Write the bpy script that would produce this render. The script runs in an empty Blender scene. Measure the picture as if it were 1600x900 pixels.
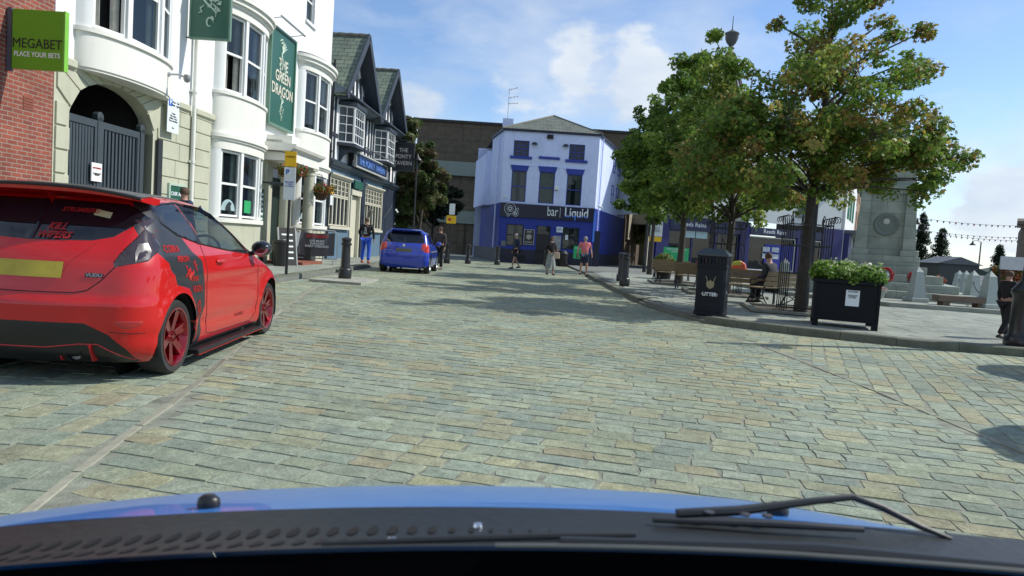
import bpy, bmesh, math, random
import numpy as np
from mathutils import Vector, Matrix
from mathutils.bvhtree import BVHTree
from mathutils import noise as mnoise
R = math.radians
random.seed(7); rng = np.random.default_rng(7)
S = bpy.context.scene
COL = S.collection
# ------------------------------------------------------------------ camera
cam = bpy.data.objects.new('camera', bpy.data.cameras.new('camera')); COL.objects.link(cam)
cam.data.sensor_width = 36; cam.data.lens = 24.98; cam.data.clip_start = 0.05; cam.data.clip_end = 3000; cam.data.dof.use_dof = True; cam.data.dof.focus_distance = 14; cam.data.dof.aperture_fstop = 8
cam.matrix_world = Matrix.Translation((0, 0, 1.22)) @ Matrix.Rotation(R(90 - 3.55), 4, 'X') @ Matrix.Rotation(R(3.7), 4, 'Z')
S.camera = cam
# ------------------------------------------------------------------ light, sky
SUN_EL, SUN_AZ = R(43), R(13)             # azimuth from +X towards +Y
sdir = Vector((math.cos(SUN_EL) * math.cos(SUN_AZ), math.cos(SUN_EL) * math.sin(SUN_AZ), math.sin(SUN_EL)))
sl = bpy.data.lights.new('sun', 'SUN'); sl.energy = 4.3; sl.angle = R(0.53); sl.color = (1, 0.955, 0.87)
so = bpy.data.objects.new('sun', sl); COL.objects.link(so); so.location = (30, 10, 40)
so.rotation_euler = sdir.to_track_quat('Z', 'Y').to_euler()
W = bpy.data.worlds.new('World'); S.world = W; W.use_nodes = True
nt = W.node_tree; N = nt.nodes; LK = nt.links; N.clear()
def nd(t, **k):
    n = N.new(t)
    for a, b in k.items(): setattr(n, a, b)
    return n
out = nd('ShaderNodeOutputWorld'); bg = nd('ShaderNodeBackground'); bg.inputs[1].default_value = 0.13
sky = nd('ShaderNodeTexSky', sky_type='NISHITA', sun_disc=False, sun_elevation=SUN_EL, sun_rotation=R(90) - SUN_AZ)
sky.air_density = 1.0; sky.dust_density = 0.2; sky.ozone_density = 4.0
tc = nd('ShaderNodeTexCoord')
mp = nd('ShaderNodeMapping'); mp.inputs['Scale'].default_value = (1.6, 1.6, 4.2); mp.inputs['Location'].default_value = (2.3, 0.4, 0.2)
LK.new(tc.outputs['Generated'], mp.inputs[0])
no = nd('ShaderNodeTexNoise'); no.inputs['Scale'].default_value = 3.3; no.inputs['Detail'].default_value = 9; no.inputs['Roughness'].default_value = 0.56
no.inputs['Distortion'].default_value = 0.25
LK.new(mp.outputs[0], no.inputs['Vector'])
def blob(d, rad, amt):
    """a bank of cloud around a direction: amt * smooth(dot)"""
    v = Vector(d).normalized()
    dp = nd('ShaderNodeVectorMath', operation='DOT_PRODUCT'); dp.inputs[1].default_value = v
    nm = nd('ShaderNodeVectorMath', operation='NORMALIZE'); LK.new(tc.outputs['Generated'], nm.inputs[0]); LK.new(nm.outputs[0], dp.inputs[0])
    mr = nd('ShaderNodeMapRange', interpolation_type='SMOOTHSTEP'); mr.inputs[1].default_value = math.cos(rad); mr.inputs[2].default_value = math.cos(rad * 0.25)
    mr.inputs[3].default_value = 0; mr.inputs[4].default_value = amt
    LK.new(dp.outputs['Value'], mr.inputs[0]); return mr.outputs[0]
acc = no.outputs[0]
for d, rad, amt in (((0.04, 1, 0.235), 0.10, 0.16), ((0.13, 1, 0.24), 0.09, 0.16), ((-0.04, 1, 0.30), 0.05, -0.06), ((0.10, 1, 0.36), 0.10, -0.10), ((-0.16, 1, 0.17), 0.11, 0.10), ((0.02, 1, 0.14), 0.20, 0.06),
                    ((0.62, 1, 0.10), 0.16, 0.16), ((0.78, 1, 0.09), 0.14, 0.12), ((0.36, 1, 0.24), 0.10, 0.08), ((-0.25, 1, 0.36), 0.22, -0.10),
                    ((0.62, 1, 0.36), 0.30, -0.14), ((0.45, 1, 0.4), 0.2, -0.06), ((-0.9, -0.4, 0.5), 0.8, 0.16), ((0.2, -1, 0.4), 0.9, 0.2)):
    ad = nd('ShaderNodeMath', operation='ADD'); LK.new(acc, ad.inputs[0]); LK.new(blob(d, rad, amt), ad.inputs[1]); acc = ad.outputs[0]
cr = nd('ShaderNodeValToRGB'); cr.color_ramp.elements[0].position = 0.36; cr.color_ramp.elements[0].color = (0, 0, 0, 1)
cr.color_ramp.elements[1].position = 0.78; cr.color_ramp.elements[1].color = (1, 1, 1, 1)
LK.new(acc, cr.inputs[0])
# second layer: puffy banks
mp3 = nd('ShaderNodeMapping'); mp3.inputs['Scale'].default_value = (1, 1, 1.9); mp3.inputs['Location'].default_value = (.7, .2, .1); LK.new(tc.outputs['Generated'], mp3.inputs[0])
n3 = nd('ShaderNodeTexNoise'); n3.inputs['Scale'].default_value = 7.5; n3.inputs['Detail'].default_value = 8; n3.inputs['Roughness'].default_value = .55; LK.new(mp3.outputs[0], n3.inputs['Vector'])
acc = n3.outputs[0]
for d, rad, amt in (((0.02, 1, 0.235), 0.10, 0.20), ((0.11, 1, 0.245), 0.11, 0.24), ((0.17, 1, 0.22), 0.07, 0.16), ((-0.17, 1, 0.175), 0.07, 0.2), ((-0.13, 1, 0.15), 0.07, 0.16), ((0.64, 1, 0.10), 0.10, 0.2), ((0.72, 1, 0.075), 0.10, 0.2), ((0.9, 1, 0.12), 0.12, 0.2), ((-1, 0.1, 0.4), 0.5, 0.15), ((0.1, -1, 0.4), 0.7, 0.15)):
    ad = nd('ShaderNodeMath', operation='ADD'); LK.new(acc, ad.inputs[0]); LK.new(blob(d, rad, amt), ad.inputs[1]); acc = ad.outputs[0]
cr3 = nd('ShaderNodeValToRGB'); cr3.color_ramp.elements[0].position = .655; cr3.color_ramp.elements[0].color = (0, 0, 0, 1); cr3.color_ramp.elements[1].position = .82; cr3.color_ramp.elements[1].color = (.9, .9, .9, 1); LK.new(acc, cr3.inputs[0])
mxa = nd('ShaderNodeMixRGB', blend_type='LIGHTEN'); mxa.inputs[0].default_value = 1; sc1 = nd('ShaderNodeMixRGB', blend_type='MULTIPLY'); sc1.inputs[0].default_value = 1; sc1.inputs[2].default_value = (.62, .62, .62, 1); LK.new(cr.outputs[0], sc1.inputs[1]); LK.new(sc1.outputs[0], mxa.inputs[1]); LK.new(cr3.outputs[0], mxa.inputs[2])
# cloud brightness: billows
n2 = nd('ShaderNodeTexNoise'); n2.inputs['Scale'].default_value = 7; n2.inputs['Detail'].default_value = 7
mp2 = nd('ShaderNodeMapping'); mp2.inputs['Scale'].default_value = (1, 1, 2.2); LK.new(tc.outputs['Generated'], mp2.inputs[0]); LK.new(mp2.outputs[0], n2.inputs['Vector'])
cc = nd('ShaderNodeValToRGB'); cc.color_ramp.elements[0].position = 0.3; cc.color_ramp.elements[0].color = (4.2, 4.9, 6.0, 1)
cc.color_ramp.elements[1].position = 0.62; cc.color_ramp.elements[1].color = (6.2, 6.6, 7.0, 1)
LK.new(n2.outputs[0], cc.inputs[0])
hs = nd('ShaderNodeHueSaturation'); hs.inputs['Saturation'].default_value = 1.0; hs.inputs['Value'].default_value = 1.0; LK.new(sky.outputs[0], hs.inputs['Color'])
mx = nd('ShaderNodeMixRGB'); LK.new(mxa.outputs[0], mx.inputs[0]); tn = nd('ShaderNodeMixRGB', blend_type='MULTIPLY'); tn.inputs[0].default_value = 1; tn.inputs[2].default_value = (1.16, 1.16, 1.20, 1); LK.new(hs.outputs[0], tn.inputs[1]); LK.new(tn.outputs[0], mx.inputs[1]); LK.new(cc.outputs[0], mx.inputs[2])
LK.new(mx.outputs[0], bg.inputs[0]); LK.new(bg.outputs[0], out.inputs[0])
S.view_settings.view_transform = 'Standard'; S.view_settings.look = 'None'; S.view_settings.exposure = 0.1; S.view_settings.gamma = 1
S.cycles.max_bounces = 6; S.cycles.transparent_max_bounces = 12; S.cycles.use_denoising = True
# ------------------------------------------------------------------ materials
MATS = {}
def M(name, col=(.5, .5, .5), rough=.75, metal=0., var=.12, vscale=3., bump=0., bscale=40., coat=0., spec=.5, dirt=0., emit=0.):
    """procedural material: base colour broken up by two noises, optional bump, coat and dirt"""
    if name in MATS: return MATS[name]
    m = bpy.data.materials.new(name); m.use_nodes = True; MATS[name] = m
    t = m.node_tree; b = t.nodes['Principled BSDF']; L = t.links.new
    b.inputs['Roughness'].default_value = rough; b.inputs['Metallic'].default_value = metal
    b.inputs['Specular IOR Level'].default_value = spec
    b.inputs['Coat Weight'].default_value = coat; b.inputs['Coat Roughness'].default_value = .03
    c = t.nodes.new('ShaderNodeTexCoord')
    n = t.nodes.new('ShaderNodeTexNoise'); n.inputs['Scale'].default_value = vscale; n.inputs['Detail'].default_value = 6; n.inputs['Roughness'].default_value = .6
    L(c.outputs['Object'], n.inputs['Vector'])
    r = t.nodes.new('ShaderNodeMapRange'); r.inputs[1].default_value = .25; r.inputs[2].default_value = .75
    r.inputs[3].default_value = 1 - var; r.inputs[4].default_value = 1 + var; L(n.outputs[0], r.inputs[0])
    v = t.nodes.new('ShaderNodeVectorMath'); v.operation = 'SCALE'; v.inputs[0].default_value = col; L(r.outputs[0], v.inputs['Scale'])
    res = v.outputs[0]
    if dirt:
        n3 = t.nodes.new('ShaderNodeTexNoise'); n3.inputs['Scale'].default_value = 1.1; n3.inputs['Detail'].default_value = 10; n3.inputs['Roughness'].default_value = .7
        mp = t.nodes.new('ShaderNodeMapping'); mp.inputs['Scale'].default_value = (1.6, 1.6, .5); L(c.outputs['Object'], mp.inputs[0]); L(mp.outputs[0], n3.inputs['Vector'])
        r3 = t.nodes.new('ShaderNodeMapRange'); r3.inputs[1].default_value = .52; r3.inputs[2].default_value = .75; r3.inputs[3].default_value = 0; r3.inputs[4].default_value = dirt
        L(n3.outputs[0], r3.inputs[0])
        mi = t.nodes.new('ShaderNodeMixRGB'); L(r3.outputs[0], mi.inputs[0]); L(res, mi.inputs[1]); mi.inputs[2].default_value = (col[0] * .45, col[1] * .45, col[2] * .4, 1)
        res = mi.outputs[0]
    L(res, b.inputs['Base Color'])
    if bump:
        n4 = t.nodes.new('ShaderNodeTexNoise'); n4.inputs['Scale'].default_value = bscale; n4.inputs['Detail'].default_value = 5; L(c.outputs['Object'], n4.inputs['Vector'])
        bp = t.nodes.new('ShaderNodeBump'); bp.inputs['Strength'].default_value = min(1, bump); bp.inputs['Distance'].default_value = .01
        L(n4.outputs[0], bp.inputs['Height']); L(bp.outputs[0], b.inputs['Normal'])
    if emit:
        L(res, b.inputs['Emission Color']); b.inputs['Emission Strength'].default_value = emit
    return m
def Mattr(name, rough=.85, bump=.3, bscale=60, var=.15, vscale=12, trans=0., spec=.4):
    """colour from the per-piece attribute 'Col' (each stone or leaf has its own colour)"""
    m = M(name, (1, 1, 1), rough, var=var, vscale=vscale, bump=bump, bscale=bscale, spec=spec)
    t = m.node_tree; b = t.nodes['Principled BSDF']; L = t.links.new
    a = t.nodes.new('ShaderNodeAttribute'); a.attribute_name = 'Col'
    src = b.inputs['Base Color'].links[0].from_socket
    mu = t.nodes.new('ShaderNodeVectorMath'); mu.operation = 'MULTIPLY'; L(src, mu.inputs[0]); L(a.outputs['Color'], mu.inputs[1]); L(mu.outputs[0], b.inputs['Base Color'])
    if trans:
        tr = t.nodes.new('ShaderNodeBsdfTranslucent'); L(mu.outputs[0], tr.inputs[0])
        mxs = t.nodes.new('ShaderNodeMixShader'); mxs.inputs[0].default_value = trans
        L(b.outputs[0], mxs.inputs[1]); L(tr.outputs[0], mxs.inputs[2]); L(mxs.outputs[0], t.nodes['Material Output'].inputs[0])
    return m
def Mbrick(name, c1, c2, mortar, w, h, mort=.012, axis='XZ', rough=.85, bump=.5, off=.5):
    m = bpy.data.materials.new(name); m.use_nodes = True; MATS[name] = m
    t = m.node_tree; b = t.nodes['Principled BSDF']; L = t.links.new; b.inputs['Roughness'].default_value = rough
    c = t.nodes.new('ShaderNodeTexCoord'); s = t.nodes.new('ShaderNodeSeparateXYZ'); cb = t.nodes.new('ShaderNodeCombineXYZ')
    L(c.outputs['Object'], s.inputs[0]); L(s.outputs[axis[0]], cb.inputs[0]); L(s.outputs[axis[1]], cb.inputs[1])
    nz = t.nodes.new('ShaderNodeTexNoise'); nz.inputs['Scale'].default_value = 8; L(c.outputs['Object'], nz.inputs['Vector'])
    ad = t.nodes.new('ShaderNodeMixRGB'); ad.blend_type = 'ADD'; ad.inputs[0].default_value = .01 * h / .07; L(cb.outputs[0], ad.inputs[1]); L(nz.outputs['Color'], ad.inputs[2])
    k = t.nodes.new('ShaderNodeTexBrick'); k.offset = off; k.inputs['Scale'].default_value = 1; k.inputs['Brick Width'].default_value = w; k.inputs['Row Height'].default_value = h
    k.inputs['Mortar Size'].default_value = mort; k.inputs['Mortar Smooth'].default_value = .3; k.inputs['Bias'].default_value = 0
    k.inputs['Color1'].default_value = (*c1, 1); k.inputs['Color2'].default_value = (*c2, 1); k.inputs['Mortar'].default_value = (*mortar, 1)
    L(ad.outputs[0], k.inputs['Vector'])
    n = t.nodes.new('ShaderNodeTexNoise'); n.inputs['Scale'].default_value = 2.2; n.inputs['Detail'].default_value = 8; L(c.outputs['Object'], n.inputs['Vector'])
    r = t.nodes.new('ShaderNodeMapRange'); r.inputs[1].default_value = .3; r.inputs[2].default_value = .7; r.inputs[3].default_value = .78; r.inputs[4].default_value = 1.2; L(n.outputs[0], r.inputs[0])
    v = t.nodes.new('ShaderNodeVectorMath'); v.operation = 'SCALE'; L(k.outputs[0], v.inputs[0]); L(r.outputs[0], v.inputs['Scale']); L(v.outputs[0], b.inputs['Base Color'])
    bp = t.nodes.new('ShaderNodeBump'); bp.invert = True; bp.inputs['Strength'].default_value = bump; bp.inputs['Distance'].default_value = .012; L(k.outputs['Fac'], bp.inputs['Height']); L(bp.outputs[0], b.inputs['Normal'])
    return m
def Mglass(name, tint=(.8, .88, .85), trans=.5, rough=.02, dark=(.01, .013, .018)):
    m = bpy.data.materials.new(name); m.use_nodes = True; MATS[name] = m
    t = m.node_tree; b = t.nodes['Principled BSDF']; L = t.links.new
    b.inputs['Base Color'].default_value = (*dark, 1); b.inputs['Roughness'].default_value = rough; b.inputs['Specular IOR Level'].default_value = .9
    n = t.nodes.new('ShaderNodeTexNoise'); n.inputs['Scale'].default_value = 1.3; c = t.nodes.new('ShaderNodeTexCoord'); L(c.outputs['Object'], n.inputs['Vector'])
    bp = t.nodes.new('ShaderNodeBump'); bp.inputs['Strength'].default_value = .08; bp.inputs['Distance'].default_value = .05; L(n.outputs[0], bp.inputs['Height']); L(bp.outputs[0], b.inputs['Normal'])
    if trans > 0:
        tr = t.nodes.new('ShaderNodeBsdfTransparent'); tr.inputs[0].default_value = (*tint, 1)
        mxs = t.nodes.new('ShaderNodeMixShader'); mxs.inputs[0].default_value = trans
        L(b.outputs[0], mxs.inputs[1]); L(tr.outputs[0], mxs.inputs[2]); L(mxs.outputs[0], t.nodes['Material Output'].inputs[0])
    return m
# ------------------------------------------------------------------ mesh collector
OX = 0.
class MB:
    def __init__(s, ox=None): s.v = []; s.f = []; s.m = []; s.ox = OX if ox is None else ox; s.k = 0
    def add(s, vs, fs):
        b = len(s.v); s.v += [tuple(v) for v in vs]; s.f += [tuple(i + b for i in f) for f in fs]; s.m += [s.k] * len(fs); return s
    def quad(s, a, b, c, d): return s.add([a, b, c, d], [(0, 1, 2, 3)])
    def box(s, x0, x1, y0, y1, z0, z1, T=None):
        vs = [Vector(p) for p in ((x0, y0, z0), (x1, y0, z0), (x1, y1, z0), (x0, y1, z0), (x0, y0, z1), (x1, y0, z1), (x1, y1, z1), (x0, y1, z1))]
        if T: vs = [T @ p for p in vs]
        return s.add(vs, [(0, 3, 2, 1), (4, 5, 6, 7), (0, 1, 5, 4), (1, 2, 6, 5), (2, 3, 7, 6), (3, 0, 4, 7)])
    def beam(s, a, b, w, h, up=(0, 0, 1)):
        a = Vector(a); b = Vector(b); d = (b - a).normalized(); u = Vector(up)
        if abs(d.dot(u)) > .98: u = Vector((1, 0, 0))
        x = d.cross(u).normalized(); z = x.cross(d)
        vs = [p + x * i * w / 2 + z * j * h / 2 for p in (a, b) for i, j in ((-1, -1), (1, -1), (1, 1), (-1, 1))]
        return s.add(vs, [(0, 1, 2, 3), (7, 6, 5, 4), (0, 4, 5, 1), (1, 5, 6, 2), (2, 6, 7, 3), (3, 7, 4, 0)])
    def tube(s, pts, r, n=8, cap=True):
        P = [Vector(p) for p in pts]; rr = r if isinstance(r, (list, tuple)) else [r] * len(P); b = len(s.v); vs = []; ref = None
        for i, p in enumerate(P):
            d = (P[min(i + 1, len(P) - 1)] - P[max(i - 1, 0)]).normalized()
            if ref is None: ref = Vector((0, 0, 1)) if abs(d.z) < .9 else Vector((1, 0, 0))
            x = d.cross(ref).normalized(); y = x.cross(d); ref = y
            vs += [p + (x * math.cos(2 * math.pi * k / n) + y * math.sin(2 * math.pi * k / n)) * rr[i] for k in range(n)]
        fs = [(i * n + k, i * n + (k + 1) % n, (i + 1) * n + (k + 1) % n, (i + 1) * n + k) for i in range(len(P) - 1) for k in range(n)]
        if cap: fs += [tuple(range(n)), tuple(range((len(P) - 1) * n + n - 1, (len(P) - 1) * n - 1, -1))]
        return s.add(vs, fs)
    def lathe(s, prof, c=(0, 0, 0), n=20, T=None, sq=None):
        """prof [(r,z)] round z; sq = number of sides for polygonal"""
        n = sq or n; c = Vector(c); ph = math.pi / n if sq else 0; vs = []
        for r, z in prof:
            for k in range(n):
                a = 2 * math.pi * k / n + ph; p = Vector((r * math.cos(a), r * math.sin(a), z)); vs.append((T @ p if T else p) + c)
        fs = [(i * n + k, i * n + (k + 1) % n, (i + 1) * n + (k + 1) % n, (i + 1) * n + k) for i in range(len(prof) - 1) for k in range(n)]
        fs += [tuple(range(n - 1, -1, -1)), tuple(range((len(prof) - 1) * n, len(prof) * n))]
        return s.add(vs, fs)
    def prism(s, poly, a, b, ax='y'):
        """poly 2-D; ax y: (x,z) extruded in y; ax x: (y,z) in x; ax z: (x,y) in z"""
        f = {'y': lambda p, t: (p[0], t, p[1]), 'x': lambda p, t: (t, p[0], p[1]), 'z': lambda p, t: (p[0], p[1], t)}[ax]
        n = len(poly); vs = [f(p, a) for p in poly] + [f(p, b) for p in poly]
        return s.add(vs, [tuple(range(n - 1, -1, -1)), tuple(range(n, 2 * n))] + [(i, (i + 1) % n, n + (i + 1) % n, n + i) for i in range(n)])
    def build(s, name, mats, parent=None, smooth=False, bevel=0., kind=None, seg=2, fix=True):
        me = bpy.data.meshes.new(name); ox = s.ox
        me.from_pydata([(v[0] - ox, v[1], v[2]) for v in s.v], [], s.f)
        ms = mats if isinstance(mats, (list, tuple)) else [mats]
        for m in ms: me.materials.append(m)
        if len(ms) > 1: me.polygons.foreach_set('material_index', s.m)
        if fix:
            bm = bmesh.new(); bm.from_mesh(me); bmesh.ops.recalc_face_normals(bm, faces=bm.faces); bm.to_mesh(me); bm.free()
        if smooth: me.polygons.foreach_set('use_smooth', [True] * len(me.polygons)); me.set_sharp_from_angle(angle=R(38))
        me.update()
        o = bpy.data.objects.new(name, me); COL.objects.link(o); o.parent = parent
        if bevel:
            b = o.modifiers.new('bevel', 'BEVEL'); b.width = bevel; b.segments = seg; b.limit_method = 'ANGLE'; b.angle_limit = R(40)
        if kind: o['kind'] = kind
        return o
def thing(name, label, cat, loc=(0, 0, 0), rz=0., group=None):
    o = bpy.data.objects.new(name, None); COL.objects.link(o); o.location = loc; o.rotation_euler = (0, 0, rz); o.empty_display_size = .2
    o['label'] = label; o['category'] = cat
    if group: o['group'] = group
    return o
def tag(o, label, cat, group=None):
    o['label'] = label; o['category'] = cat
    if group: o['group'] = group
    return o
def copy_tree(o, parent=None):
    kids = [c for c in bpy.data.objects if c.parent == o]
    c = o.copy(); COL.objects.link(c)
    c.parent = parent
    for k in kids: copy_tree(k, c)
    return c
def again(proto, loc, rz=0., label=None, sc=None):
    c = copy_tree(proto); c.location = loc; c.rotation_euler = (0, 0, rz)
    if label: c['label'] = label
    if sc: c.scale = sc
    return c
def text(s, size, mat, parent, loc, T=None, align='CENTER', ext=.004, bold=0., sx=1., shear=0., name='lettering', space=1., drape=None):
    """words as a mesh; default stands upright facing -y; T 3x3 turns it further"""
    cu = bpy.data.curves.new(name, 'FONT'); cu.body = s; cu.size = size; cu.align_x = align; cu.align_y = 'CENTER'; cu.extrude = ext; cu.offset = bold; cu.shear = shear
    cu.space_character = space; cu.resolution_u = 3; cu.space_line = .9
    t = bpy.data.objects.new('tmp', cu); COL.objects.link(t); dg = bpy.context.evaluated_depsgraph_get(); dg.update()
    me = bpy.data.meshes.new_from_object(t.evaluated_get(dg)); bpy.data.objects.remove(t); bpy.data.curves.remove(cu)
    me.name = name
    for v in me.vertices:
        p = Vector((v.co.x * sx, -v.co.z, v.co.y))
        if T: p = T @ p
        p += Vector((loc[0] - OX, loc[1], loc[2]))
        if drape: p = drape(p)
        v.co = p
    me.materials.clear(); me.materials.append(mat); o = bpy.data.objects.new(name, me); COL.objects.link(o); o.parent = parent
    return o
def rotz(a): return Matrix.Rotation(a, 3, 'Z')
# ================================================================== ground, road, pavements
asph = M('asphalt', (.10, .105, .10), .9, var=.25, vscale=.8, bump=.5, bscale=80)
MB().quad((-900, -200, -.06), (900, -200, -.06), (900, 1800, -.06), (-900, 1800, -.06)).build('ground', asph, kind='structure')
joint = M('sett_joint', (.21, .225, .175), .95, var=.5, vscale=7, bump=.6, bscale=90)
base = MB().quad((-5.3, -3, -.0042), (14, -3, -.0042), (14, 52, -.0042), (-5.3, 52, -.0042)); base.build('road_bed', joint, kind='structure')
LN = [(-1.5, 0.), (-1.78, 2.), (-1.92, 2.9), (-2.09, 3.65), (-2.3, 5.14), (-2.75, 7.2), (-3.44, 10.6), (-4.1, 14.2), (-4.45, 17.), (-4.6, 20)]
def lx(y):
    for (x0, y0), (x1, y1) in zip(LN, LN[1:]):
        if y <= y1: return x0 + (x1 - x0) * (y - y0) / (y1 - y0)
    return -5.4
KR = [(14., 10.2), (9.5, 10.55), (7.87, 10.8), (6.11, 11.16), (4.69, 11.96), (4.0, 12.45), (3.55, 12.95), (3.26, 14.3), (3.06, 16.0), (3.02, 17.), (3.08, 22.), (3.17, 28.35), (3.3, 32.)]
def in_right_pave(x, y):
    if x < 2.9: return False
    if y > 32: return False
    c = False; P = KR + [(14, 32)]
    for (x0, y0), (x1, y1) in zip(P, P[1:] + P[:1]):
        if (y0 > y) != (y1 > y) and x < (x1 - x0) * (y - y0) / (y1 - y0) + x0: c = not c
    return c
PAL = [(.25, .285, .21), (.26, .295, .22), (.235, .275, .21), (.27, .295, .205), (.275, .285, .19), (.275, .275, .18), (.215, .255, .205), (.26, .29, .22), (.25, .285, .22), (.255, .285, .20)]
TAN = [(.29, .295, .195), (.285, .285, .175), (.295, .28, .18)]
def stones(zone, ang, y0, y1, x0, x1, ch, l0, l1, gap, seed):
    """individual setts in courses; every stone has its own outline, tilt, height and colour"""
    rn = random.Random(seed); V = []; F = []; C = []
    ca, sa = math.cos(ang), math.sin(ang)
    cx, cy = (x0 + x1) / 2, (y0 + y1) / 2; rad = math.hypot(x1 - x0, y1 - y0) / 2 + 1
    v = -rad
    while v < rad:
        h = ch * rn.uniform(.9, 1.12); u = -rad + rn.uniform(0, .3); wob = rn.uniform(-.006, .006)
        while u < rad:
            l = rn.uniform(l0, l1); mx, my = u + l / 2, v + h / 2
            X = cx + mx * ca - my * sa; Y = cy + mx * sa + my * ca
            if x0 < X < x1 and y0 < Y < y1 and zone(X, Y):
                g = gap * rn.uniform(.5, 1.3); z = rn.gauss(0, .0011); tx, ty = rn.gauss(0, .006), rn.gauss(0, .0085); b = len(V)
                cs = [(u + g, v + g), (mx, v + g), (u + l - g, v + g), (u + l - g, my), (u + l - g, v + h - g), (mx, v + h - g), (u + g, v + h - g), (u + g, my)]
                cs = [(a + rn.uniform(-.013, .013), c + wob + rn.uniform(-.010, .010)) for a, c in cs]
                far = Y > 16
                ins = .008
                for ring in ((0, -.03), (ins, 0)) if not far else ((0.004, -.01), (ins, 0)):
                    for a, c in cs:
                        a2 = mx + (a - mx) * (1 - ring[0] / (l / 2)); c2 = my + (c - my) * (1 - ring[0] / (h / 2))
                        V.append((cx + a2 * ca - c2 * sa, cy + a2 * sa + c2 * ca, z + ring[1] + (a2 - mx) * tx + (c2 - my) * ty + (rn.gauss(0, .0012) if ring[1] == 0 else 0)))
                V.append((X, Y, z + rn.uniform(0, .002)))
                for i in range(8): j = (i + 1) % 8; F.append((b + i, b + j, b + 8 + j, b + 8 + i)); F.append((b + 8 + i, b + 8 + j, b + 16))
                k = rn.random()
                w_ = mnoise.noise(Vector((X * .55, Y * .55, seed))) + mnoise.noise(Vector((X * 1.7, Y * 1.7, 5.))) * .6; p = TAN[rn.randrange(3)] if rn.random() < .12 + .24 * w_ else PAL[rn.randrange(len(PAL))] if k > .012 else (.28, .26, .17)
                s = rn.gauss(1, .062); C += [(p[0] * s * 1.0, p[1] * s * 1.03, p[2] * s * 1.03, 1)] * 17
            u += l
        v += h
    return V, F, C
def sett_mesh(name, sets):
    V, F, C = [], [], []
    for v, f, c in sets:
        b = len(V); V += v; F += [tuple(i + b for i in t) for t in f]; C += c
    me = bpy.data.meshes.new(name); me.from_pydata(V, [], F); a = me.color_attributes.new('Col', 'FLOAT_COLOR', 'POINT')
    a.data.foreach_set('color', np.array(C, dtype=np.float32).ravel()); me.materials.append(sett_mat)
    o = bpy.data.objects.new(name, me); COL.objects.link(o); o['kind'] = 'structure'; return o
sett_mat = Mattr('sett_stone', rough=.82, bump=.9, bscale=30, var=.30, vscale=11, spec=.3)
_t = sett_mat.node_tree; _b = _t.nodes['Principled BSDF']; _src = _b.inputs['Base Color'].links[0].from_socket
_n = _t.nodes.new('ShaderNodeTexNoise'); _n.inputs['Scale'].default_value = .45; _n.inputs['Detail'].default_value = 9; _n.inputs['Roughness'].default_value = .65; _c = _t.nodes.new('ShaderNodeTexCoord'); _t.links.new(_c.outputs['Object'], _n.inputs[0])
_r = _t.nodes.new('ShaderNodeMapRange'); _r.inputs[1].default_value = .3; _r.inputs[2].default_value = .7; _r.inputs[3].default_value = .74; _r.inputs[4].default_value = 1.2; _t.links.new(_n.outputs[0], _r.inputs[0])
_v = _t.nodes.new('ShaderNodeVectorMath'); _v.operation = 'SCALE'; _t.links.new(_src, _v.inputs[0]); _t.links.new(_r.outputs[0], _v.inputs['Scale'])
_n2 = _t.nodes.new('ShaderNodeTexNoise'); _n2.inputs['Scale'].default_value = 70; _n2.inputs['Detail'].default_value = 8; _n2.inputs['Roughness'].default_value = .75; _t.links.new(_c.outputs['Object'], _n2.inputs[0])
_r2 = _t.nodes.new('ShaderNodeMapRange'); _r2.inputs[1].default_value = .36; _r2.inputs[2].default_value = .66; _r2.inputs[3].default_value = 1.22; _r2.inputs[4].default_value = .66; _t.links.new(_n2.outputs[0], _r2.inputs[0])
_v2 = _t.nodes.new('ShaderNodeVectorMath'); _v2.operation = 'SCALE'; _t.links.new(_v.outputs[0], _v2.inputs[0]); _t.links.new(_r2.outputs[0], _v2.inputs['Scale']); _t.links.new(_v2.outputs[0], _b.inputs['Base Color'])
rightz = lambda x, y: x > 3.66 + .02 * (y - 7) and y < 10.9
SX = 2.95
ctr = stones(lambda x, y: x > lx(y) + .08 and not rightz(x, y) and not in_right_pave(x, y) and not (x > 3.60 and y < 10.6), R(-14), 2.2, 24, -5.2, 9, .172, .18, .34, .0025, 1)
ctr2 = stones(lambda x, y: x > max(lx(y) + .14, -5.2) and not in_right_pave(x, y), R(-8), 24, 47, -5.2, 7, .3, .42, .7, .01, 2)
lft = stones(lambda x, y: x < lx(y) - .04, R(90), 2.0, 20, -5.25, -1.4, .20, .22, .40, .003, 3)
rgt = stones(lambda x, y: x > 3.68 and not in_right_pave(x, y), R(67.5), 2.2, 12, 3.7, 11, .185, .24, .42, .003, 4)
sett_mesh('road', [ctr, ctr2]); sett_mesh('parking_bay', [lft]); sett_mesh('side_road', [rgt])
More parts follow.
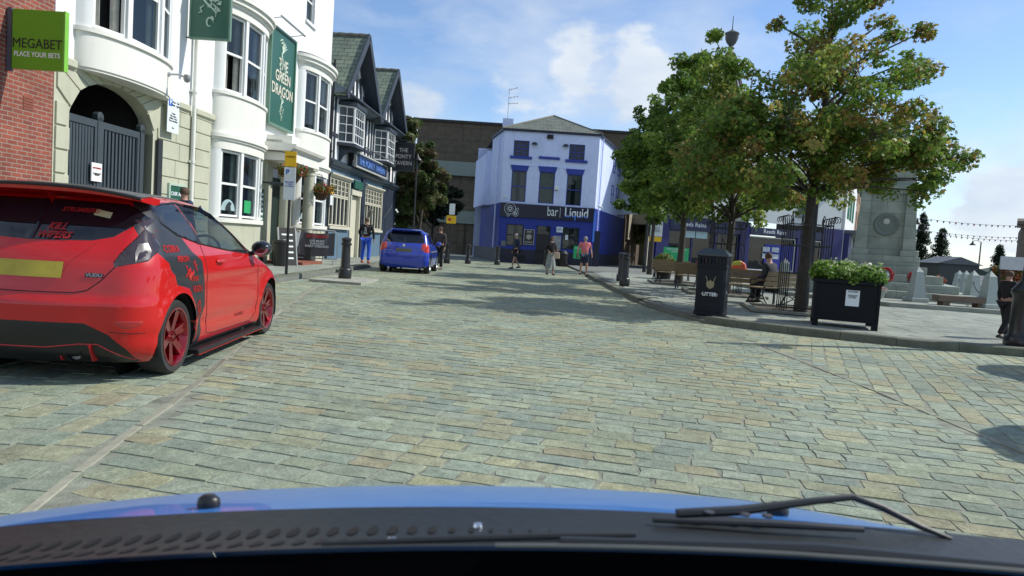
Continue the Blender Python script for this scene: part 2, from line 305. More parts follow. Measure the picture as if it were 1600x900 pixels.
# worn sandstone channel between road and parking bay, and the joint line of the side road
chan = Mattr('channel_stone', rough=.85, bump=.6, bscale=30, var=.2, vscale=7)
def channel(name, pts, w, col, seed, z=.006):
    rn = random.Random(seed); V, F, C = [], [], []
    P = [Vector((x, y, 0)) for x, y in pts]; L = sum((b - a).length for a, b in zip(P, P[1:]))
    def at(s):
        for a, b in zip(P, P[1:]):
            d = (b - a).length
            if s <= d: return a + (b - a) * s / d, (b - a).normalized()
            s -= d
        return P[-1], (P[-1] - P[-2]).normalized()
    s = 0
    while s < L:
        l = rn.uniform(.5, .95); a, d = at(s + .006); b_, d2 = at(min(L, s + l - .006)); n = Vector((-d.y, d.x, 0)); z0 = z + rn.gauss(0, .002); b = len(V)
        for p, r_ in ((a, 1), (b_, 1)):
            for q, zz in ((-w / 2, -.02), (-w / 2 + .012, z0), (w / 2 - .012, z0 + rn.gauss(0, .002)), (w / 2, -.02)): V.append(tuple(p + n * q + Vector((0, 0, zz))))
        F += [(b + i, b + i + 1, b + 5 + i, b + 4 + i) for i in range(3)] + [(b, b + 1, b + 2, b + 3), (b + 4, b + 5, b + 6, b + 7)]
        k = rn.gauss(1, .12); C += [(col[0] * k, col[1] * k, col[2] * k, 1)] * 8; s += l
    me = bpy.data.meshes.new(name); me.from_pydata(V, [], F); a = me.color_attributes.new('Col', 'FLOAT_COLOR', 'POINT'); a.data.foreach_set('color', np.array(C, dtype=np.float32).ravel())
    me.materials.append(chan); o = bpy.data.objects.new(name, me); COL.objects.link(o); o['kind'] = 'structure'
channel('drain_channel', LN[:-1], .065, (.235, .235, .18), 5, .002)
channel('drain_channel', [(3.6, 2.), (3.64, 6.), (3.66, 8), (3.6, 10.3)], .06, (.25, .26, .19), 6)
# pavements: flagstones as separate slabs
flag = Mattr('flagstone', rough=.85, bump=.35, bscale=45, var=.16, vscale=2.5)
for _m in (flag,):
    _t = _m.node_tree; _b = _t.nodes['Principled BSDF']; _src = _b.inputs['Base Color'].links[0].from_socket; _c = _t.nodes.new('ShaderNodeTexCoord')
    for _s, _lo, _hi, _a, _z in ((70, .36, .66, 1.15, .78), (.5, .3, .7, .82, 1.12), (9, .62, .70, 1, .72)):
        _n = _t.nodes.new('ShaderNodeTexNoise'); _n.inputs['Scale'].default_value = _s; _n.inputs['Detail'].default_value = 7; _t.links.new(_c.outputs['Object'], _n.inputs[0])
        _r = _t.nodes.new('ShaderNodeMapRange'); _r.inputs[1].default_value = _lo; _r.inputs[2].default_value = _hi; _r.inputs[3].default_value = _a; _r.inputs[4].default_value = _z; _t.links.new(_n.outputs[0], _r.inputs[0])
        _v = _t.nodes.new('ShaderNodeVectorMath'); _v.operation = 'SCALE'; _t.links.new(_src, _v.inputs[0]); _t.links.new(_r.outputs[0], _v.inputs['Scale']); _src = _v.outputs[0]
    _t.links.new(_src, _b.inputs['Base Color'])
kerbm = Mattr('kerb_stone', rough=.85, bump=.5, bscale=35, var=.25, vscale=5)
def flags(name, zone, x0, x1, y0, y1, ang, ch, l0, l1, z, pal, seed):
    V, F, C = stones(zone, ang, y0, y1, x0, x1, ch, l0, l1, .004, seed)
    V = [(a, b, c * .35 + z) for a, b, c in V]; C2 = []; rn = random.Random(seed)
    for i in range(0, len(C), 17):
        p = pal[rn.randrange(len(pal))]; k = rn.gauss(1, .05); C2 += [(p[0] * k, p[1] * k, p[2] * k, 1)] * 17
    me = bpy.data.meshes.new(name); me.from_pydata(V, [], F); a = me.color_attributes.new('Col', 'FLOAT_COLOR', 'POINT'); a.data.foreach_set('color', np.array(C2, dtype=np.float32).ravel())
    me.materials.append(flag); o = bpy.data.objects.new(name, me); COL.objects.link(o); o['kind'] = 'structure'
def poly_slab(name, pts, z0, z1, mat):
    return MB().prism(pts, z0, z1, 'z').build(name, mat, kind='structure')
FP = [(.275, .30, .255), (.255, .285, .245), (.295, .315, .265), (.265, .29, .245)]
fj = M('flag_bed', (.17, .18, .16), .95, var=.2)
RP = KR + [(3.4, 34), (3.6, 52), (60, 120), (60, 10.2)]
def shrink(pts, d): return [(x + d, y + d * .6) for x, y in pts]
poly_slab('pavement_bed', [(x + .12, y + .1) for x, y in KR] + [(3.5, 52), (60, 120), (60, 10.3)], -.05, .092, fj)
KI = KR + [(3.4, 36), (3.6, 52), (26, 52), (26, 10.3)]
def inpoly(x, y, P):
    c = False
    for (x0, y0), (x1, y1) in zip(P, P[1:] + P[:1]):
        if (y0 > y) != (y1 > y) and x < (x1 - x0) * (y - y0) / (y1 - y0) + x0: c = not c
    return c
KIN = [(x + .30, y + .28) for x, y in KR] + [(3.7, 36), (3.9, 52), (26, 52), (26, 10.6)]
flags('pavement', lambda x, y: inpoly(x, y, KIN), 3, 19, 10.4, 36, R(3), .42, .5, .8, .112, FP, 11)
flags('pavement', lambda x, y: True, -8.2, -5.42, 9, 46, R(92.6), .42, .5, .8, .112, FP, 12)
poly_slab('pavement_bed', [(-5.36, -4), (-5.36, 47), (-9.2, 47), (-9.4, -4)], -.05, .092, fj)
def kerb(name, pts, w, h, col, seed, l=.9, z0=-.04, side=1):
    rn = random.Random(seed); V, F, C = [], [], []
    P = [Vector((x, y, 0)) for x, y in pts]
    for a, b in zip(P, P[1:]):
        n_ = max(1, round((b - a).length / l)); d = (b - a) / n_; nrm = Vector((-d.y, d.x, 0)).normalized() * side
        for i in range(n_):
            p = a + d * i + d.normalized() * .004; q = a + d * (i + 1) - d.normalized() * .004; hh = h + rn.gauss(0, .003); k = rn.gauss(1, .1); s = len(V)
            for e in (p, q):
                for o_, zz in ((0, z0), (0.004, hh - .018), (.02, hh), (w, hh), (w, z0)): V.append(tuple(e + nrm * o_ + Vector((0, 0, zz))))
            F += [(s + i_, s + i_ + 1, s + 6 + i_, s + 5 + i_) for i_ in range(4)] + [(s, s + 1, s + 2, s + 3, s + 4), (s + 9, s + 8, s + 7, s + 6, s + 5)]
            C += [(col[0] * k, col[1] * k, col[2] * k, 1)] * 10
    me = bpy.data.meshes.new(name); me.from_pydata(V, [], F); a = me.color_attributes.new('Col', 'FLOAT_COLOR', 'POINT'); a.data.foreach_set('color', np.array(C, dtype=np.float32).ravel())
    me.materials.append(kerbm); o = bpy.data.objects.new(name, me); COL.objects.link(o); o['kind'] = 'structure'; return o
KC = (.13, .14, .105)  # kerb colour darkened to paint in the shade on its faces
kerb('kerb', KR[:7], .3, .13, KC, 21, side=-1)
kerb('kerb', KR[6:10], .3, .045, KC, 22, side=-1)
kerb('kerb', KR[9:], .3, .12, KC, 23, side=-1)
kerb('kerb', [(-5.36, -4), (-5.36, 15.2)], .28, .05, KC, 24, side=1)
kerb('kerb', [(-5.36, 15.2), (-5.36, 46)], .28, .12, KC, 25, side=1)
# low island the near bollard stands on, and a dropped slab
poly_slab('kerb_island', [(-4.9, 17.1), (-3.6, 16.9), (-3.55, 18.9), (-4.8, 19.2)], -.03, .06, M('island_stone', (.30, .31, .26), .9, var=.3, vscale=4, bump=.5))
# paved forecourt in front of the far bar and beyond
poly_slab('forecourt', [(-9, 46.02), (14, 46.02), (40, 110), (-9, 110)], -.05, .02, M('forecourt_stone', (.24, .265, .23), .9, var=.2, vscale=1.2, bump=.3))
# far hills
hm = M('hill_green', (.05, .075, .06), .95, var=.3, vscale=.02)
hb = MB(); nH = 60; P0 = []
for i in range(nH + 1):
    x = -300 + 1100 * i / nH; P0.append((x, 9 + 5 * math.sin(i * .7) + 3 * math.sin(i * 1.9)))
hb.prism([(x, z) for x, z in P0] + [(800, -1), (-300, -1)], 700, 760, 'y'); hb.build('hills', hm, kind='structure')
# ================================================================== cars
def pchip(keys):
    xs = [k[0] for k in keys]; ys = [k[1] for k in keys]; n = len(xs)
    h = [xs[i + 1] - xs[i] for i in range(n - 1)]; dl = [(ys[i + 1] - ys[i]) / h[i] for i in range(n - 1)]; m = [0] * n
    m[0] = dl[0]; m[-1] = dl[-1]
    for i in range(1, n - 1):
        if dl[i - 1] * dl[i] > 0:
            w1, w2 = 2 * h[i] + h[i - 1], h[i] + 2 * h[i - 1]; m[i] = (w1 + w2) / (w1 / dl[i - 1] + w2 / dl[i])
    def f(x):
        if x <= xs[0]: return ys[0]
        if x >= xs[-1]: return ys[-1]
        i = next(j for j in range(n - 1) if x <= xs[j + 1]); t = (x - xs[i]) / h[i]
        return (2 * t**3 - 3 * t**2 + 1) * ys[i] + (t**3 - 2 * t**2 + t) * h[i] * m[i] + (-2 * t**3 + 3 * t**2) * ys[i + 1] + (t**3 - t**2) * h[i] * m[i + 1]
    return f
class Shell:
    """car body as plan outlines stacked in z; c = 0 rear centre .. 5 front centre, y > 0 is the left side"""
    def __init__(s, xr, xf, w, crx, cry, bow, axles, wr=.305, flare=.02):
        s.xr, s.xf, s.w, s.crx, s.cry, s.bow = map(pchip, (xr, xf, w, crx, cry, bow)); s.ax = axles; s.wr = wr; s.fl = flare
    def raw(s, c, z):
        c = min(5, max(0, c)); xr, xf, w, crx, cry, bow = (g(z) for g in (s.xr, s.xf, s.w, s.crx, s.cry, s.bow)); yc = max(0, w - cry); m = 2 / 2.25
        x1 = xr + bow + crx; fcx = min(.55, (xf - x1) * .35); fcy = w * .42; yf = w - fcy; x2 = xf - .14 * (1 if z > .2 else 1) - fcx
        if c <= 1: return xr + bow * c * c, yc * c
        if c <= 2:
            t = (c - 1) * math.pi / 2; return x1 - crx * max(0, math.cos(t))**m, yc + cry * max(0, math.sin(t))**m
        if c <= 3:
            t = c - 2; return x1 + (x2 - x1) * t, w
        if c <= 4:
            t = (c - 3) * math.pi / 2; return x2 + fcx * max(0, math.sin(t))**m, yf + fcy * max(0, math.cos(t))**m
        t = 5 - c; return xf - .14 * t * t, yf * t
    def P(s, c, z):
        k = ((-.14, 1), (-.07, 2), (0, 3), (.07, 2), (.14, 1)); sx = sy = 0
        for d, wt in k:
            cc = c + d
            if cc < 0: x, y = s.raw(-cc, z); y = -y
            elif cc > 5: x, y = s.raw(10 - cc, z); y = -y
            else: x, y = s.raw(cc, z)
            sx += x * wt; sy += y * wt
        x, y = sx / 9, sy / 9
        for a in s.ax:
            d = math.hypot(x - a, z - s.wr)
            if y > .5: y += s.fl * math.exp(-((d - s.wr - .05) / .06)**2)
        y += .012 * math.exp(-((z - .80) / .05)**2) * (1 if y > .6 else 0) * min(1, max(0, (x - .4) * 3)) - .008 * math.exp(-((z - .36) / .05)**2) * (1 if y > .6 else 0)
        return x, y
    def c_for(s, x, z, lo=1.2, hi=4.0):      # side view point -> c
        for _ in range(26):
            m = (lo + hi) / 2
            if s.P(m, z)[0] < x: lo = m
            else: hi = m
        return lo
    def c_rear(s, y, z, lo=0., hi=2.4):
        for _ in range(26):
            m = (lo + hi) / 2
            if s.P(m, z)[1] < y: lo = m
            else: hi = m
        return lo
    def c_front(s, y, z, lo=3., hi=5.):
        for _ in range(26):
            m = (lo + hi) / 2
            if s.P(m, z)[1] > y: lo = m
            else: hi = m
        return lo
def densify(poly, d=.06):
    o = []
    for a, b in zip(poly, poly[1:] + poly[:1]):
        n = max(1, int(math.hypot(b[0] - a[0], b[1] - a[1]) / d)); o += [(a[0] + (b[0] - a[0]) * i / n, a[1] + (b[1] - a[1]) * i / n) for i in range(n)]
    return o
def smooth_poly(p, it=2):
    for _ in range(it):
        q = []
        for a, b in zip(p, p[1:] + p[:1]): q += [(a[0] * .75 + b[0] * .25, a[1] * .75 + b[1] * .25), (a[0] * .25 + b[0] * .75, a[1] * .25 + b[1] * .75)]
        p = q
    return p
def shell_parts(sh, zs, regions, cols=130):
    """cut the regions out of the body in (c,z) space; returns {name: (verts, faces)} for one half"""
    bm = bmesh.new(); g = []
    cs = [5 * i / cols for i in range(cols + 1)]
    for z in zs: g.append([bm.verts.new((c, z, 0)) for c in cs])
    for i in range(len(zs) - 1):
        for j in range(cols): bm.faces.new((g[i][j], g[i][j + 1], g[i + 1][j + 1], g[i + 1][j]))
    own = bm.faces.layers.int.new('own')
    for k, (name, poly) in enumerate(regions):
        for a, b in zip(poly, poly[1:] + poly[:1]):
            x0, x1 = sorted((a[0], b[0])); z0, z1 = sorted((a[1], b[1])); ln = math.hypot(a[0] - b[0], a[1] - b[1])
            if ln < 1e-5: continue
            fs = [f for f in bm.faces if max(v.co.x for v in f.verts) >= x0 - 1e-4 and min(v.co.x for v in f.verts) <= x1 + 1e-4 and max(v.co.y for v in f.verts) >= z0 - 1e-4 and min(v.co.y for v in f.verts) <= z1 + 1e-4]
            es = {e for f in fs for e in f.edges}; vs = {v for f in fs for v in f.verts}
            n = Vector((b[1] - a[1], -(b[0] - a[0]), 0)).normalized()
            bmesh.ops.bisect_plane(bm, geom=list(vs) + list(es) + fs, plane_co=(a[0], a[1], 0), plane_no=n, dist=1e-6)
        for f in bm.faces:
            c = f.calc_center_median()
            if inpoly(c.x, c.y, poly): f[own] = k + 1
    out = {}
    bm.verts.index_update()
    for f in bm.faces:
        nm = regions[f[own] - 1][0] if f[own] else 'body'
        V, F, ix = out.setdefault(nm, ([], [], {}))
        q = []
        for v in f.verts:
            if v.index not in ix:
                x, y = sh.P(v.co.x, v.co.y); ix[v.index] = len(V); V.append((x, y, v.co.y))
            q.append(ix[v.index])
        F.append(tuple(q))
    bm.free(); return out
def half_mesh(name, VF, mats, parent, sides=(1, -1), inset=0., sh=None, smooth=True, mi=0):
    V, F, _ = VF; mb = MB()
    for sd in sides:
        vs = [(v[0], v[1] * sd, v[2]) for v in V]; mb.k = mi
        mb.add(vs, F if sd < 0 else [tuple(reversed(f)) for f in F])
    return mb
tyre_m = M('tyre_rubber', (.022, .022, .022), .8, bump=.2, bscale=60, var=.3)
plastic_b = M('black_trim', (.012, .012, .013), .38, var=.2)
under_m = M('underbody_black', (.008, .008, .008), .9)
chrome_m = M('polished_metal', (.7, .7, .7), .15, metal=1)
def wheel(parent, x, y, r, w, side, rim_mat, spokes, rr):
    """tyre (> rim) as part and sub-part; side = +1 left, -1 right"""
    T = Matrix.Rotation(-side * math.pi / 2, 3, 'X'); c = (x, y, r)
    mb = MB(); h = w / 2
    mb.lathe([(rr * .97, -h * .8), (rr + .012, -h * .96), (r * .93, -h), (r - .012, -h * .86), (r, -h * .6), (r, h * .6), (r - .012, h * .86), (r * .93, h), (rr + .012, h * .96), (rr * .97, h * .82), (rr * .94, h * .2)], c, 48, T)
    t = mb.build('wheel', tyre_m, parent, smooth=True)
    tb = MB()
    for k in range(40):
        a = 2 * math.pi * k / 40
        p = T @ Vector((math.cos(a) * (r + .001), math.sin(a) * (r + .001), 0)) + Vector(c); q = T @ Vector((math.cos(a + .03) * (r + .001), math.sin(a + .03) * (r + .001), h * .7)) + Vector(c)
        tb.beam(p, q, .008, .004)
    rb = MB()
    prof = [(rr + .010, h * .94), (rr + .012, h * 1.0), (rr - .004, h * 1.0), (rr - .02, h * .75), (rr - .035, h * .1), (rr - .05, -h * .7)]
    n = 48
    vs = [tuple(T @ Vector((q * math.cos(2 * math.pi * k / n), q * math.sin(2 * math.pi * k / n), z)) + Vector(c)) for q, z in prof for k in range(n)]
    rb.add(vs, [(i * n + k, i * n + (k + 1) % n, (i + 1) * n + (k + 1) % n, (i + 1) * n + k) for i in range(len(prof) - 1) for k in range(n)])
    rb.lathe([(.0, h * .72), (.028, h * .74), (.045, h * .68), (.062, h * .60), (.066, h * .2)], c, 24, T)
    for k in range(spokes):
        a = 2 * math.pi * k / spokes + .3; ca, sa = math.cos(a), math.sin(a)
        def pt(rad, wd, z): return T @ Vector((ca * rad - sa * wd, sa * rad + ca * wd, z)) + Vector(c)
        ro = rr - .012; w0, w1 = .027, .036 if spokes < 8 else .02
        top = [pt(.05, -w0, h * .62), pt(.05, w0, h * .62), pt(ro, w1, h * .86), pt(ro, -w1, h * .86)]
        ri = [pt(.05, 0, h * .70), pt(ro, 0, h * .74)]
        bot = [pt(.05, -w0, h * .3), pt(.05, w0, h * .3), pt(ro, w1, h * .45), pt(ro, -w1, h * .45)]
        rb.add(top + bot + ri, [(0, 8, 9, 3), (8, 1, 2, 9), (0, 3, 7, 4), (1, 5, 6, 2), (4, 5, 6, 7)][:])
        ln = pt(.033, 0, h * .72); n2 = T @ Vector((0, 0, .018)); rb.tube([ln, ln + n2], .007, 6)
    rb.build('rim', rim_mat, t, smooth=True)
    bb = MB(); bb.lathe([(0, -h * .1), (rr * .66, -h * .1), (rr * .66, 0), (0, .0)], c, 28, T); bb.build('brake_disc', M('brake_steel', (.16, .15, .15), .45, metal=.8), t, smooth=True)
    return t
def car(name, label, loc, rz, P):
    root = thing(name, label, 'car', loc, rz); sh = P['sh']
    regs = []
    side = lambda poly, sm=2, d=.06: [(sh.c_for(x, z), z) for x, z in densify(smooth_poly(poly, sm) if sm else poly, d)]
    def rearp(poly, sm=2): return [(sh.c_rear(y, z) if y > 0 else -.01, z) for y, z in densify(smooth_poly(poly, sm) if sm else poly, .05)]
    def frontp(poly, sm=2): return [(sh.c_front(y, z) if y > 0 else 5.01, z) for y, z in densify(smooth_poly(poly, sm) if sm else poly, .05)]
    for nm, kind, poly, sm in P['regions']:
        regs.append((nm, (side if kind == 's' else rearp if kind == 'r' else frontp)(poly, sm) if kind != 'c' else [(sh.c_rear(a[1], a[2]) if a[0] == 'r' else sh.c_for(a[1], a[2]), a[2]) for a in poly]))
    for a in sh.ax:
        r = sh.wr + .042; regs.append(('arch', [(sh.c_for(a + r * math.cos(t), max(.12, sh.wr + .01 + r * math.sin(t)), 1.02, 4.3), max(.12, sh.wr + .01 + r * math.sin(t))) for t in [2 * math.pi * k / 40 for k in range(40)]]))
    z0, z1 = P['z0'], P['z1']; nz = 78
    zs = [z0 + (z1 - z0) * (i / nz) for i in range(nz - 3)] + [z1 - d for d in (.030, .020, .012, .006, .002, 0)]
    zs = sorted(set(round(z, 4) for z in zs))
    pr = shell_parts(sh, zs, regs); mats = P['mats']
    bodymats = P['bodymats']; mb = MB()
    for nm, mi in bodymats.items():
        if nm in pr:
            V, F, _ = pr[nm]
            for sd in ((1, -1) if nm != 'livery' or True else (-1,)):
                mb.k = mi; mb.add([(v[0], v[1] * sd, v[2]) for v in V], F if sd < 0 else [tuple(reversed(f)) for f in F])
    body = mb.build('body', P['bodylist'], root, fix=False)
    bm = bmesh.new(); bm.from_mesh(body.data); bmesh.ops.remove_doubles(bm, verts=bm.verts, dist=.0006); bmesh.ops.recalc_face_normals(bm, faces=bm.faces); bm.to_mesh(body.data)
    tree = BVHTree.FromBMesh(bm); bm.free()
    body.data.polygons.foreach_set('use_smooth', [True] * len(body.data.polygons))
    for nm, (V, F, _) in pr.items():
        if nm in bodymats or nm == 'arch': continue
        whole = nm in ('rear_window', 'windscreen', 'number_plate')
        for sds in (((1, -1),) if whole else ((1,), (-1,))):
            m2 = MB()
            for sd in sds: m2.add([(v[0], v[1] * sd, v[2]) for v in V], F if sd < 0 else [tuple(reversed(f)) for f in F])
            o = m2.build(P['names'].get(nm, nm), mats[nm], root, smooth=True)
            o.data.polygons.foreach_set('use_smooth', [True] * len(o.data.polygons))
            sd_ = o.modifiers.new('edge', 'SOLIDIFY'); sd_.thickness = .012; sd_.offset = -1
    # floor and wheel housings
    ub = MB(); ub.prism([(p[0], p[1] * .86) for p in [sh.P(c / 4, z0) for c in range(21)]] + [(p[0], -p[1] * .86) for p in [sh.P(c / 4, z0) for c in range(19, 0, -1)]], z0 + .01, z0 + .03, 'z')
    for a in sh.ax:
        for sd in (1, -1):
            r = sh.wr + .05; n = 24; vs = []
            for k in range(n + 1):
                t = -.35 + (math.pi + .7) * k / n
                for yy in (.845, .48): vs.append((a + r * math.cos(t), sd * yy, sh.wr + .01 + r * math.sin(t)))
            ub.add(vs, [(2 * k, 2 * k + 1, 2 * k + 3, 2 * k + 2) for k in range(n)])
            ub.lathe([(0, 0), (r, 0)], (a, sd * .5, sh.wr), 24, Matrix.Rotation(math.pi / 2, 3, 'X'))
    ub.build('underbody', under_m, root)
    for a in sh.ax:
        for sd in (1, -1): wheel(root, a, sd * P['wy'], sh.wr, P['ww'], sd, P['rim'], P['spokes'], P['rr'])
    # seats and steering wheel
    sm_ = M('seat_fabric', (.03, .03, .033), .9)
    for x, ys in ((1.95, (.36, -.36)), (1.05, (.34, -.34))):
        for y in ys:
            sb = MB(); sb.box(x - .25, x + .25, y - .24, y + .24, .38, .55); sb.prism([(x - .22, .5), (x - .06, .5), (x - .24, 1.08), (x - .34, 1.08)], y - .24, y + .24, 'y')
            sb.prism([(x - .36, 1.10), (x - .26, 1.10), (x - .29, 1.27), (x - .38, 1.27)], y - .13, y + .13, 'y'); sb.build('seat', sm_, root, bevel=.04)
    db = MB(); db.box(2.55, 2.95, -.66, .66, .6, .93); db.build('dashboard', sm_, root, bevel=.05)
    sw = MB(); sw.tube([(2.42 + .16 * math.sin(t) * .4, -.36 + .18 * math.cos(t), .93 + .17 * math.sin(t)) for t in [2 * math.pi * k / 20 for k in range(21)]], .014, 6, cap=False); sw.build('steering_wheel', sm_, root, smooth=True)
    return root, body, tree
# ---------------- red three-door hatchback with black side graphics
xr = [(.15, .16), (.22, .07), (.30, .03), (.45, 0), (.58, .0), (.66, .035), (.75, .05), (.85, .07), (.95, .11), (1.02, .155), (1.08, .20), (1.2, .30), (1.32, .41), (1.38, .50), (1.42, .70), (1.445, 1.0), (1.455, 1.25)]
xf = [(.15, 3.72), (.25, 3.84), (.4, 3.88), (.6, 3.86), (.70, 3.78), (.78, 3.55), (.86, 3.30), (.93, 3.06), (1.0, 2.88), (1.1, 2.70), (1.2, 2.50), (1.3, 2.26), (1.36, 2.08), (1.41, 1.85), (1.445, 1.55), (1.455, 1.42)]
wd = [(.15, .79), (.22, .825), (.35, .845), (.5, .858), (.7, .862), (.85, .855), (.93, .84), (1.0, .812), (1.1, .772), (1.2, .728), (1.3, .672), (1.36, .628), (1.40, .575), (1.43, .47), (1.448, .30), (1.455, .05)]
crx = [(.15, .3), (.5, .30), (.8, .34), (1.0, .34), (1.2, .26), (1.38, .16), (1.455, .05)]
cry = [(.15, .30), (.5, .32), (.8, .30), (1.0, .26), (1.2, .16), (1.38, .13), (1.455, .02)]
bow = [(.15, .06), (.5, .08), (.8, .07), (1.0, .07), (1.3, .06), (1.455, .0)]
fsh = Shell(xr, xf, wd, crx, cry, bow, (.66, 3.14), .302, .022)
red = M('red_paint', (.50, .006, .006), .3, var=.03, coat=.8, spec=.3)
wrap = M('matt_black_wrap', (.02, .022, .026), .42, var=.1, coat=.2)
tint = Mglass('tinted_glass', (.25, .28, .32), .12, dark=(.006, .008, .012))
clear = Mglass('clear_glass', (.85, .9, .9), .72)
lamp_dark = M('smoked_lamp', (.035, .02, .022), .08, coat=1., var=.5, vscale=9)
REG = [('livery', 's', [(.02, 1.40), (.16, 1.28), (.30, 1.16), (.33, 1.05), (.40, .96), (.48, .90), (.50, .84), (.56, .80), (.60, .72), (.72, .70), (.84, .68), (.95, .52), (.96, .14), (1.19, .14), (1.20, .28), (1.15, .40), (1.21, .52), (1.18, .70), (1.12, .80), (1.14, .90), (.98, .98), (.84, 1.12), (.72, 1.2), (.75, 1.44), (.3, 1.44)], 0),
       ('livery', 'c', [('r', .80, 1.24), ('s', .33, 1.26), ('s', .75, 1.38), ('s', .9, 1.43), ('s', .40, 1.43), ('s', .34, 1.36)], 0),
       ('pillar', 's', [(1.09, 1.37), (1.06, 1.39), (1.20, 1.39), (1.17, 1.2), (1.27, 1.04), (1.18, 1.04)], 0),
       ('sill', 's', [(.98, .14), (.98, .185), (2.85, .185), (2.85, .14)], 0),
       ('diffuser', 'r', [(-.1, .46), (.44, .455), (.60, .37), (.70, .26), (.74, .16), (.66, .14), (-.1, .14)], 0),
       ('rear_window', 'r', [(-.1, 1.34), (.52, 1.335), (.60, 1.30), (.69, 1.235), (.62, 1.16), (.53, 1.08), (.40, 1.045), (-.1, 1.025)], 0),
       ('tail_light', 'c', [('r', .70, 1.24), ('s', .36, 1.21), ('s', .43, 1.12), ('s', .45, 1.04), ('s', .40, .985), ('s', .33, .955), ('r', .78, .915), ('r', .68, .885), ('r', .595, .862), ('r', .585, .90), ('r', .61, .96), ('r', .66, 1.06), ('r', .69, 1.15)], 0),
       ('reflector', 'r', [(.62, .475), (.80, .478), (.79, .44), (.70, .415), (.66, .44)], 1),
       ('quarter_window', 's', [(.56, 1.30), (.70, 1.345), (.98, 1.372), (1.07, 1.374), (1.19, 1.05), (.80, 1.12), (.60, 1.20)], 0),
       ('door_window', 's', [(1.13, 1.372), (1.45, 1.362), (1.75, 1.31), (2.05, 1.21), (2.38, 1.03), (2.44, .965), (2.36, .95), (1.80, .99), (1.25, 1.045)], 0),
       ('front_quarter', 's', [(2.42, 1.045), (2.50, .975), (2.64, .93), (2.50, .94)], 0),
       ('windscreen', 'f', [(-.1, 1.35), (.50, 1.33), (.58, 1.25), (.66, 1.10), (.70, .97), (.50, .955), (-.1, .95)], 0),
       ('headlight', 's', [(3.30, .80), (3.52, .70), (3.60, .60), (3.35, .62)], 1)]
fm = dict(livery=wrap, rear_window=tint, tail_light=lamp_dark, reflector=M('red_reflector', (.35, .01, .012), .12, coat=1), quarter_window=tint, door_window=clear, front_quarter=tint, windscreen=clear, headlight=M('headlamp_lens', (.4, .42, .45), .05, coat=1), sill=plastic_b, diffuser=plastic_b)
redrim = M('candy_red_rim', (.30, .002, .012), .28, metal=.75, var=.1, coat=1)
fiesta, fbody, ftree = car('red_hatchback', 'bright red three-door hatchback with black side graphics and red wheels', (-3.485, 4.977, 0), R(93), dict(
    sh=fsh, z0=.15, z1=1.455, regions=REG, mats=fm, bodymats={'body': 0, 'livery': 1, 'sill': 2, 'diffuser': 2, 'pillar': 2}, bodylist=[red, wrap, plastic_b],
    names={'quarter_window': 'side_window', 'door_window': 'door_window', 'front_quarter': 'quarter_light', 'reflector': 'rear_reflector'}, wy=.745, ww=.205, rim=redrim, spokes=6, rr=.225))
def drape_r(off=.004, side=-1, tree=ftree):
    def f(p):
        h, n, i, d = tree.ray_cast(Vector((p.x, side * 3, p.z)), Vector((0, -side, 0)))
        return Vector((p.x, h.y + side * (off + (p.y if side < 0 else 0) * 0), p.z)) if h else p
    return f
def drape_back(off=.004, tree=ftree):
    def f(p):
        h, n, i, d = tree.ray_cast(Vector((-2, p.y, p.z)), Vector((1, 0, 0)))
        return Vector((h.x - off, p.y, p.z)) if h else p
    return f
def seam(tree, pts, parent, name='seam', mode='s', w=.006, side=-1, m=None):
    mb = MB(); P = []
    for a, b in zip(pts, pts[1:]):
        n = max(1, int(math.hypot(a[0] - b[0], a[1] - b[1]) / .03)); P += [(a[0] + (b[0] - a[0]) * i / n, a[1] + (b[1] - a[1]) * i / n) for i in range(n)]
    P.append(pts[-1]); Q = []
    for u, z in P:
        if mode == 's': h = tree.ray_cast(Vector((u, side * 3, z)), Vector((0, -side, 0)))[0]
        else: h = tree.ray_cast(Vector((-2, u, z)), Vector((1, 0, 0)))[0]
        if h: Q.append(h)
    if len(Q) > 1: mb.tube(Q, w / 2, 5); return mb.build(name, m or under_m, parent, smooth=True)
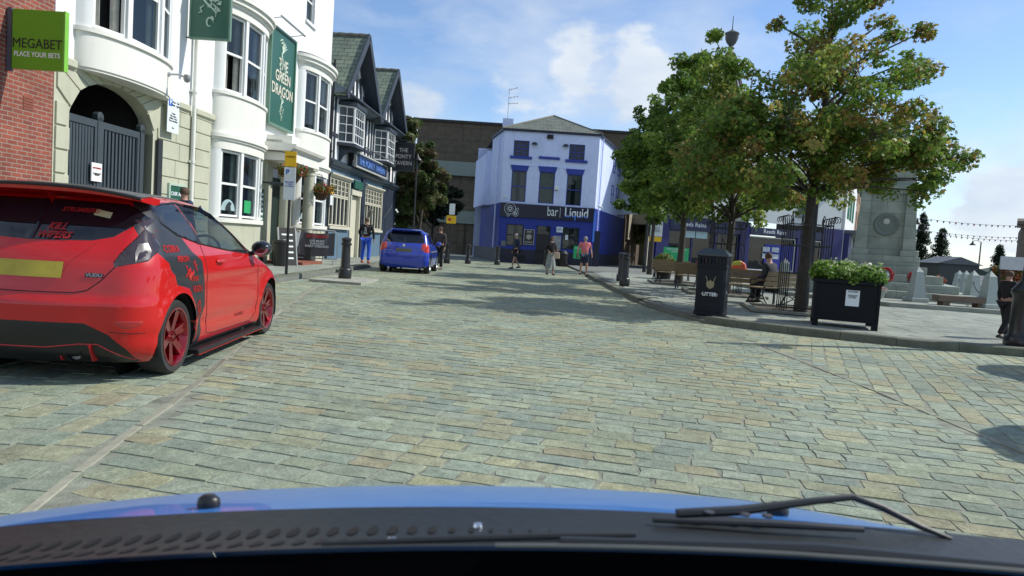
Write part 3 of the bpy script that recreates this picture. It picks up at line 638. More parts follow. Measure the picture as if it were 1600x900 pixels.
# door with its shut lines and handle; tailgate line, badge, spoiler, mirrors, exhaust
TX = Matrix(((1, 0, 0), (0, 1, 0), (0, 0, 1)))                      # words on the right flank read towards the front
RB = Matrix(((0, 1, 0), (-1, 0, 0), (0, 0, 1)))                     # words on the tail: x -> -y, facing -x
for sd in (-1, 1):
    seam(ftree, [(1.20, 1.03), (1.215, .8), (1.25, .5), (1.33, .245), (1.45, .23), (2.58, .22), (2.70, .30), (2.72, .55), (2.66, .80), (2.60, .93)], fiesta, 'door_seam', 's', .007, sd)
    hb = MB(); y0 = ftree.ray_cast(Vector((1.53, sd * 3, .885)), Vector((0, -sd, 0)))[0].y
    hb.tube([(1.46, y0 + sd * .006, .885), (1.49, y0 + sd * .026, .888), (1.57, y0 + sd * .028, .888), (1.61, y0 + sd * .008, .885)], [.012, .016, .016, .011], 8); hb.build('door_handle', red, fiesta, smooth=True)
    mb = MB(); yy = sd * .93; mb.lathe([(0, -.075), (.05, -.07), (.078, -.03), (.085, .0), (.08, .04), (.06, .07), (0, .085)], (2.50, sd * .945, 1.0), 18, Matrix.Rotation(math.pi / 2, 3, 'Y') @ Matrix.Diagonal((1, 1.25, 1)))
    mb.beam((2.52, sd * .80, .93), (2.51, sd * .90, .96), .06, .045); mir = mb.build('wing_mirror', M('gloss_black', (.008, .008, .009), .12, coat=1), fiesta, smooth=True)
    gm = MB(); gm.lathe([(0, 0), (.068, 0)], (2.432, sd * .945, 1.0), 18, Matrix.Rotation(math.pi / 2, 3, 'Y') @ Matrix.Diagonal((1, 1.25, 1))); gm.build('mirror_glass', M('mirror', (.6, .65, .7), .05, metal=1), mir)
    # window trims
    for pts in ([(.56, 1.28), (.60, 1.20), (.80, 1.115), (1.19, 1.045), (1.25, 1.04), (1.80, .985), (2.36, .945), (2.62, .925)], [(1.16, 1.04), (1.13, 1.1), (1.09, 1.22), (1.06, 1.375)], [(.7, 1.35), (1.07, 1.38), (1.45, 1.368), (1.75, 1.318), (2.05, 1.22), (2.38, 1.045), (2.62, .93)]):
        seam(ftree, pts, fiesta, 'window_trim', 's', .016, sd, plastic_b)
    df = MB(); df.prism([(1.15, 1.375), (1.45, 1.365), (1.75, 1.315), (1.98, 1.235), (1.9, 1.235), (1.7, 1.29), (1.42, 1.335), (1.15, 1.35)], sd * .668, sd * .685, 'y'); df.build('wind_deflector', tint, fiesta)
    skirt = MB(); skirt.prism([(1.0, .10), (2.83, .11), (2.83, .14), (1.0, .145)], sd * .79, sd * .90, 'y'); skirt.build('side_skirt', plastic_b, fiesta, bevel=.008)
    pin = MB(); pin.prism([(1.0, .098), (2.83, .108), (2.83, .112), (1.0, .102)], sd * .86, sd * .903, 'y'); pin.build('skirt_pinstripe', red, fiesta)
seam(ftree, [(.71, 1.0), (.64, .93), (.60, .86), (.52, .76), (.44, .69), (.36, .67), (0, .665), (-.36, .67), (-.44, .69), (-.52, .76), (-.60, .86), (-.64, .93), (-.71, 1.0)], fiesta, 'tailgate_seam', 'r', .008)
for sd in (1, -1): seam(ftree, [(sd * .44, 1.035), (sd * .40, .98), (sd * .30, .88), (sd * .27, .80)], fiesta, 'tailgate_crease', 'r', .005, m=M('red_crease', (.30, .004, .008), .3, coat=1))
for sd in (1, -1): seam(ftree, [(sd * .60, .395), (sd * .72, .385), (sd * .80, .385)], fiesta, 'bumper_seam', 'r', .006)
sp = MB()   # roof spoiler
pf = lambda y: -.02 + .10 * (abs(y) / .7)**2.4
ny = 24
for i in range(ny):
    ya, yb = -.70 + 1.4 * i / ny, -.70 + 1.4 * (i + 1) / ny
    def sec(y):
        d = pf(y); k = (abs(y) / .7)**2.5 * .06; q_ = 1 - .55 * (abs(y) / .7)**2
        return [(.22 + d, y, 1.430 - k), (.40 + d, y, 1.456 - k), (.62, y, 1.458 - k * 1.15), (.62, y, 1.41 - k), (.45 + d, y, 1.375 - k + .04 * (1 - q_)), (.235 + d, y, 1.43 - k - .035 * q_)]
    a, b = sec(ya), sec(yb)
    sp.add(a + b, [(j, (j + 1) % 6, 6 + (j + 1) % 6, 6 + j) for j in range(6)] + ([(0, 1, 2, 3, 4, 5)] if i == 0 else []) + ([(11, 10, 9, 8, 7, 6)] if i == ny - 1 else []))
spo = sp.build('spoiler', red, fiesta, smooth=True)
lp = MB(); lp.tube([(.222 + pf(y), y, 1.434 - (abs(y) / .7)**2.5 * .06) for y in np.linspace(-.70, .70, 31)], .013, 8); lp.build('spoiler_lip', plastic_b, spo, smooth=True)
V = []
for y in np.linspace(-.69, .69, 25): k_ = (abs(y) / .7)**2.5 * .06; d_ = pf(y); V += [(.225 + d_, y, 1.434 - k_), (.40 + d_, y, 1.460 - k_), (.615, y, 1.462 - k_ * 1.05)]
MB().add(V, [(3 * i + j, 3 * i + 3 + j, 3 * i + 4 + j, 3 * i + 1 + j) for i in range(24) for j in (0, 1)]).build('spoiler_wrap', wrap, spo, smooth=True)
lb = MB(); lb.box(.226, .245, -.19, .19, 1.398, 1.422); lb.build('brake_light', M('brake_lens', (.05, .012, .012), .15, coat=1), spo)
lt = MB(); lt.box(.205, .62, -.012, .012, 1.33, 1.34)
rfb = MB(); n = 20   # black roof skin lying just proud of the red shell
V = []; F = []
for i in range(n + 1):
    x = .60 + 1.42 * i / n
    for j in range(n + 1):
        y = (-.53 + 1.06 * j / n); h = ftree.ray_cast(Vector((x, y, 3)), Vector((0, 0, -1)))[0]; V.append((x, y, (h.z if h else 1.4) + .003))
F = [(i * (n + 1) + j, (i + 1) * (n + 1) + j, (i + 1) * (n + 1) + j + 1, i * (n + 1) + j + 1) for i in range(n) for j in range(n)]
MB().add(V, F).build('roof_wrap', wrap, fiesta, smooth=True)
ex = MB(); ex.tube([(.5, -.36, .22), (.10, -.36, .215), (.09, -.36, .215)], [.04, .048, .048], 20, cap=False); ex.tube([(.5, -.36, .22), (.12, -.36, .215)], .038, 16); ex.build('exhaust', M('dull_steel', (.2, .2, .2), .4, metal=1), fiesta, smooth=True)
for y in (-.26, -.48): MB().prism([(.05, .30), (.35, .30), (.35, .17), (.12, .17)], y - .006, y + .006, 'y').build('diffuser_fin', M('red_fin', (.35, .01, .01), .4), fiesta)
seam(ftree, [(-.72, .175), (-.60, .25), (-.52, .30), (-.40, .30), (-.18, .27), (.18, .27), (.40, .30), (.52, .30), (.60, .25), (.72, .175)], fiesta, 'diffuser_pinstripe', 'r', .01, m=red)
pm = MB(); dbk = drape_back(.006); q = []
for i in range(13):
    for z in (.77, .885): q.append(dbk(Vector((0, .27 - .54 * i / 12, z))))
pm.add(q, [(2 * i, 2 * i + 1, 2 * i + 3, 2 * i + 2) for i in range(12)]); pm.build('number_plate', M('yellow_plate', (.42, .33, .03), .5, var=.25, vscale=6), fiesta)
rr_ = MB(); rr_.box(-.0, .02, -.42, -.30, .87, .9)
bdg = MB(); q = [dbk(Vector((0, -.42 - .115 * i / 6, z))) for i in range(7) for z in (.785, .815)]
bdg.add(q, [(2 * i, 2 * i + 1, 2 * i + 3, 2 * i + 2) for i in range(6)]); bo = bdg.build('badge', M('badge_black', (.01, .01, .01), .3), fiesta)
silver = M('silver_letters', (.6, .6, .6), .35, metal=.8); redl = M('red_letters', (.65, .03, .03), .5)
text('VUDU', .033, silver, bo, (0, -.478, .80), RB, drape=drape_back(.009), bold=.001, sx=1.15)
wt = bpy.data.objects
# stickers on the rear window: find the glass surface
rw = next(o for o in bpy.data.objects if o.parent == fiesta and o.name.startswith('rear_window'))
bmw = bmesh.new(); bmw.from_mesh(rw.data); wtree = BVHTree.FromBMesh(bmw); bmw.free()
text('KILL\nWIPERS', .068, redl, rw, (0, -.14, 1.105), RB, drape=drape_back(.016, wtree), bold=.002, shear=.3)
text('STROMBERG', .045, redl, rw, (0, -.24, 1.265), RB, drape=drape_back(.016, wtree), bold=.001, shear=.25)
stk = MB(); q = [drape_back(.014, wtree)(Vector((0, -.34 - .12 * i / 5, z - .02 * i / 5))) for i in range(6) for z in (1.235, 1.28)]
stk.add(q, [(2 * i, 2 * i + 1, 2 * i + 3, 2 * i + 2) for i in range(5)]); stk.build('window_sticker', M('pale_sticker', (.45, .38, .2), .6), rw)
dr = drape_r(.004)
for s_, sz, x, z, rot in (('COBRA', .075, .60, 1.005, 0), ('PERON', .065, .755, .925, 0), ('PIPER', .055, .95, .755, 0), ('VUDU', .075, 1.02, .665, 0), ('CT', .12, .42, 1.13, -.9), ('SR', .13, 1.06, .49, 1.2), ('X', .14, .80, .81, .3), ('F', .12, .98, .86, -.5)):
    text(s_, sz, redl, body if False else fbody, (x, 0, z), Matrix.Rotation(rot, 3, 'Y'), drape=dr, bold=.002, sx=1.05)
text('PUMASPEED', .045, M('dark_red_letters', (.2, .02, .02), .5), fbody, (2.18, 0, .33), drape=dr, sx=1.1)
for poly in ([(.99, .46), (1.02, .40), (1.05, .44), (1.08, .38), (1.05, .33), (1.06, .25), (1.03, .20), (1.02, .28), (1.0, .36)], [(.84, .85), (.87, .81), (.92, .84), (.91, .80), (.87, .78), (.86, .74), (.83, .77), (.79, .78), (.83, .81)], [(.30, 1.41), (.42, 1.36), (.50, 1.40), (.62, 1.37), (.52, 1.34), (.40, 1.30), (.36, 1.35)]):
    D = [dr(Vector((x, 0, z))) for x, z in densify(poly, .03)]; c = sum(D, Vector()) / len(D)
    MB().add([dr(Vector((sum(p[0] for p in poly) / len(poly), 0, sum(p[1] for p in poly) / len(poly))))] + D, [(0, i + 1, (i + 1) % len(D) + 1) for i in range(len(D))]).build('red_splash', red, fiesta)
# tail lamp reflectors under the lens
lampg = M('lamp_reflector', (.07, .065, .07), .3, var=.5, vscale=30); lampr = M('lamp_red', (.22, .01, .012), .2, coat=1)
for lo in [o for o in bpy.data.objects if o.parent == fiesta and o.name.startswith('tail_light')]:
    bml = bmesh.new(); bml.from_mesh(lo.data); lt_ = BVHTree.FromBMesh(bml); bml.free(); sd = 1 if lo.data.vertices[0].co.y > 0 else -1
    d_ = Vector((.75, -sd * .66, 0)).normalized()
    def onl(a, z, lt_=lt_, sd=sd, d_=d_):
        o_ = Vector((.28, sd * .80, z)) + Vector((sd * .0 + .66 * a, sd * .75 * a * 0, 0)) + Vector((0, -sd * .35 * a * -1, 0)) - d_ * 2
        h = lt_.ray_cast(o_, d_)[0]; return h - d_ * .004 if h else None
    for m_, P_ in ((lampg, [(-.16, .90), (-.02, .93), (.03, .99), (.0, 1.05), (-.10, 1.04), (-.15, .97)]), (lampr, [(.02, 1.12), (.08, 1.14), (.09, 1.19), (.03, 1.19)]), (M('lamp_white', (.16, .16, .16), .25), [(-.17, .885), (-.09, .895), (-.10, .925), (-.165, .92)])):
        q = [onl(a, z) for a, z in densify(P_, .02)]; q = [p_ for p_ in q if p_]
        if len(q) > 4: c = sum(q, Vector()) / len(q); MB().add([c - d_ * .002] + q, [(0, i + 1, (i + 1) % len(q) + 1) for i in range(len(q))]).build('lamp_reflector', m_, lo, smooth=True, fix=False)
# ---------------- small blue five-door hatchback
s2 = Shell([(.18, .12), (.3, .03), (.45, 0), (.62, .0), (.75, .04), (.9, .07), (1.0, .12), (1.2, .26), (1.38, .42), (1.45, .60), (1.49, .95), (1.50, 1.2)],
           [(.18, 3.6), (.3, 3.7), (.6, 3.7), (.75, 3.6), (.85, 3.2), (.95, 2.95), (1.1, 2.7), (1.3, 2.35), (1.42, 2.0), (1.48, 1.7), (1.50, 1.5)],
           [(.18, .78), (.3, .83), (.5, .845), (.8, .845), (.92, .825), (1.0, .80), (1.2, .735), (1.36, .67), (1.44, .58), (1.48, .44), (1.50, .08)],
           [(.18, .28), (.8, .26), (1.2, .16), (1.50, .06)], [(.18, .26), (.8, .22), (1.2, .12), (1.50, .03)], [(.18, .05), (1.0, .05), (1.5, 0)], (.62, 3.0), .30, .012)
bluep = M('blue_paint', (.014, .045, .42), .26, var=.04, coat=1)
REG2 = [('rear_window', 'r', [(-.1, 1.42), (.50, 1.40), (.60, 1.32), (.66, 1.08), (.60, 1.03), (-.1, 1.02)], 0),
        ('tail_light', 'c', [('r', .60, 1.02), ('r', .70, 1.03), ('s', .30, 1.0), ('s', .34, .90), ('s', .30, .74), ('r', .76, .72), ('r', .60, .80), ('r', .57, .86)], 0),
        ('door_window', 's', [(1.62, 1.40), (2.0, 1.34), (2.3, 1.2), (2.6, 1.02), (2.6, .98), (1.62, .98)], 0),
        ('rear_side_window', 's', [(.75, 1.32), (1.0, 1.40), (1.55, 1.405), (1.55, .98), (.80, 1.02)], 0),
        ('bumper_lip', 's', [(.0, .18), (.0, .24), (4, .24), (4, .18)], 0),
        ('windscreen', 'f', [(-.1, 1.42), (.52, 1.38), (.66, 1.1), (.70, .98), (-.1, .96)], 0)]
swift, sbody, stree = car('blue_hatchback', 'small blue five-door hatchback parked with its nose away at the far kerb', (-3.72, 23.9, 0), R(90.5), dict(
    sh=s2, z0=.18, z1=1.50, regions=REG2, mats=dict(rear_window=tint, tail_light=M('red_lamp', (.55, .03, .02), .15, coat=1), door_window=tint, rear_side_window=tint, windscreen=tint, bumper_lip=plastic_b),
    bodymats={'body': 0, 'bumper_lip': 1}, bodylist=[bluep, plastic_b], names={'rear_side_window': 'side_window'}, wy=.75, ww=.19, rim=M('silver_alloy', (.5, .5, .5), .3, metal=.9), spokes=7, rr=.2))
for sd in (1, -1):
    seam(stree, [(1.58, 1.42), (1.60, .98), (1.60, .3)], swift, 'door_seam', 's', .008, sd); seam(stree, [(.72, 1.1), (.95, .6), (1.0, .3), (2.6, .26), (2.68, .9)], swift, 'door_seam', 's', .008, sd)
    mb = MB(); mb.lathe([(0, -.07), (.06, -.05), (.085, 0), (.06, .06), (0, .07)], (2.46, sd * .93, 1.03), 14, Matrix.Rotation(math.pi / 2, 3, 'Y') @ Matrix.Diagonal((1, 1.2, 1))); mb.beam((2.48, sd * .8, .97), (2.47, sd * .9, 1.0), .05, .04); mb.build('wing_mirror', bluep, swift, smooth=True)
    lw = MB(); D = [drape_back(.006, stree)(Vector((0, sd * y, z))) for y, z in ((.60, .98), (.70, .97), (.74, .88), (.66, .82))]; lw.add(D, [(0, 1, 2, 3)]); lw.build('reversing_lamp', M('clear_lamp', (.7, .6, .6), .2, coat=1), swift)
seam(stree, [(.62, 1.02), (.58, .80), (.52, .60), (.46, .55), (-.46, .55), (-.52, .60), (-.58, .80), (-.62, 1.02)], swift, 'tailgate_seam', 'r', .01)
pm = MB(); q = [drape_back(.006, stree)(Vector((0, .26 - .52 * i / 6, z))) for i in range(7) for z in (.72, .83)]
pm.add(q, [(2 * i, 2 * i + 1, 2 * i + 3, 2 * i + 2) for i in range(6)]); pm.build('number_plate', M('dull_plate', (.12, .12, .07), .6), swift)
bg_ = MB(); bg_.lathe([(0, -.0), (.045, .0), (.045, .008), (0, .008)], (.045, 0, .94), 16, Matrix.Rotation(-math.pi / 2, 3, 'Y')); bg_.build('badge', chrome_m, swift)
sx = MB(); sx.prism([(.28, 1.46), (.55, 1.50), (.6, 1.46), (.34, 1.43)], -.52, .52, 'y'); sx.build('spoiler', bluep, swift, bevel=.01)
# ================================================================== building helpers
# wall frame: x along the wall, -y towards the street, z up
glass = Mglass('window_glass', (.75, .85, .85), .45, dark=(.012, .018, .025))
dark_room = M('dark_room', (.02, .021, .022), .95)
curtain_m = M('curtain_cloth', (.42, .42, .38), .9, var=.2, vscale=6)
net_m = M('net_curtain', (.55, .60, .58), .9, var=.2, vscale=8)
whitep = M('white_joinery', (.80, .82, .80), .45, var=.04, vscale=2)
lead_m = M('lead_grey', (.10, .11, .12), .6, var=.2)
def frange(a, b): return [min(a, b), max(a, b)]
def wall_holes(mb, x0, x1, z0, z1, holes, t=.3, y=0., cols=None):
    """flat wall, its openings (x0,x1,z0,z1) with reveals"""
    xs = sorted({x0, x1, *[h[0] for h in holes], *[h[1] for h in holes]}); zs = sorted({z0, z1, *[h[2] for h in holes], *[h[3] for h in holes]})
    xs = [x for x in xs if x0 <= x <= x1]; zs = [z for z in zs if z0 <= z <= z1]
    ins = lambda x, z: any(h[0] < x < h[1] and h[2] < z < h[3] for h in holes)
    for a, b in zip(xs, xs[1:]):
        for c, d in zip(zs, zs[1:]):
            if not ins((a + b) / 2, (c + d) / 2): mb.quad((a, y, c), (b, y, c), (b, y, d), (a, y, d))
    for a, b, c, d in holes:
        mb.quad((a, y, c), (a, y + t, c), (a, y + t, d), (a, y, d)); mb.quad((b, y, c), (b, y, d), (b, y + t, d), (b, y + t, c))
        mb.quad((a, y, d), (a, y + t, d), (b, y + t, d), (b, y, d)); mb.quad((a, y, c), (b, y, c), (b, y + t, c), (a, y + t, c))
    return mb
def window(parent, A, B, z0, z1, rows=2, cols=1, fw=.06, bw=.03, fm_=None, curtain=None, sash=True, depth=.09, room=.35, name='window', gm=None, open_low=False):
    """window between plan points A and B: frame part with pane and curtain sub-parts"""
    A = Vector((*A, 0)); B = Vector((*B, 0)); d = (B - A); L = d.length; d /= L; n = Vector((-d.y, d.x, 0))
    def T(u, w, v): return A + d * u + n * v + Vector((0, 0, w))
    def bx(mb, u0, u1, w0, w1, v0, v1):
        vs = [T(*p) for p in ((u0, w0, v0), (u1, w0, v0), (u1, w0, v1), (u0, w0, v1), (u0, w1, v0), (u1, w1, v0), (u1, w1, v1), (u0, w1, v1))]
        mb.add(vs, [(0, 3, 2, 1), (4, 5, 6, 7), (0, 1, 5, 4), (1, 2, 6, 5), (2, 3, 7, 6), (3, 0, 4, 7)])
    f = MB(); bx(f, 0, L, z0, z0 + fw, 0, depth); bx(f, 0, L, z1 - fw, z1, 0, depth); bx(f, 0, fw, z0 + fw, z1 - fw, 0, depth); bx(f, L - fw, L, z0 + fw, z1 - fw, 0, depth)
    zm = (z0 + z1) / 2
    if sash: bx(f, fw, L - fw, zm - .03, zm + .03, .012, .07)
    for i in range(1, cols): u = fw + (L - 2 * fw) * i / cols; bx(f, u - bw / 2, u + bw / 2, z0 + fw, z1 - fw, .02, .06)
    for i in range(1, rows):
        w = z0 + fw + (z1 - z0 - 2 * fw) * i / rows
        if not (sash and abs(w - zm) < .05): bx(f, fw, L - fw, w - bw / 2, w + bw / 2, .021, .059)
    o = f.build(name, fm_ or whitep, parent)
    p = MB(); lo = zm if open_low else z0 + fw
    p.quad(T(fw, lo, .045), T(L - fw, lo, .045), T(L - fw, z1 - fw, .045), T(fw, z1 - fw, .045)); p.build('pane', gm or glass, o, fix=False)
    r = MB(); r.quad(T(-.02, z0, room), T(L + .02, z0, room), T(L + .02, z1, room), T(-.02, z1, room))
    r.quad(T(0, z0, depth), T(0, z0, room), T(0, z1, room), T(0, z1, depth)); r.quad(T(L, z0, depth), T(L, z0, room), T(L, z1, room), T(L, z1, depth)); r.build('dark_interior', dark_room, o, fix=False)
    if curtain:
        for side_, wd_ in curtain[0]:
            c = MB(); n_ = 16; a0 = fw if side_ == 'l' else L - fw - wd_; rn = random.Random(int(L * 1000 + z0 * 77)); vs = []
            for i in range(n_ + 1):
                u = a0 + wd_ * i / n_; v = depth + .05 + .025 * math.sin(i * 1.9 + rn.random()); vs += [T(u, z0 + curtain[2] if len(curtain) > 2 else z0 + .02, v), T(u, z1 - .02, v)]
            c.add(vs, [(2 * i, 2 * i + 2, 2 * i + 3, 2 * i + 1) for i in range(n_)]); c.build('curtain', curtain[1], o, smooth=True, fix=False)
    return o
def cornice(mb, x0, x1, y, z, prof):
    """run a moulding profile [(out, up)] along x"""
    vs = []
    for x in (x0, x1): vs += [(x, y - a, z + b) for a, b in prof]
    n = len(prof); mb.add(vs, [(i, (i + 1) % n, n + (i + 1) % n, n + i) for i in range(n)] + [tuple(range(n)), tuple(range(2 * n - 1, n - 1, -1))])
PROF = [(-.02, 0), (.05, 0), (.07, .05), (.14, .08), (.16, .16), (.20, .18), (.20, .22), (-.02, .24)]
# ================================================================== left side
LA = math.atan2(1, .045); Pf = lambda u: (-8.9 + .045 * u / math.hypot(1, .045), u / math.hypot(1, .045), 0)
def lthing(name, label, cat, u0, y=0., z=0., group=None):
    global OX; OX = u0; b = Pf(u0); d = Vector((math.cos(LA + math.pi / 2), math.sin(LA + math.pi / 2), 0)) * y
    return thing(name, label, cat, (b[0] + d.x, b[1] + d.y, z), LA, group)
stone = M('painted_stone', (.46, .47, .36), .8, var=.1, vscale=1.5, bump=.3, bscale=30, dirt=.35)
render_w = M('white_render', (.77, .78, .76), .75, var=.05, vscale=.8, bump=.25, bscale=22, dirt=.10)
cream = M('cream_render', (.74, .745, .68), .7, var=.05, vscale=1, bump=.15, bscale=30, dirt=.22)
groove = M('groove_joint', (.30, .31, .24), .9)  # darker joint tone of the painted stone
# ---------------- brick betting shop
brickm = Mbrick('red_brick', (.28, .070, .040), (.19, .048, .032), (.27, .20, .16), .225, .075, .010)
r = lthing('brick_building', 'red brick building with an air vent at the end of the terrace', 'building', 4.5)
wb = MB(); wb.box(4.5, 12.75, 0, 6, 0, 10.5); wb.build('wall', brickm, r)
vb = MB()
for i in range(5): vb.box(12.03, 12.26, -.012, .01, 2.95 + i * .045, 2.975 + i * .045)
vb.box(12.02, 12.27, -.004, .005, 2.93, 3.17); vb.build('air_vent', M('terracotta', (.22, .07, .045), .8), r)
rb = MB(); rb.prism([(-.3, 10.5), (3, 12.5), (6.2, 10.5)], 4.3, 12.75, 'x'); rb.build('roof', M('slate_dark', (.10, .11, .11), .7, var=.2, vscale=8), r)
# projecting green betting sign
OX = 0.
def sgn(name, label, loc, rz=0., cat='sign', group=None): return thing(name, label, cat, loc, rz, group)
wx = lambda u: Pf(u)[0]; wy = lambda u: Pf(u)[1]
greens = M('bright_green_acrylic', (.13, .36, .015), .35, var=.05)
r = sgn('betting_shop_sign', 'square lime green projecting sign reading MEGABET PLACE YOUR BETS', (wx(11.65), wy(11.65), 3.50))
MB().box(.11, .94, -.045, .045, .02, .96).build('sign_box', greens, r, bevel=.008)
MB().box(.941, .965, -.05, .05, .015, .965).build('edge_trim', M('light_green_edge', (.2, .5, .05), .4), r)
b = MB(); b.box(.02, .09, -.03, .03, -.02, .98); b.beam((.0, 0, .2), (.14, 0, .2), .04, .04); b.beam((.0, 0, .82), (.14, 0, .82), .04, .04); b.build('bracket', M('grey_steel', (.12, .14, .17), .5, metal=.5), r)
text('MEGABET', .215, M('dark_lettering', (.015, .02, .015), .5), r, (.52, -.047, .42), bold=0., sx=.86)
text('PLACE YOUR BETS', .112, M('white_lettering', (.85, .87, .85), .5), r, (.52, -.047, .25), bold=.001, sx=.80)
# ---------------- green dragon pub
U0 = 12.8
r = pub = lthing('white_pub', 'white rendered pub with bowed bay windows, stone ground floor and pillared porch', 'pub', 12.76)
ARC = [(13.18 + 2.78 * i / 20, 3.12 + .74 * math.sqrt(max(0, 1 - (i / 10 - 1)**2))) for i in range(21)]
wl = MB()
holes = [(13.15, 16.0, 0, 4.05), (22.7, 24.2, 0.0, 3.3)]
wl.k = 0; wall_holes(wl, 12.76, 18.75, 0, 3.95, [(13.18, 15.96, -.1, 3.95)], .35)
wl.k = 0; wall_holes(wl, 18.75, 28.3, 0, 3.6, [(22.9, 24.2, -.1, 3.2), (19.0, 21.4, 1.4, 3.3), (25.0, 27.7, 1.4, 3.3)], .35)
# spandrels over the segmental arch
for (a, b), (c, d) in zip(ARC, ARC[1:]): wl.quad((a, 0, b), (c, 0, d), (c, 0, 3.95), (a, 0, 3.95)); wl.quad((a, 0, b), (a, .28, b), (c, .28, d), (c, 0, d))
wl.quad((13.18, 0, 0), (13.18, .28, 0), (13.18, .28, 3.18), (13.18, 0, 3.18)); wl.quad((15.96, 0, 0), (15.96, 0, 3.18), (15.96, .28, 3.18), (15.96, .28, 0))
wl.build('ground_floor_wall', stone, r)
wl = MB(); wall_holes(wl, 12.76, 18.75, 3.95, 11.6, [(13.5, 16.1, 4.75, 7.0)], .3); wall_holes(wl, 18.75, 28.3, 3.6, 11.6, [(19.0, 21.4, 4.75, 6.8), (25.0, 27.7, 4.75, 6.8), (25.3, 26.15, 8.55, 10.1), (19.6, 20.5, 8.9, 10.3)], .3)
wl.quad((28.3, 0, 3.6), (28.3, 6, 3.6), (28.3, 6, 11.6), (28.3, 0, 11.6)); wl.quad((28.3, 0, 0), (28.3, 6, 0), (28.3, 6, 3.6), (28.3, 0, 3.6))
wl.build('upper_wall', render_w, r)
rf = MB(); rf.prism([(-.35, 11.5), (-.35, 11.65), (3, 13.6), (6.2, 11.6)], 12.8, 28.4, 'x'); rf.build('roof', MATS['slate_dark'], r)
# string course over the stone storey
for a, b in ((12.77, 13.25), (16.25, 17.42), (17.72, 18.7)):
    cb = MB(); cornice(cb, a, b, 0, 3.84, [(-.02, 0), (.03, 0), (.03, .03), (.09, .08), (.09, .19), (.05, .22), (-.02, .25)]); cb.build('string_course', stone, r)
# rusticated blocks round the arch and coursed joints to its right
qb = MB()
for i in range(7): z = .25 + i * .43; qb.box(12.80, 13.10 + (.06 if i % 2 else 0), -.035, .02, z + .012, z + .41)
qb.build('quoin_blocks', stone, r, bevel=.008); qb = MB()
for i in range(11):
    t0, t1 = i / 11 + .004, (i + 1) / 11 - .004
    def ap(t, e):
        x = 13.18 + 2.78 * t; z = 3.12 + .74 * math.sqrt(max(0, 1 - (2 * t - 1)**2)); cx = 14.57
        return (cx + (x - cx) * (1 + e * .62), z + e * (.28 + .22 * math.sin(math.pi * t)))
    a, b, c, d = ap(t0, 0), ap(t1, 0), ap(t1, 1), ap(t0, 1)
    c = (min(max(c[0], 12.82), 16.5), min(c[1], 3.93)); d = (min(max(d[0], 12.82), 16.5), min(d[1], 3.93))
    qb.prism([a, b, c, d], -.03, .02, 'y')
qb.build('arch_blocks', stone, r, bevel=.008); qb = MB()
for i in range(9):
    z = .2 + i * .41
    x = 16.12
    while x < 18.5:
        w = .78 if (i + int(x)) % 2 else .95; x1 = min(x + w, 18.62)
        if not (x < 17.55 < x1 and False): qb.box(x, x1 - .014, -.028, .015, z + .014, min(z + .40, 3.82))
        x = x1
qb.build('stone_blocks', stone, r, bevel=.008)
for a, b in ((21.65, 22.05), (24.35, 24.75), (27.95, 28.28)):
    qb = MB(); [qb.box(a, b, -.026, .015, .314 + i * .41, min(.70 + i * .41, 3.45)) for i in range(8)]; qb.build('stone_blocks', stone, r, bevel=.008)
pl = MB(); pl.box(21.5, 22.3, -.05, .02, 0, .55); pl.box(24.6, 25.2, -.06, .02, 0, .5); pl.box(18.6, 21.6, -.56, 0, 0, .1); pl.build('plinth', M('dark_green_paint', (.035, .05, .05), .6), r)
# passage behind the arch, its shade put into the dark colour
pb = MB(); pb.quad((13.1, .3, 0), (13.1, 5, 0), (13.1, 5, 4.4), (13.1, .3, 4.4)); pb.quad((16.02, .3, 0), (16.02, .3, 4.4), (16.02, 5, 4.4), (16.02, 5, 0)); pb.quad((13, .3, 4.1), (16.1, .3, 4.1), (16.1, 5, 4.1), (13, 5, 4.1)); pb.quad((13, 5, 0), (16.1, 5, 0), (16.1, 5, 4.4), (13, 5, 4.4))
pb.box(14.7, 15.1, 4.9, 4.98, 3.0, 3.4); pb.build('passage', M('passage_shade', (.045, .045, .042), .9, var=.3), r)
# bowed bays
def bowp(u0, u1, pr, t, e=0.):
    m, h = (u0 + u1) / 2, (u1 - u0) / 2 + e; return (m + h * t, -(pr + e) * math.sqrt(max(0, 1 - abs(t)**2.0)))
def bow(name, u0, u1, pr, z0, z1, mat, parent, t0=-1., t1=1., e=0., thick=None, n=28, bottom=True):
    mb = MB(); ts = [t0 + (t1 - t0) * i / n for i in range(n + 1)]
    if t0 <= -1 and t1 >= 1: ts = [math.sin(math.pi / 2 * (2 * i / n - 1)) for i in range(n + 1)]
    P = [bowp(u0, u1, pr, t, e) for t in ts]; Q = [(p[0], .05) if thick is None else (p[0] * (1 - thick) + (u0 + u1) / 2 * thick, p[1] + thick * 1.3) for p in P]
    m_ = len(P); vs = [(x, y, z) for z in (z0, z1) for x, y in P] + [(x, y, z) for z in (z0, z1) for x, y in Q]
    fs = []
    for i in range(m_ - 1): fs += [(i, i + 1, m_ + i + 1, m_ + i), (2 * m_ + i, 3 * m_ + i, 3 * m_ + i + 1, 2 * m_ + i + 1), (i, 2 * m_ + i, 2 * m_ + i + 1, i + 1), (m_ + i, m_ + i + 1, 3 * m_ + i + 1, 3 * m_ + i)]
    fs += [(0, m_, 3 * m_, 2 * m_), (m_ - 1, 3 * m_ - 1, 4 * m_ - 1, 2 * m_ - 1)]
    mb.add(vs, fs); return mb.build(name, mat, parent, smooth=True)
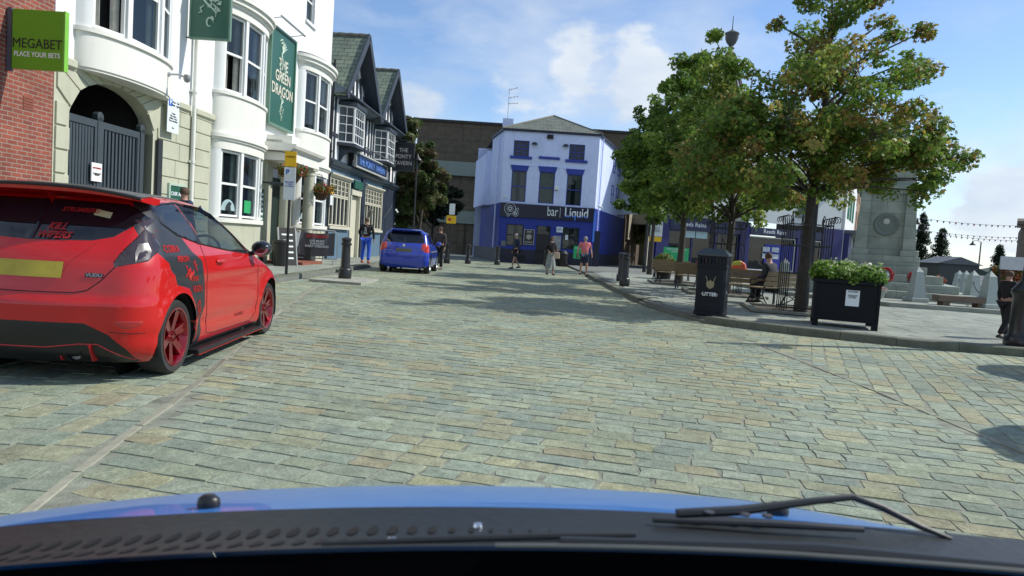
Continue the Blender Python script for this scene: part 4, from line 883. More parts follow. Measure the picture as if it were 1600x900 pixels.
def bay(u0, u1, pr, zs, zh, parent, cur=None, ope=False, wins=((-.90, -.42), (-.34, .34), (.42, .90)), wmat=None):
    """bow window storey between sill zs and head zh"""
    ed = [-1.0] + [t for w in wins for t in w] + [1.0]
    for i in range(0, len(ed), 2): bow('pier', u0, u1, pr, zs, zh, wmat or whitep, parent, ed[i], ed[i + 1], thick=.12, n=4)
    for k, (a, b) in enumerate(wins):
        A, B = bowp(u0, u1, pr, a, -.05), bowp(u0, u1, pr, b, -.05)
        window(parent, A, B, zs + .04, zh - .02, rows=2, cols=1, fw=.055, curtain=cur, open_low=(ope and k == 0))
def bands(u0, u1, pr, items, parent):
    for nm, z0, z1, e, mat in items: bow(nm, u0, u1, pr, z0, z1, mat, parent, e=e)
curA = ((('l', .18), ('r', .16)), net_m); curB = ((('l', .2), ('r', .2)), curtain_m)
# bay over the arch
bands(13.28, 16.35, .52, [('bay_base', 3.98, 4.62, 0, cream), ('bay_soffit', 3.93, 3.98, -.03, cream), ('bay_sill', 4.62, 4.70, .05, cream), ('bay_head', 6.9, 7.5, 0, cream)], r)
bay(13.28, 16.35, .50, 4.70, 6.9, r, curB, True)
# the two double-height bays
for u0, u1 in ((18.68, 21.72), (24.75, 27.95)):
    bands(u0, u1, .50, [('bay_base', .1, 1.30, -.02, stone), ('bay_sill', 1.30, 1.42, .06, cream), ('bay_head', 3.22, 3.46, .0, cream), ('bay_cornice', 3.46, 3.52, .05, cream), ('bay_cornice', 3.52, 3.62, .10, cream), ('bay_apron', 3.62, 4.64, .0, cream), ('bay_sill', 4.64, 4.71, .05, cream), ('bay_head', 6.75, 6.95, .0, cream), ('bay_cornice', 6.95, 7.02, .05, cream), ('bay_cornice', 7.02, 7.14, .13, cream), ('bay_cornice', 7.14, 7.24, .20, cream), ('bay_roof', 7.24, 7.30, .10, lead_m)], r)
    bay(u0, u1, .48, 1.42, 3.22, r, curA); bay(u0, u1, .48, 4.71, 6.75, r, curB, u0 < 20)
for u in (19.6, 25.3):
    zt = (8.9, 10.3) if u < 20 else (8.55, 10.1)
    window(r, (u, .08), (u + .87, .08), *zt, curtain=curA); MB().box(u - .08, u + .95, -.07, .1, zt[0] - .1, zt[0]).build('window_sill', whitep, r)
# round window film and posters in the pub windows
film = M('window_film', (.36, .50, .52), .4); fdark = M('film_dark', (.02, .03, .035), .5)
for u0, u1, t in ((18.68, 21.72, -.66), (18.68, 21.72, 0.), (24.75, 27.95, -.66)):
    A = Vector((*bowp(u0, u1, .48, t - .24, -.06), 0)); B = Vector((*bowp(u0, u1, .48, t + .24, -.06), 0)); d = (B - A).normalized(); n_ = Vector((d.y, -d.x, 0)); c = (A + B) / 2
    if t < -.1:
        mb = MB(); mb.add([c + n_ * -.03 + d * (.27 * math.cos(a)) + Vector((0, 0, 1.62 + .30 * math.sin(a))) for a in [math.pi * k / 16 for k in range(17)]], [tuple(range(17))]); o = mb.build('window_film', film, r)
        mb = MB(); mb.add([c + n_ * -.026 + d * x + Vector((0, 0, 1.62 + z)) for x, z in ((-.1, .0), (.12, .0), (.10, .12), (.14, .20), (.04, .25), (-.04, .18), (-.10, .08))], [tuple(range(7))]); mb.build('emblem', fdark, o)
    else:
        mb = MB(); mb.add([c + n_ * -.03 + d * x + Vector((0, 0, z)) for x, z in ((-.22, 1.60), (.22, 1.60), (.22, 1.95), (-.22, 1.95))], [(0, 1, 2, 3)]); mb.build('green_poster', M('poster_green', (.03, .35, .12), .5), r)
# porch: two columns, entablature, door
for u in (22.45, 24.55):
    pc = MB(); pc.lathe([(.20, .70), (.23, .74), (.23, .80), (.19, .85), (.185, .90), (.165, 3.08), (.19, 3.10), (.19, 3.14), (.17, 3.17), (.22, 3.26)], (u, -.62, 0), 24)
    pc.box(u - .22, u + .22, -.84, -.40, 3.26, 3.33); pc.build('porch_column', stone, r, smooth=True)
for u in (22.45, 24.55): MB().box(u - .27, u + .27, -.89, -.35, .1, .70).build('column_base', MATS['dark_green_paint'], r, bevel=.02)
eb = MB(); eb.box(22.18, 24.82, -.86, 0, 3.33, 3.62); eb.build('porch_beam', cream, r)
eb = MB(); cornice(eb, 22.02, 24.98, -.86, 3.62, [(-.86, 0), (.02, 0), (.05, .06), (.14, .09), (.18, .17), (.18, .22), (-.86, .26)]); eb.box(22.3, 23.0, -.80, 0, 3.86, 4.12); eb.box(22.3, 24.7, -.5, 0, 3.86, 3.98); eb.build('porch_cornice', cream, r)
for u in (22.45, 24.55): MB().box(u - .14, u + .14, -.06, 0, .1, 3.33).build('pilaster', stone, r)
dm = M('dark_door_paint', (.02, .035, .03), .4)
MB().box(22.9, 24.2, .25, .32, .1, 2.9).build('door', dm, r)
MB().box(22.6, 24.6, -1.2, 0, .1, .2).build('doorstep', M('red_tile', (.24, .08, .05), .8), r)
# drainpipes on the pub
def pipe(label, u, z0, z1, mat, y=-.09, rad=.05):
    q = lthing('drainpipe', label, 'drainpipe', u); mb = MB(); mb.tube([(u, y, z0), (u, y, z1)], rad, 10); mb.build('pipe', mat, q, smooth=True)
    for z in [z0 + .9 + 1.7 * i for i in range(int((z1 - z0 - .9) / 1.7) + 1)]: cb = MB(); cb.lathe([(rad + .015, -.04), (rad + .015, .04)], (u, y, z), 10); cb.box(u - .1, u + .1, y + .02, 0, z - .02, z + .02); cb.build('pipe_clip', mat, q)
    return q
pipe('cream painted drainpipe between the arch and the first full height bay', 17.57, .12, 11.3, cream)
pipe('black drainpipe between the white pub and the timbered pub', 28.48, .12, 8.0, plastic_b)
# ---------------- slatted gates
gm_ = M('slate_blue_gate', (.045, .06, .072), .55, var=.1, bump=.1)
r = lthing('slatted_gate', 'tall slate blue slatted double gate in the stone archway', 'gate', 13.2, y=.0)
y0 = .12
for a, b in ((13.22, 14.20), (14.32, 15.66)):
    g = MB(); n = 11
    for i in range(n):
        x = a + (b - a) * (i + .5) / n; g.box(x - .033, x + .033, y0 + .02, y0 + .05, .35, 3.05)
    g.build('slats', gm_, r)
    g = MB(); g.box(a, b, y0, y0 + .07, 2.98, 3.12); g.box(a, b, y0, y0 + .07, .2, .36); g.box(a, b, y0 + .051, y0 + .09, 1.5, 1.64); g.box(a, a + .08, y0 - .002, y0 + .072, .2, 3.12); g.box(b - .08, b, y0 - .002, y0 + .072, .2, 3.12); g.build('gate_frame', gm_, r, bevel=.006)
for x in (14.26, 15.74):
    g = MB(); g.box(x - .07, x + .07, y0 - .02, y0 + .1, .12, 3.2); g.lathe([(0, -.06), (.10, -.06), (.10, .06), (0, .06)], (x, y0 + .04, 3.20), 16, Matrix.Rotation(math.pi / 2, 3, 'X')); g.build('gate_post', gm_, r, bevel=.01)
g = MB(); g.box(15.62, 15.74, y0 - .05, y0 + .02, 1.6, 1.75); g.build('latch', chrome_m, r)
r = lthing('notice', 'small white notice fixed to the slatted gate', 'sign', 14.0); MB().box(13.98, 14.30, .075, .095, 1.92, 2.28).build('plate', M('white_board', (.8, .8, .8), .5), r)
text('NO PARKING', .042, M('sign_red', (.5, .03, .03), .5), r, (14.14, .07, 2.18), name='heading'); text('24 HOUR ACCESS\nREQUIRED', .03, MATS['dark_lettering'], r, (14.14, .07, 2.06))
cbm = MB(); cbm.tube([(16.02, .3, .2), (16.0, .32, .8), (16.05, .28, 1.4), (15.98, .3, 2.0), (16.04, .3, 2.6), (16.0, .3, 3.0), (15.9, .35, 3.05)], .02, 8)
r = lthing('cable', 'pale flexible conduit hanging down the right side of the archway', 'cable', 16.0); cbm.ox = 16.0; cbm.build('conduit', M('pale_conduit', (.55, .55, .5), .6), r, smooth=True)
r = lthing('gate_stop_board', 'tall narrow dark board on the right edge of the archway', 'board', 16.15); MB().box(16.06, 16.24, -.08, -.03, .12, 3.05).build('board', M('dark_board', (.02, .025, .03), .6), r)
# ---------------- signs and fittings on the pub
greenb = M('dark_green_board', (.02, .10, .065), .4, var=.08)
gold = M('cream_letter', (.62, .60, .48), .5)
palel = M('pale_green_line', (.42, .55, .45), .5)
def swirl(parent, c, sc, mat, seed, T, name='emblem'):
    """generic winged beast emblem made of curling strokes and leaf tips"""
    mb = MB(); rn = random.Random(seed); P = lambda x, z: T(c[0] + x * sc, c[1] + z * sc)
    def st(pts, w):
        rs = [w * sc * math.sin(math.pi * (i + .8) / (len(pts) + .8)) for i in range(len(pts))]; mb.tube([P(*p) for p in pts], rs, 6)
    spine = [(-.35 + .03 * i + .18 * math.sin(i * .55), .9 - i * .1) for i in range(17)]; st(spine, .05)
    st([(.12 * math.cos(a) * (1.4 - a / 8), -.95 + .2 * math.sin(a) * (1.3 - a / 8)) for a in [k * .45 for k in range(13)]], .045)
    for k in range(5): a = .5 + k * .22; st([(-.2, .25), (-.2 + .4 * math.cos(a), .3 + .45 * math.sin(a)), (-.1 + .65 * math.cos(a + .15), .3 + .6 * math.sin(a + .15))], .03)
    for k in range(9):
        a = rn.uniform(0, 6.28); x, z = rn.uniform(-.45, .45), rn.uniform(-.75, .5)
        for j in range(3): st([(x, z), (x + .16 * math.cos(a + j * .7), z + .16 * math.sin(a + j * .7))], .035)
    st([(-.5, .82), (-.38, .93), (-.25, .95), (-.15, .85), (-.28, .80), (-.35, .72)], .055); st([(.05, -.1), (.25, -.25), (.2, -.45), (.33, -.5)], .04); st([(-.25, -.2), (-.42, -.35), (-.35, -.5), (-.5, -.55)], .04)
    return mb.build(name, mat, parent, smooth=True)
OX = 0.
r = sgn('hanging_sign', 'dark green hanging pub sign with a pale dragon-like emblem', (wx(17.25), wy(17.25), 5.62), cat='pub sign')
MB().box(.10, 1.02, -.035, .035, 0, 1.6).build('board', greenb, r)
f_ = MB(); [f_.box(*q) for q in ((.07, .115, -.05, .05, -.03, 1.63), (1.005, 1.05, -.05, .05, -.03, 1.63), (.116, 1.004, -.05, .05, -.03, .015), (.116, 1.004, -.05, .05, 1.585, 1.63))]; f_.build('frame', M('green_frame', (.12, .22, .16), .5), r, bevel=.006)
b = MB(); b.beam((-.02, 0, 1.75), (1.3, 0, 1.75), .04, .04); b.tube([(.2, 0, 1.75), (.2, 0, 1.6)], .01, 6); b.tube([(1.0, 0, 1.75), (1.0, 0, 1.6)], .01, 6); b.beam((-.02, 0, -.0), (.1, 0, .0), .03, .03); b.build('bracket', plastic_b, r)
swirl(r, (.56, .88), .55, palel, 3, lambda x, z: (x, -.05, z))
r = lthing('wall_sign', 'tall dark green board reading THE GREEN DRAGON between the bays', 'pub sign', 22.0)
MB().box(21.95, 23.95, -.16, -.10, 4.46, 7.36).build('board', greenb, r)
f_ = MB(); [f_.box(*q) for q in ((21.88, 21.96, -.20, -.02, 4.40, 7.42), (23.94, 24.02, -.20, -.02, 4.40, 7.42), (21.961, 23.939, -.20, -.02, 4.40, 4.47), (21.961, 23.939, -.20, -.02, 7.35, 7.42))]; f_.build('frame', MATS['green_frame'], r)
for s_, z in (('THE', 6.38), ('GREEN', 5.98), ('DRAGON', 5.55)): text(s_, .46, gold, r, (22.98, -.17, z), bold=.008, sx=.9)
swirl(r, (22.95, 6.55), .62, palel, 8, lambda x, z: (x, -.168, z)); swirl(r, (22.98, 5.05), .36, palel, 9, lambda x, z: (x, -.168, z))
lb = MB(); lb.tube([(21.9, -.45, 7.62), (24.0, -.45, 7.62)], .035, 8); lb.tube([(22.0, 0, 7.55), (22.0, -.45, 7.62)], .015, 6); lb.tube([(23.9, 0, 7.55), (23.9, -.45, 7.62)], .015, 6); lb.build('light_bar', M('pale_metal', (.45, .46, .46), .4, metal=.6), r, smooth=True)
r = lthing('security_camera', 'dome security camera on a bracket on the bay above the archway', 'camera', 15.9)
b = MB(); b.lathe([(0, 0), (.05, 0), (.05, .02), (0, .02)], (15.75, -.42, 4.42), 12, Matrix.Rotation(math.pi / 2, 3, 'X')); b.tube([(15.75, -.42, 4.42), (15.78, -.62, 4.43), (15.80, -.72, 4.40)], .022, 8); b.build('bracket', MATS['pale_metal'], r, smooth=True)
b = MB(); b.lathe([(0, .08), (.06, .07), (.075, .02), (.075, -.03), (.05, -.08), (0, -.10)], (15.82, -.80, 4.37), 14); b.build('dome', M('camera_grey', (.25, .26, .26), .4), r, smooth=True)
def parksign(parent, x, y, z0, w, h, T=None):
    pass
blue_s = M('sign_blue', (.03, .12, .5), .5); wh_s = M('sign_white', (.72, .78, .80), .5); yel_s = M('sign_yellow', (.85, .52, .01), .5)
r = lthing('parking_sign', 'white and blue parking times sign beside the archway', 'sign', 16.3)
MB().box(16.22, 16.72, -.17, -.155, 3.25, 4.05).build('plate', wh_s, r); MB().box(16.45, 16.5, -.155, 0, 3.4, 3.45).build('bracket', lead_m, r)
MB().box(16.26, 16.40, -.176, -.171, 3.84, 4.00).build('blue_square', blue_s, r); text('P', .15, wh_s, r, (16.33, -.178, 3.92), bold=.004)
text('Mon - Sat\n8am - 6pm', .075, MATS['dark_lettering'], r, (16.56, -.172, 3.91)); text('1 hour\nNo return\nwithin 1 hour\nPay at machine', .062, MATS['dark_lettering'], r, (16.47, -.172, 3.60)); text('<--', .08, MATS['dark_lettering'], r, (16.47, -.172, 3.36), bold=.003)
r = lthing('wall_plaque', 'green plaque with white words low on the pub wall by the drainpipe', 'sign', 16.8)
MB().box(16.62, 17.32, -.06, -.03, 1.25, 2.08).build('plate', greenb, r); f_ = MB(); [f_.box(*q) for q in ((16.58, 16.63, -.08, 0, 1.22, 2.12), (17.31, 17.36, -.08, 0, 1.22, 2.12), (16.631, 17.309, -.08, 0, 2.07, 2.12))]; f_.build('frame', MATS['pale_green_line'], r)
text('CASK ALES', .12, wh_s, r, (16.97, -.065, 1.88), bold=.002); text('LIVE\nSPORT', .13, wh_s, r, (16.97, -.065, 1.58), bold=.002)
r = lthing('wall_panel', 'small pale service panel low on the stone wall beside the first full height bay', 'panel', 18.0); MB().box(17.95, 18.35, -.05, -.028, 1.35, 1.62).build('panel', film, r, bevel=.005)
r = lthing('menu_board', 'green framed menu board beside the porch', 'sign', 21.75); MB().box(21.72, 22.08, -.08, -.03, 1.35, 2.4).build('board', greenb, r)
for i in range(6): MB().box(21.78, 22.02, -.085, -.081, 1.45 + i * .15, 1.53 + i * .15).build('notice_panel', wh_s, r)
r = lthing('porch_spotlight', 'slim dark lamp projecting beside the porch column', 'lamp', 21.9); b = MB(); b.tube([(21.9, 0, 2.62), (21.9, -.35, 2.60)], .03, 8); b.tube([(21.9, -.35, 2.60), (21.9, -.75, 2.57)], .06, 10); b.build('lamp_body', MATS['dark_green_paint'], r, smooth=True)
# hanging baskets
leafy = None
def leaf_cloud(name, centers, rad, n, cols, size, parent, mat, seed, squash=.8, lobes=5, curl=.3):
    """many single leaves in clumps; each leaf its own tilt and colour"""
    g = np.random.default_rng(seed); C = np.asarray(centers, float)
    w = C[:, 3]**2.2 if C.shape[1] > 3 else np.ones(len(C)); idx = g.choice(len(C), n, p=w / w.sum())
    d = g.normal(size=(n, 3)); d /= np.linalg.norm(d, axis=1)[:, None]; rr = g.uniform(.12, 1.0, n)**(1 / 2.4)
    rad_ = (C[idx, 3] if C.shape[1] > 3 else np.full(n, rad)); P = C[idx, :3] + d * (rr * rad_)[:, None] * np.array([1, 1, squash])
    nn = d * .55 + g.normal(size=(n, 3)) * .6 + np.array([0, 0, .45]); nn /= np.linalg.norm(nn, axis=1)[:, None]
    t = np.cross(nn, g.normal(size=(n, 3))); t /= np.linalg.norm(t, axis=1)[:, None]; b = np.cross(nn, t)
    if lobes == 5: A = np.array([0, 35, 62, 100, 130, 180, 230, 260, 298, 325]) * math.pi / 180; Rr = np.array([1, .45, .92, .42, .62, .38, .62, .42, .92, .45])
    elif lobes == 3: A = np.array([0, 60, 120, 180, 240, 300]) * math.pi / 180; Rr = np.array([1, .7, .55, .75, .55, .7])
    else: A = np.array([0, 90, 180, 270]) * math.pi / 180; Rr = np.array([1, .45, 1, .45])
    m = len(A); s = size * g.uniform(.65, 1.2, n)
    V = P[:, None, :] + s[:, None, None] * (Rr * np.cos(A))[None, :, None] * t[:, None, :] + s[:, None, None] * (Rr * np.sin(A))[None, :, None] * b[:, None, :] - (s[:, None, None] * curl * (Rr**2)[None, :, None]) * nn[:, None, :]
    me = bpy.data.meshes.new(name); me.vertices.add(n * m); me.vertices.foreach_set('co', V.astype(np.float32).ravel()); me.loops.add(n * m); me.loops.foreach_set('vertex_index', np.arange(n * m, dtype=np.int32))
    me.polygons.add(n); me.polygons.foreach_set('loop_start', np.arange(0, n * m, m, dtype=np.int32)); me.update(calc_edges=True)
    cols = np.asarray(cols, float); clump = g.integers(0, len(cols), len(C)); pick = np.where(g.random(n) < .6, clump[idx], g.integers(0, len(cols), n)); cc = cols[pick] * g.uniform(.75, 1.25, n)[:, None]
    if callable(mat): pass
    a = me.color_attributes.new('Col', 'FLOAT_COLOR', 'POINT'); full = np.ones((n * m, 4), np.float32); full[:, :3] = np.repeat(cc, m, axis=0); a.data.foreach_set('color', full.ravel())
    me.materials.append(mat); o = bpy.data.objects.new(name, me); COL.objects.link(o); o.parent = parent; return o
leaf_mat = Mattr('leaf', rough=.5, bump=0, var=.1, vscale=4, trans=.45, spec=.35)
petal_mat = Mattr('petal', rough=.6, bump=0, var=.1, vscale=4, trans=.25)
REDS = [(.55, .03, .02), (.6, .06, .03), (.62, .12, .03), (.45, .01, .05), (.6, .3, .25)]
GRN = [(.05, .12, .02), (.07, .15, .03), (.10, .18, .03)]
for k, (u, z, lab) in enumerate(((22.1, 2.98, 'red and orange flower basket hanging in front of the near porch column'), (24.9, 2.62, 'red flower basket hanging beyond the porch columns'))):
    r = lthing('hanging_basket', lab, 'flower basket', u, y=-.95, z=z, group='hanging flower baskets'); OX = 0.
    MB().lathe([(0, -.34), (.14, -.30), (.24, -.16), (.27, 0), (0, 0)], (0, 0, 0), 16).build('basket', M('moss_brown', (.07, .05, .03), .9), r, smooth=True)
    b = MB(); [b.tube([(.25 * math.cos(a), .25 * math.sin(a), 0), (0, 0, .55)], .006, 5) for a in (0, 2.1, 4.2)]; b.tube([(0, 0, .55), (0, .5, .62), (0, .95, .62)], .012, 6); b.build('chains', plastic_b, r)
    cl = [(.3 * math.cos(a), .3 * math.sin(a), .05 + .05 * math.sin(3 * a), .2) for a in np.linspace(0, 6.2, 9)] + [(0, 0, .15, .25)]
    leaf_cloud('leaves', cl, .2, 900, GRN, .045, r, leaf_mat, 40 + k); leaf_cloud('flowers', cl, .22, 420, REDS, .04, r, petal_mat, 44 + k)
# satellite-style cowls and small fittings on the timbered pub are built below
# ---------------- ponty tavern
tim = M('timber_blue_black', (.025, .035, .05), .6, var=.15); bluew = M('grey_blue_paint', (.10, .17, .24), .6, var=.1, dirt=.2); panelw = M('panel_white', (.78, .79, .78), .7, var=.05, dirt=.15)
wcream = M('cream_joinery', (.55, .53, .42), .6, var=.06)
slate = Mbrick('green_slate', (.20, .25, .18), (.14, .18, .14), (.05, .06, .05), .42, .20, .012, axis='XZ', bump=.8, rough=.75)
r = tav = lthing('timbered_pub', 'black and white timbered pub with twin gables and a blue painted ground floor', 'pub', 28.55)
E0, E1 = 28.55, 41.2
w = MB(); wall_holes(w, E0, E1, 0, 3.95, [(28.75, 31.6, 1.45, 3.45), (31.95, 33.4, 0, 2.95), (34.3, 37.8, 1.45, 3.45)], .3); w.quad((E1, 0, 0), (E1, 7, 0), (E1, 7, 3.95), (E1, 0, 3.95)); w.build('ground_floor_wall', bluew, r)
w = MB(); wall_holes(w, E0, E1, 3.95, 7.0, [(32.6, 33.6, 4.6, 6.4)], .25); w.quad((E1, 0, 3.95), (E1, 7, 3.95), (E1, 7, 7), (E1, 0, 7))
G1, G2 = (28.75, 34.0, 9.75), (34.6, 40.3, 9.75)
for a, b, zt in (G1, G2): w.add([(a, -.02, 6.9), (b, -.02, 6.9), ((a + b) / 2, -.02, zt - .15)], [(0, 1, 2)])
w.build('upper_wall', panelw, r)
t_ = MB()
for x in (28.62, 29.1, 31.7, 32.3, 33.9, 34.5, 35.0, 35.45, 38.1, 38.6, 39.3, 40.1, 41.1): t_.box(x - .08, x + .08, -.05, .01, 4.05, 6.95)
for z in (4.1, 6.85): t_.box(E0, E1, -.06, .012, z - .1, z + .1)
for a, b in ((28.6, 29.9), (31.6, 32.5), (33.7, 35.2), (38.2, 41.1)): t_.box(a, b, -.045, .011, 5.1, 5.24)
for a, b, zt in (G1, G2):
    m = (a + b) / 2; h = zt - 7.0
    t_.box(a + .1, b - .1, -.09, -.02, 6.95, 7.2)
    for fx in (-.75, -.5, -.25, 0, .25, .5, .75):
        x = m + fx * (b - a) / 2; t_.beam((x, -.06, 7.1), (x + (.25 if fx < 0 else -.25 if fx > 0 else 0), -.06, 7.0 + h * (1 - abs(fx)) - .2), .13, .05, (0, 1, 0))
    t_.beam((a + 1.1, -.06, 8.0), (b - 1.1, -.06, 8.0), .13, .05, (0, 1, 0))
t_.build('timber_frame', tim, r)
for a, b, zt in (G1, G2):
    m = (a + b) / 2; yo = -.62
    g = MB(); g.add([(m, yo, zt), (m, 7, zt), (a - .25, 7, 6.75), (a - .25, yo, 6.75), (m, yo, zt - .12), (m, 7, zt - .12), (a - .25, 7, 6.63), (a - .25, yo, 6.63)], [(0, 1, 2, 3), (7, 6, 5, 4), (0, 3, 7, 4), (2, 6, 7, 3), (1, 5, 6, 2)])
    g.add([(m, yo, zt), (b + .25, yo, 6.75), (b + .25, 7, 6.75), (m, 7, zt), (m, yo, zt - .12), (b + .25, yo, 6.63), (b + .25, 7, 6.63), (m, 7, zt - .12)], [(0, 1, 2, 3), (7, 6, 5, 4), (0, 4, 5, 1), (2, 6, 5, 1), (3, 2, 6, 7)])
    g.build('roof', slate_r := MATS.get('slate_roof') or Mbrick('slate_roof', (.20, .25, .18), (.13, .17, .13), (.045, .05, .045), .40, .21, .014, axis='YZ', bump=.8, rough=.75), r)
    rt = MB()
    for i in range(18): rt.tube([(m, yo + i * .45, zt + .02), (m, yo + i * .45 + .43, zt + .035)], [.085, .095], 8)
    rt.build('ridge_tiles', M('ridge_clay', (.16, .16, .13), .85, var=.3, vscale=5), r, smooth=True)
    bb = MB()
    for sx_ in (-1, 1):
        e = m + sx_ * ((b - a) / 2 + .3); bb.beam((m, yo - .03, zt - .02), (e, yo - .03, 6.62), .06, .32, (0, 0, 1)); bb.beam((m, yo + .15, zt - .16), (e, yo + .15, 6.50), .30, .05, (0, 0, 1))
    bb.build('barge_boards', tim, r)
    sb = MB(); sb.add([(m, yo, zt - .16), (a - .2, yo, 6.6), (a - .2, 0, 6.6), (m, 0, zt - .16), (b + .2, yo, 6.6), (b + .2, 0, 6.6)], [(0, 1, 2, 3), (0, 3, 5, 4)]); sb.build('soffit', tim, r)
    ct = MB(); ct.add([(a - .3, -.60, 6.90), (b + .3, -.60, 6.90), (b + .3, 0, 7.18), (a - .3, 0, 7.18), (a - .3, -.60, 6.78), (b + .3, -.60, 6.78), (b + .3, 0, 6.66), (a - .3, 0, 6.66)], [(0, 1, 2, 3), (4, 7, 6, 5), (0, 4, 5, 1), (0, 3, 7, 4), (1, 5, 6, 2)]); ct.build('pent_roof', M('blue_grey_lead', (.10, .14, .18), .6), r)
# gutters
gt = MB(); gt.tube([(28.4, -.64, 6.80), (E1, -.64, 6.80)], .06, 8); gt.build('gutter', tim, r, smooth=True)
# oriel windows
for a, b in ((29.55, 31.75), (35.65, 37.95)):
    pr_ = .62; F_ = [(a, 0), (a + .35, -pr_), (b - .35, -pr_), (b, 0)]
    for (p, q, cl) in ((F_[0], F_[1], 2), (F_[1], F_[2], 4), (F_[2], F_[3], 2)): window(r, p, q, 4.95, 6.45, rows=4, cols=cl, fw=.06, bw=.028, sash=False, gm=glass, curtain=((('l', .25),), net_m))
    ob = MB(); ob.prism([(a - .06, 0), (a + .3, -pr_ - .07), (b - .3, -pr_ - .07), (b + .06, 0)], 4.82, 4.94, 'z'); ob.prism([(a + .25, 0), (a + .5, -pr_ * .7), (b - .5, -pr_ * .7), (b - .25, 0)], 4.66, 4.82, 'z'); ob.build('oriel_base', tim, r); ob = MB(); ob.prism([(a - .06, 0), (a + .3, -pr_ - .07), (b - .3, -pr_ - .07), (b + .06, 0)], 6.46, 6.62, 'z'); ob.build('oriel_head', tim, r)
    for x in (a + .35, b - .35): k = MB(); k.prism([(-.01, 4.1), (-.01, 4.66), (-pr_ * .75, 4.66), (-.2, 4.45)], x - .07, x + .07, 'x'); k.build('bracket', tim, r)
window(r, (32.6, .06), (33.6, .06), 4.6, 6.4, rows=4, cols=2, sash=False, fm_=whitep)
# ground floor windows, door, fascia
for a, b, n_ in ((28.8, 31.55, 5), (34.35, 37.75, 6)):
    for i in range(n_):
        x0 = a + (b - a) * i / n_; x1 = a + (b - a) * (i + 1) / n_
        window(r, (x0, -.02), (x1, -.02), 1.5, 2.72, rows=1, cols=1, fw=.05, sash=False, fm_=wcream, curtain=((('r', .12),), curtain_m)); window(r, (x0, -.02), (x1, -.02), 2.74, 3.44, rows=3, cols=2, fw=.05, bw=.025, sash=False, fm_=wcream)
    sb = MB(); sb.box(a - .12, b + .12, -.14, .02, 1.36, 1.48); cornice(sb, a - .15, b + .15, -.02, 3.46, [(-.02, 0), (.05, 0), (.10, .07), (.16, .10), (.16, .16), (-.02, .18)]); sb.box(a - .12, a, -.06, .03, 1.48, 3.46); sb.box(b, b + .12, -.06, .03, 1.48, 3.46); sb.build('window_surround', wcream, r)
db = MB(); db.box(31.98, 33.37, .10, .16, .12, 2.92); db.build('door', wcream, r)
pb = MB(); pb.box(31.85, 32.0, -.06, .1, .12, 3.1); pb.box(33.35, 33.5, -.06, .1, .12, 3.1); pb.box(31.85, 33.5, -.1, .1, 2.95, 3.2); pb.build('door_case', wcream, r)
MB().box(33.6, 34.15, -.1, .02, .1, 3.9).build('dark_pilaster', M('navy_paint', (.02, .03, .05), .5), r); MB().box(38.0, E1 + .01, -.05, .0, .1, 3.9).build('dark_pilaster', MATS['navy_paint'], r)
MB().box(31.95, 33.4, -.18, -.1, 3.25, 3.6).build('door_board', greenb, r)
cb = MB(); cornice(cb, E0, E1 + .1, 0, 3.85, [(-.02, 0), (.12, 0), (.14, .08), (.24, .13), (.28, .22), (-.02, .27)]); cb.build('cornice', M('navy_cornice', (.05, .075, .10), .5), r)
# name board leaning out over the cornice
r = lthing('fascia_sign', 'long navy fascia board reading THE PONTY TAVERN', 'pub sign', 31.2)
MB().box(31.1, 36.9, -.42, -.34, 4.18, 4.72).build('board', M('navy_board', (.015, .03, .075), .4), r)
f_ = MB(); [f_.box(*q) for q in ((31.04, 31.1, -.44, -.32, 4.12, 4.78), (36.9, 36.96, -.44, -.32, 4.12, 4.78), (31.1, 36.9, -.44, -.32, 4.12, 4.179), (31.1, 36.9, -.44, -.32, 4.721, 4.78))]; f_.build('frame', M('pale_frame', (.45, .46, .42), .5), r)
text('THE PONTY TAVERN', .46, M('bright_blue_letter', (.12, .25, .65), .5), r, (34.0, -.425, 4.43), bold=.006, sx=1.12)
lb = MB(); [lb.tube([(x, -.4, 4.78), (x, -.55, 5.0), (x, -.8, 4.98)], .012, 6) for x in (31.6, 32.9, 34.2, 35.5, 36.5)]; lb.tube([(31.2, -.8, 4.96), (36.8, -.8, 4.96)], .03, 8); lb.build('swan_neck_lights', lead_m, r, smooth=True)
OX = 0.
r = sgn('hanging_sign', 'black hanging sign with silver words THE PONTY TAVERN at the pub corner', (wx(39.3), wy(39.3), 4.85), cat='pub sign')
MB().box(.20, 1.28, -.05, .05, 0, 1.45).build('board', M('sign_black', (.008, .010, .014), .3), r)
f_ = MB(); [f_.box(*q) for q in ((.14, .20, -.07, .07, -.06, 1.51), (1.28, 1.34, -.07, .07, -.06, 1.51), (.2, 1.28, -.07, .07, -.06, -.001), (.2, 1.28, -.07, .07, 1.451, 1.51))]; f_.build('frame', tim, r)
for s_, z in (('THE', 1.08), ('PONTY', .74), ('TAVERN', .38)): text(s_, .30, M('silver_word', (.45, .45, .45), .4), r, (.74, -.056, z), bold=.003, sx=.88)
b = MB(); b.beam((-.05, 0, 1.62), (1.35, 0, 1.62), .05, .05); b.tube([(.0, 0, 1.95), (.6, 0, 1.64)], .02, 6); b.build('bracket', tim, r)
r = lthing('wall_lantern', 'black wall lantern on a scrolled bracket beside the tavern door', 'lantern', 33.9)
b = MB(); b.tube([(33.9, 0, 2.5), (33.9, -.3, 2.6), (33.9, -.45, 2.45)], .02, 6); b.build('bracket', plastic_b, r)
b = MB(); b.lathe([(0, -.28), (.07, -.26), (.11, .0), (.13, .02), (.02, .14), (0, .18)], (33.9, -.45, 2.30), sq=6); b.build('lantern_body', M('lantern_glass', (.12, .12, .10), .2), r)
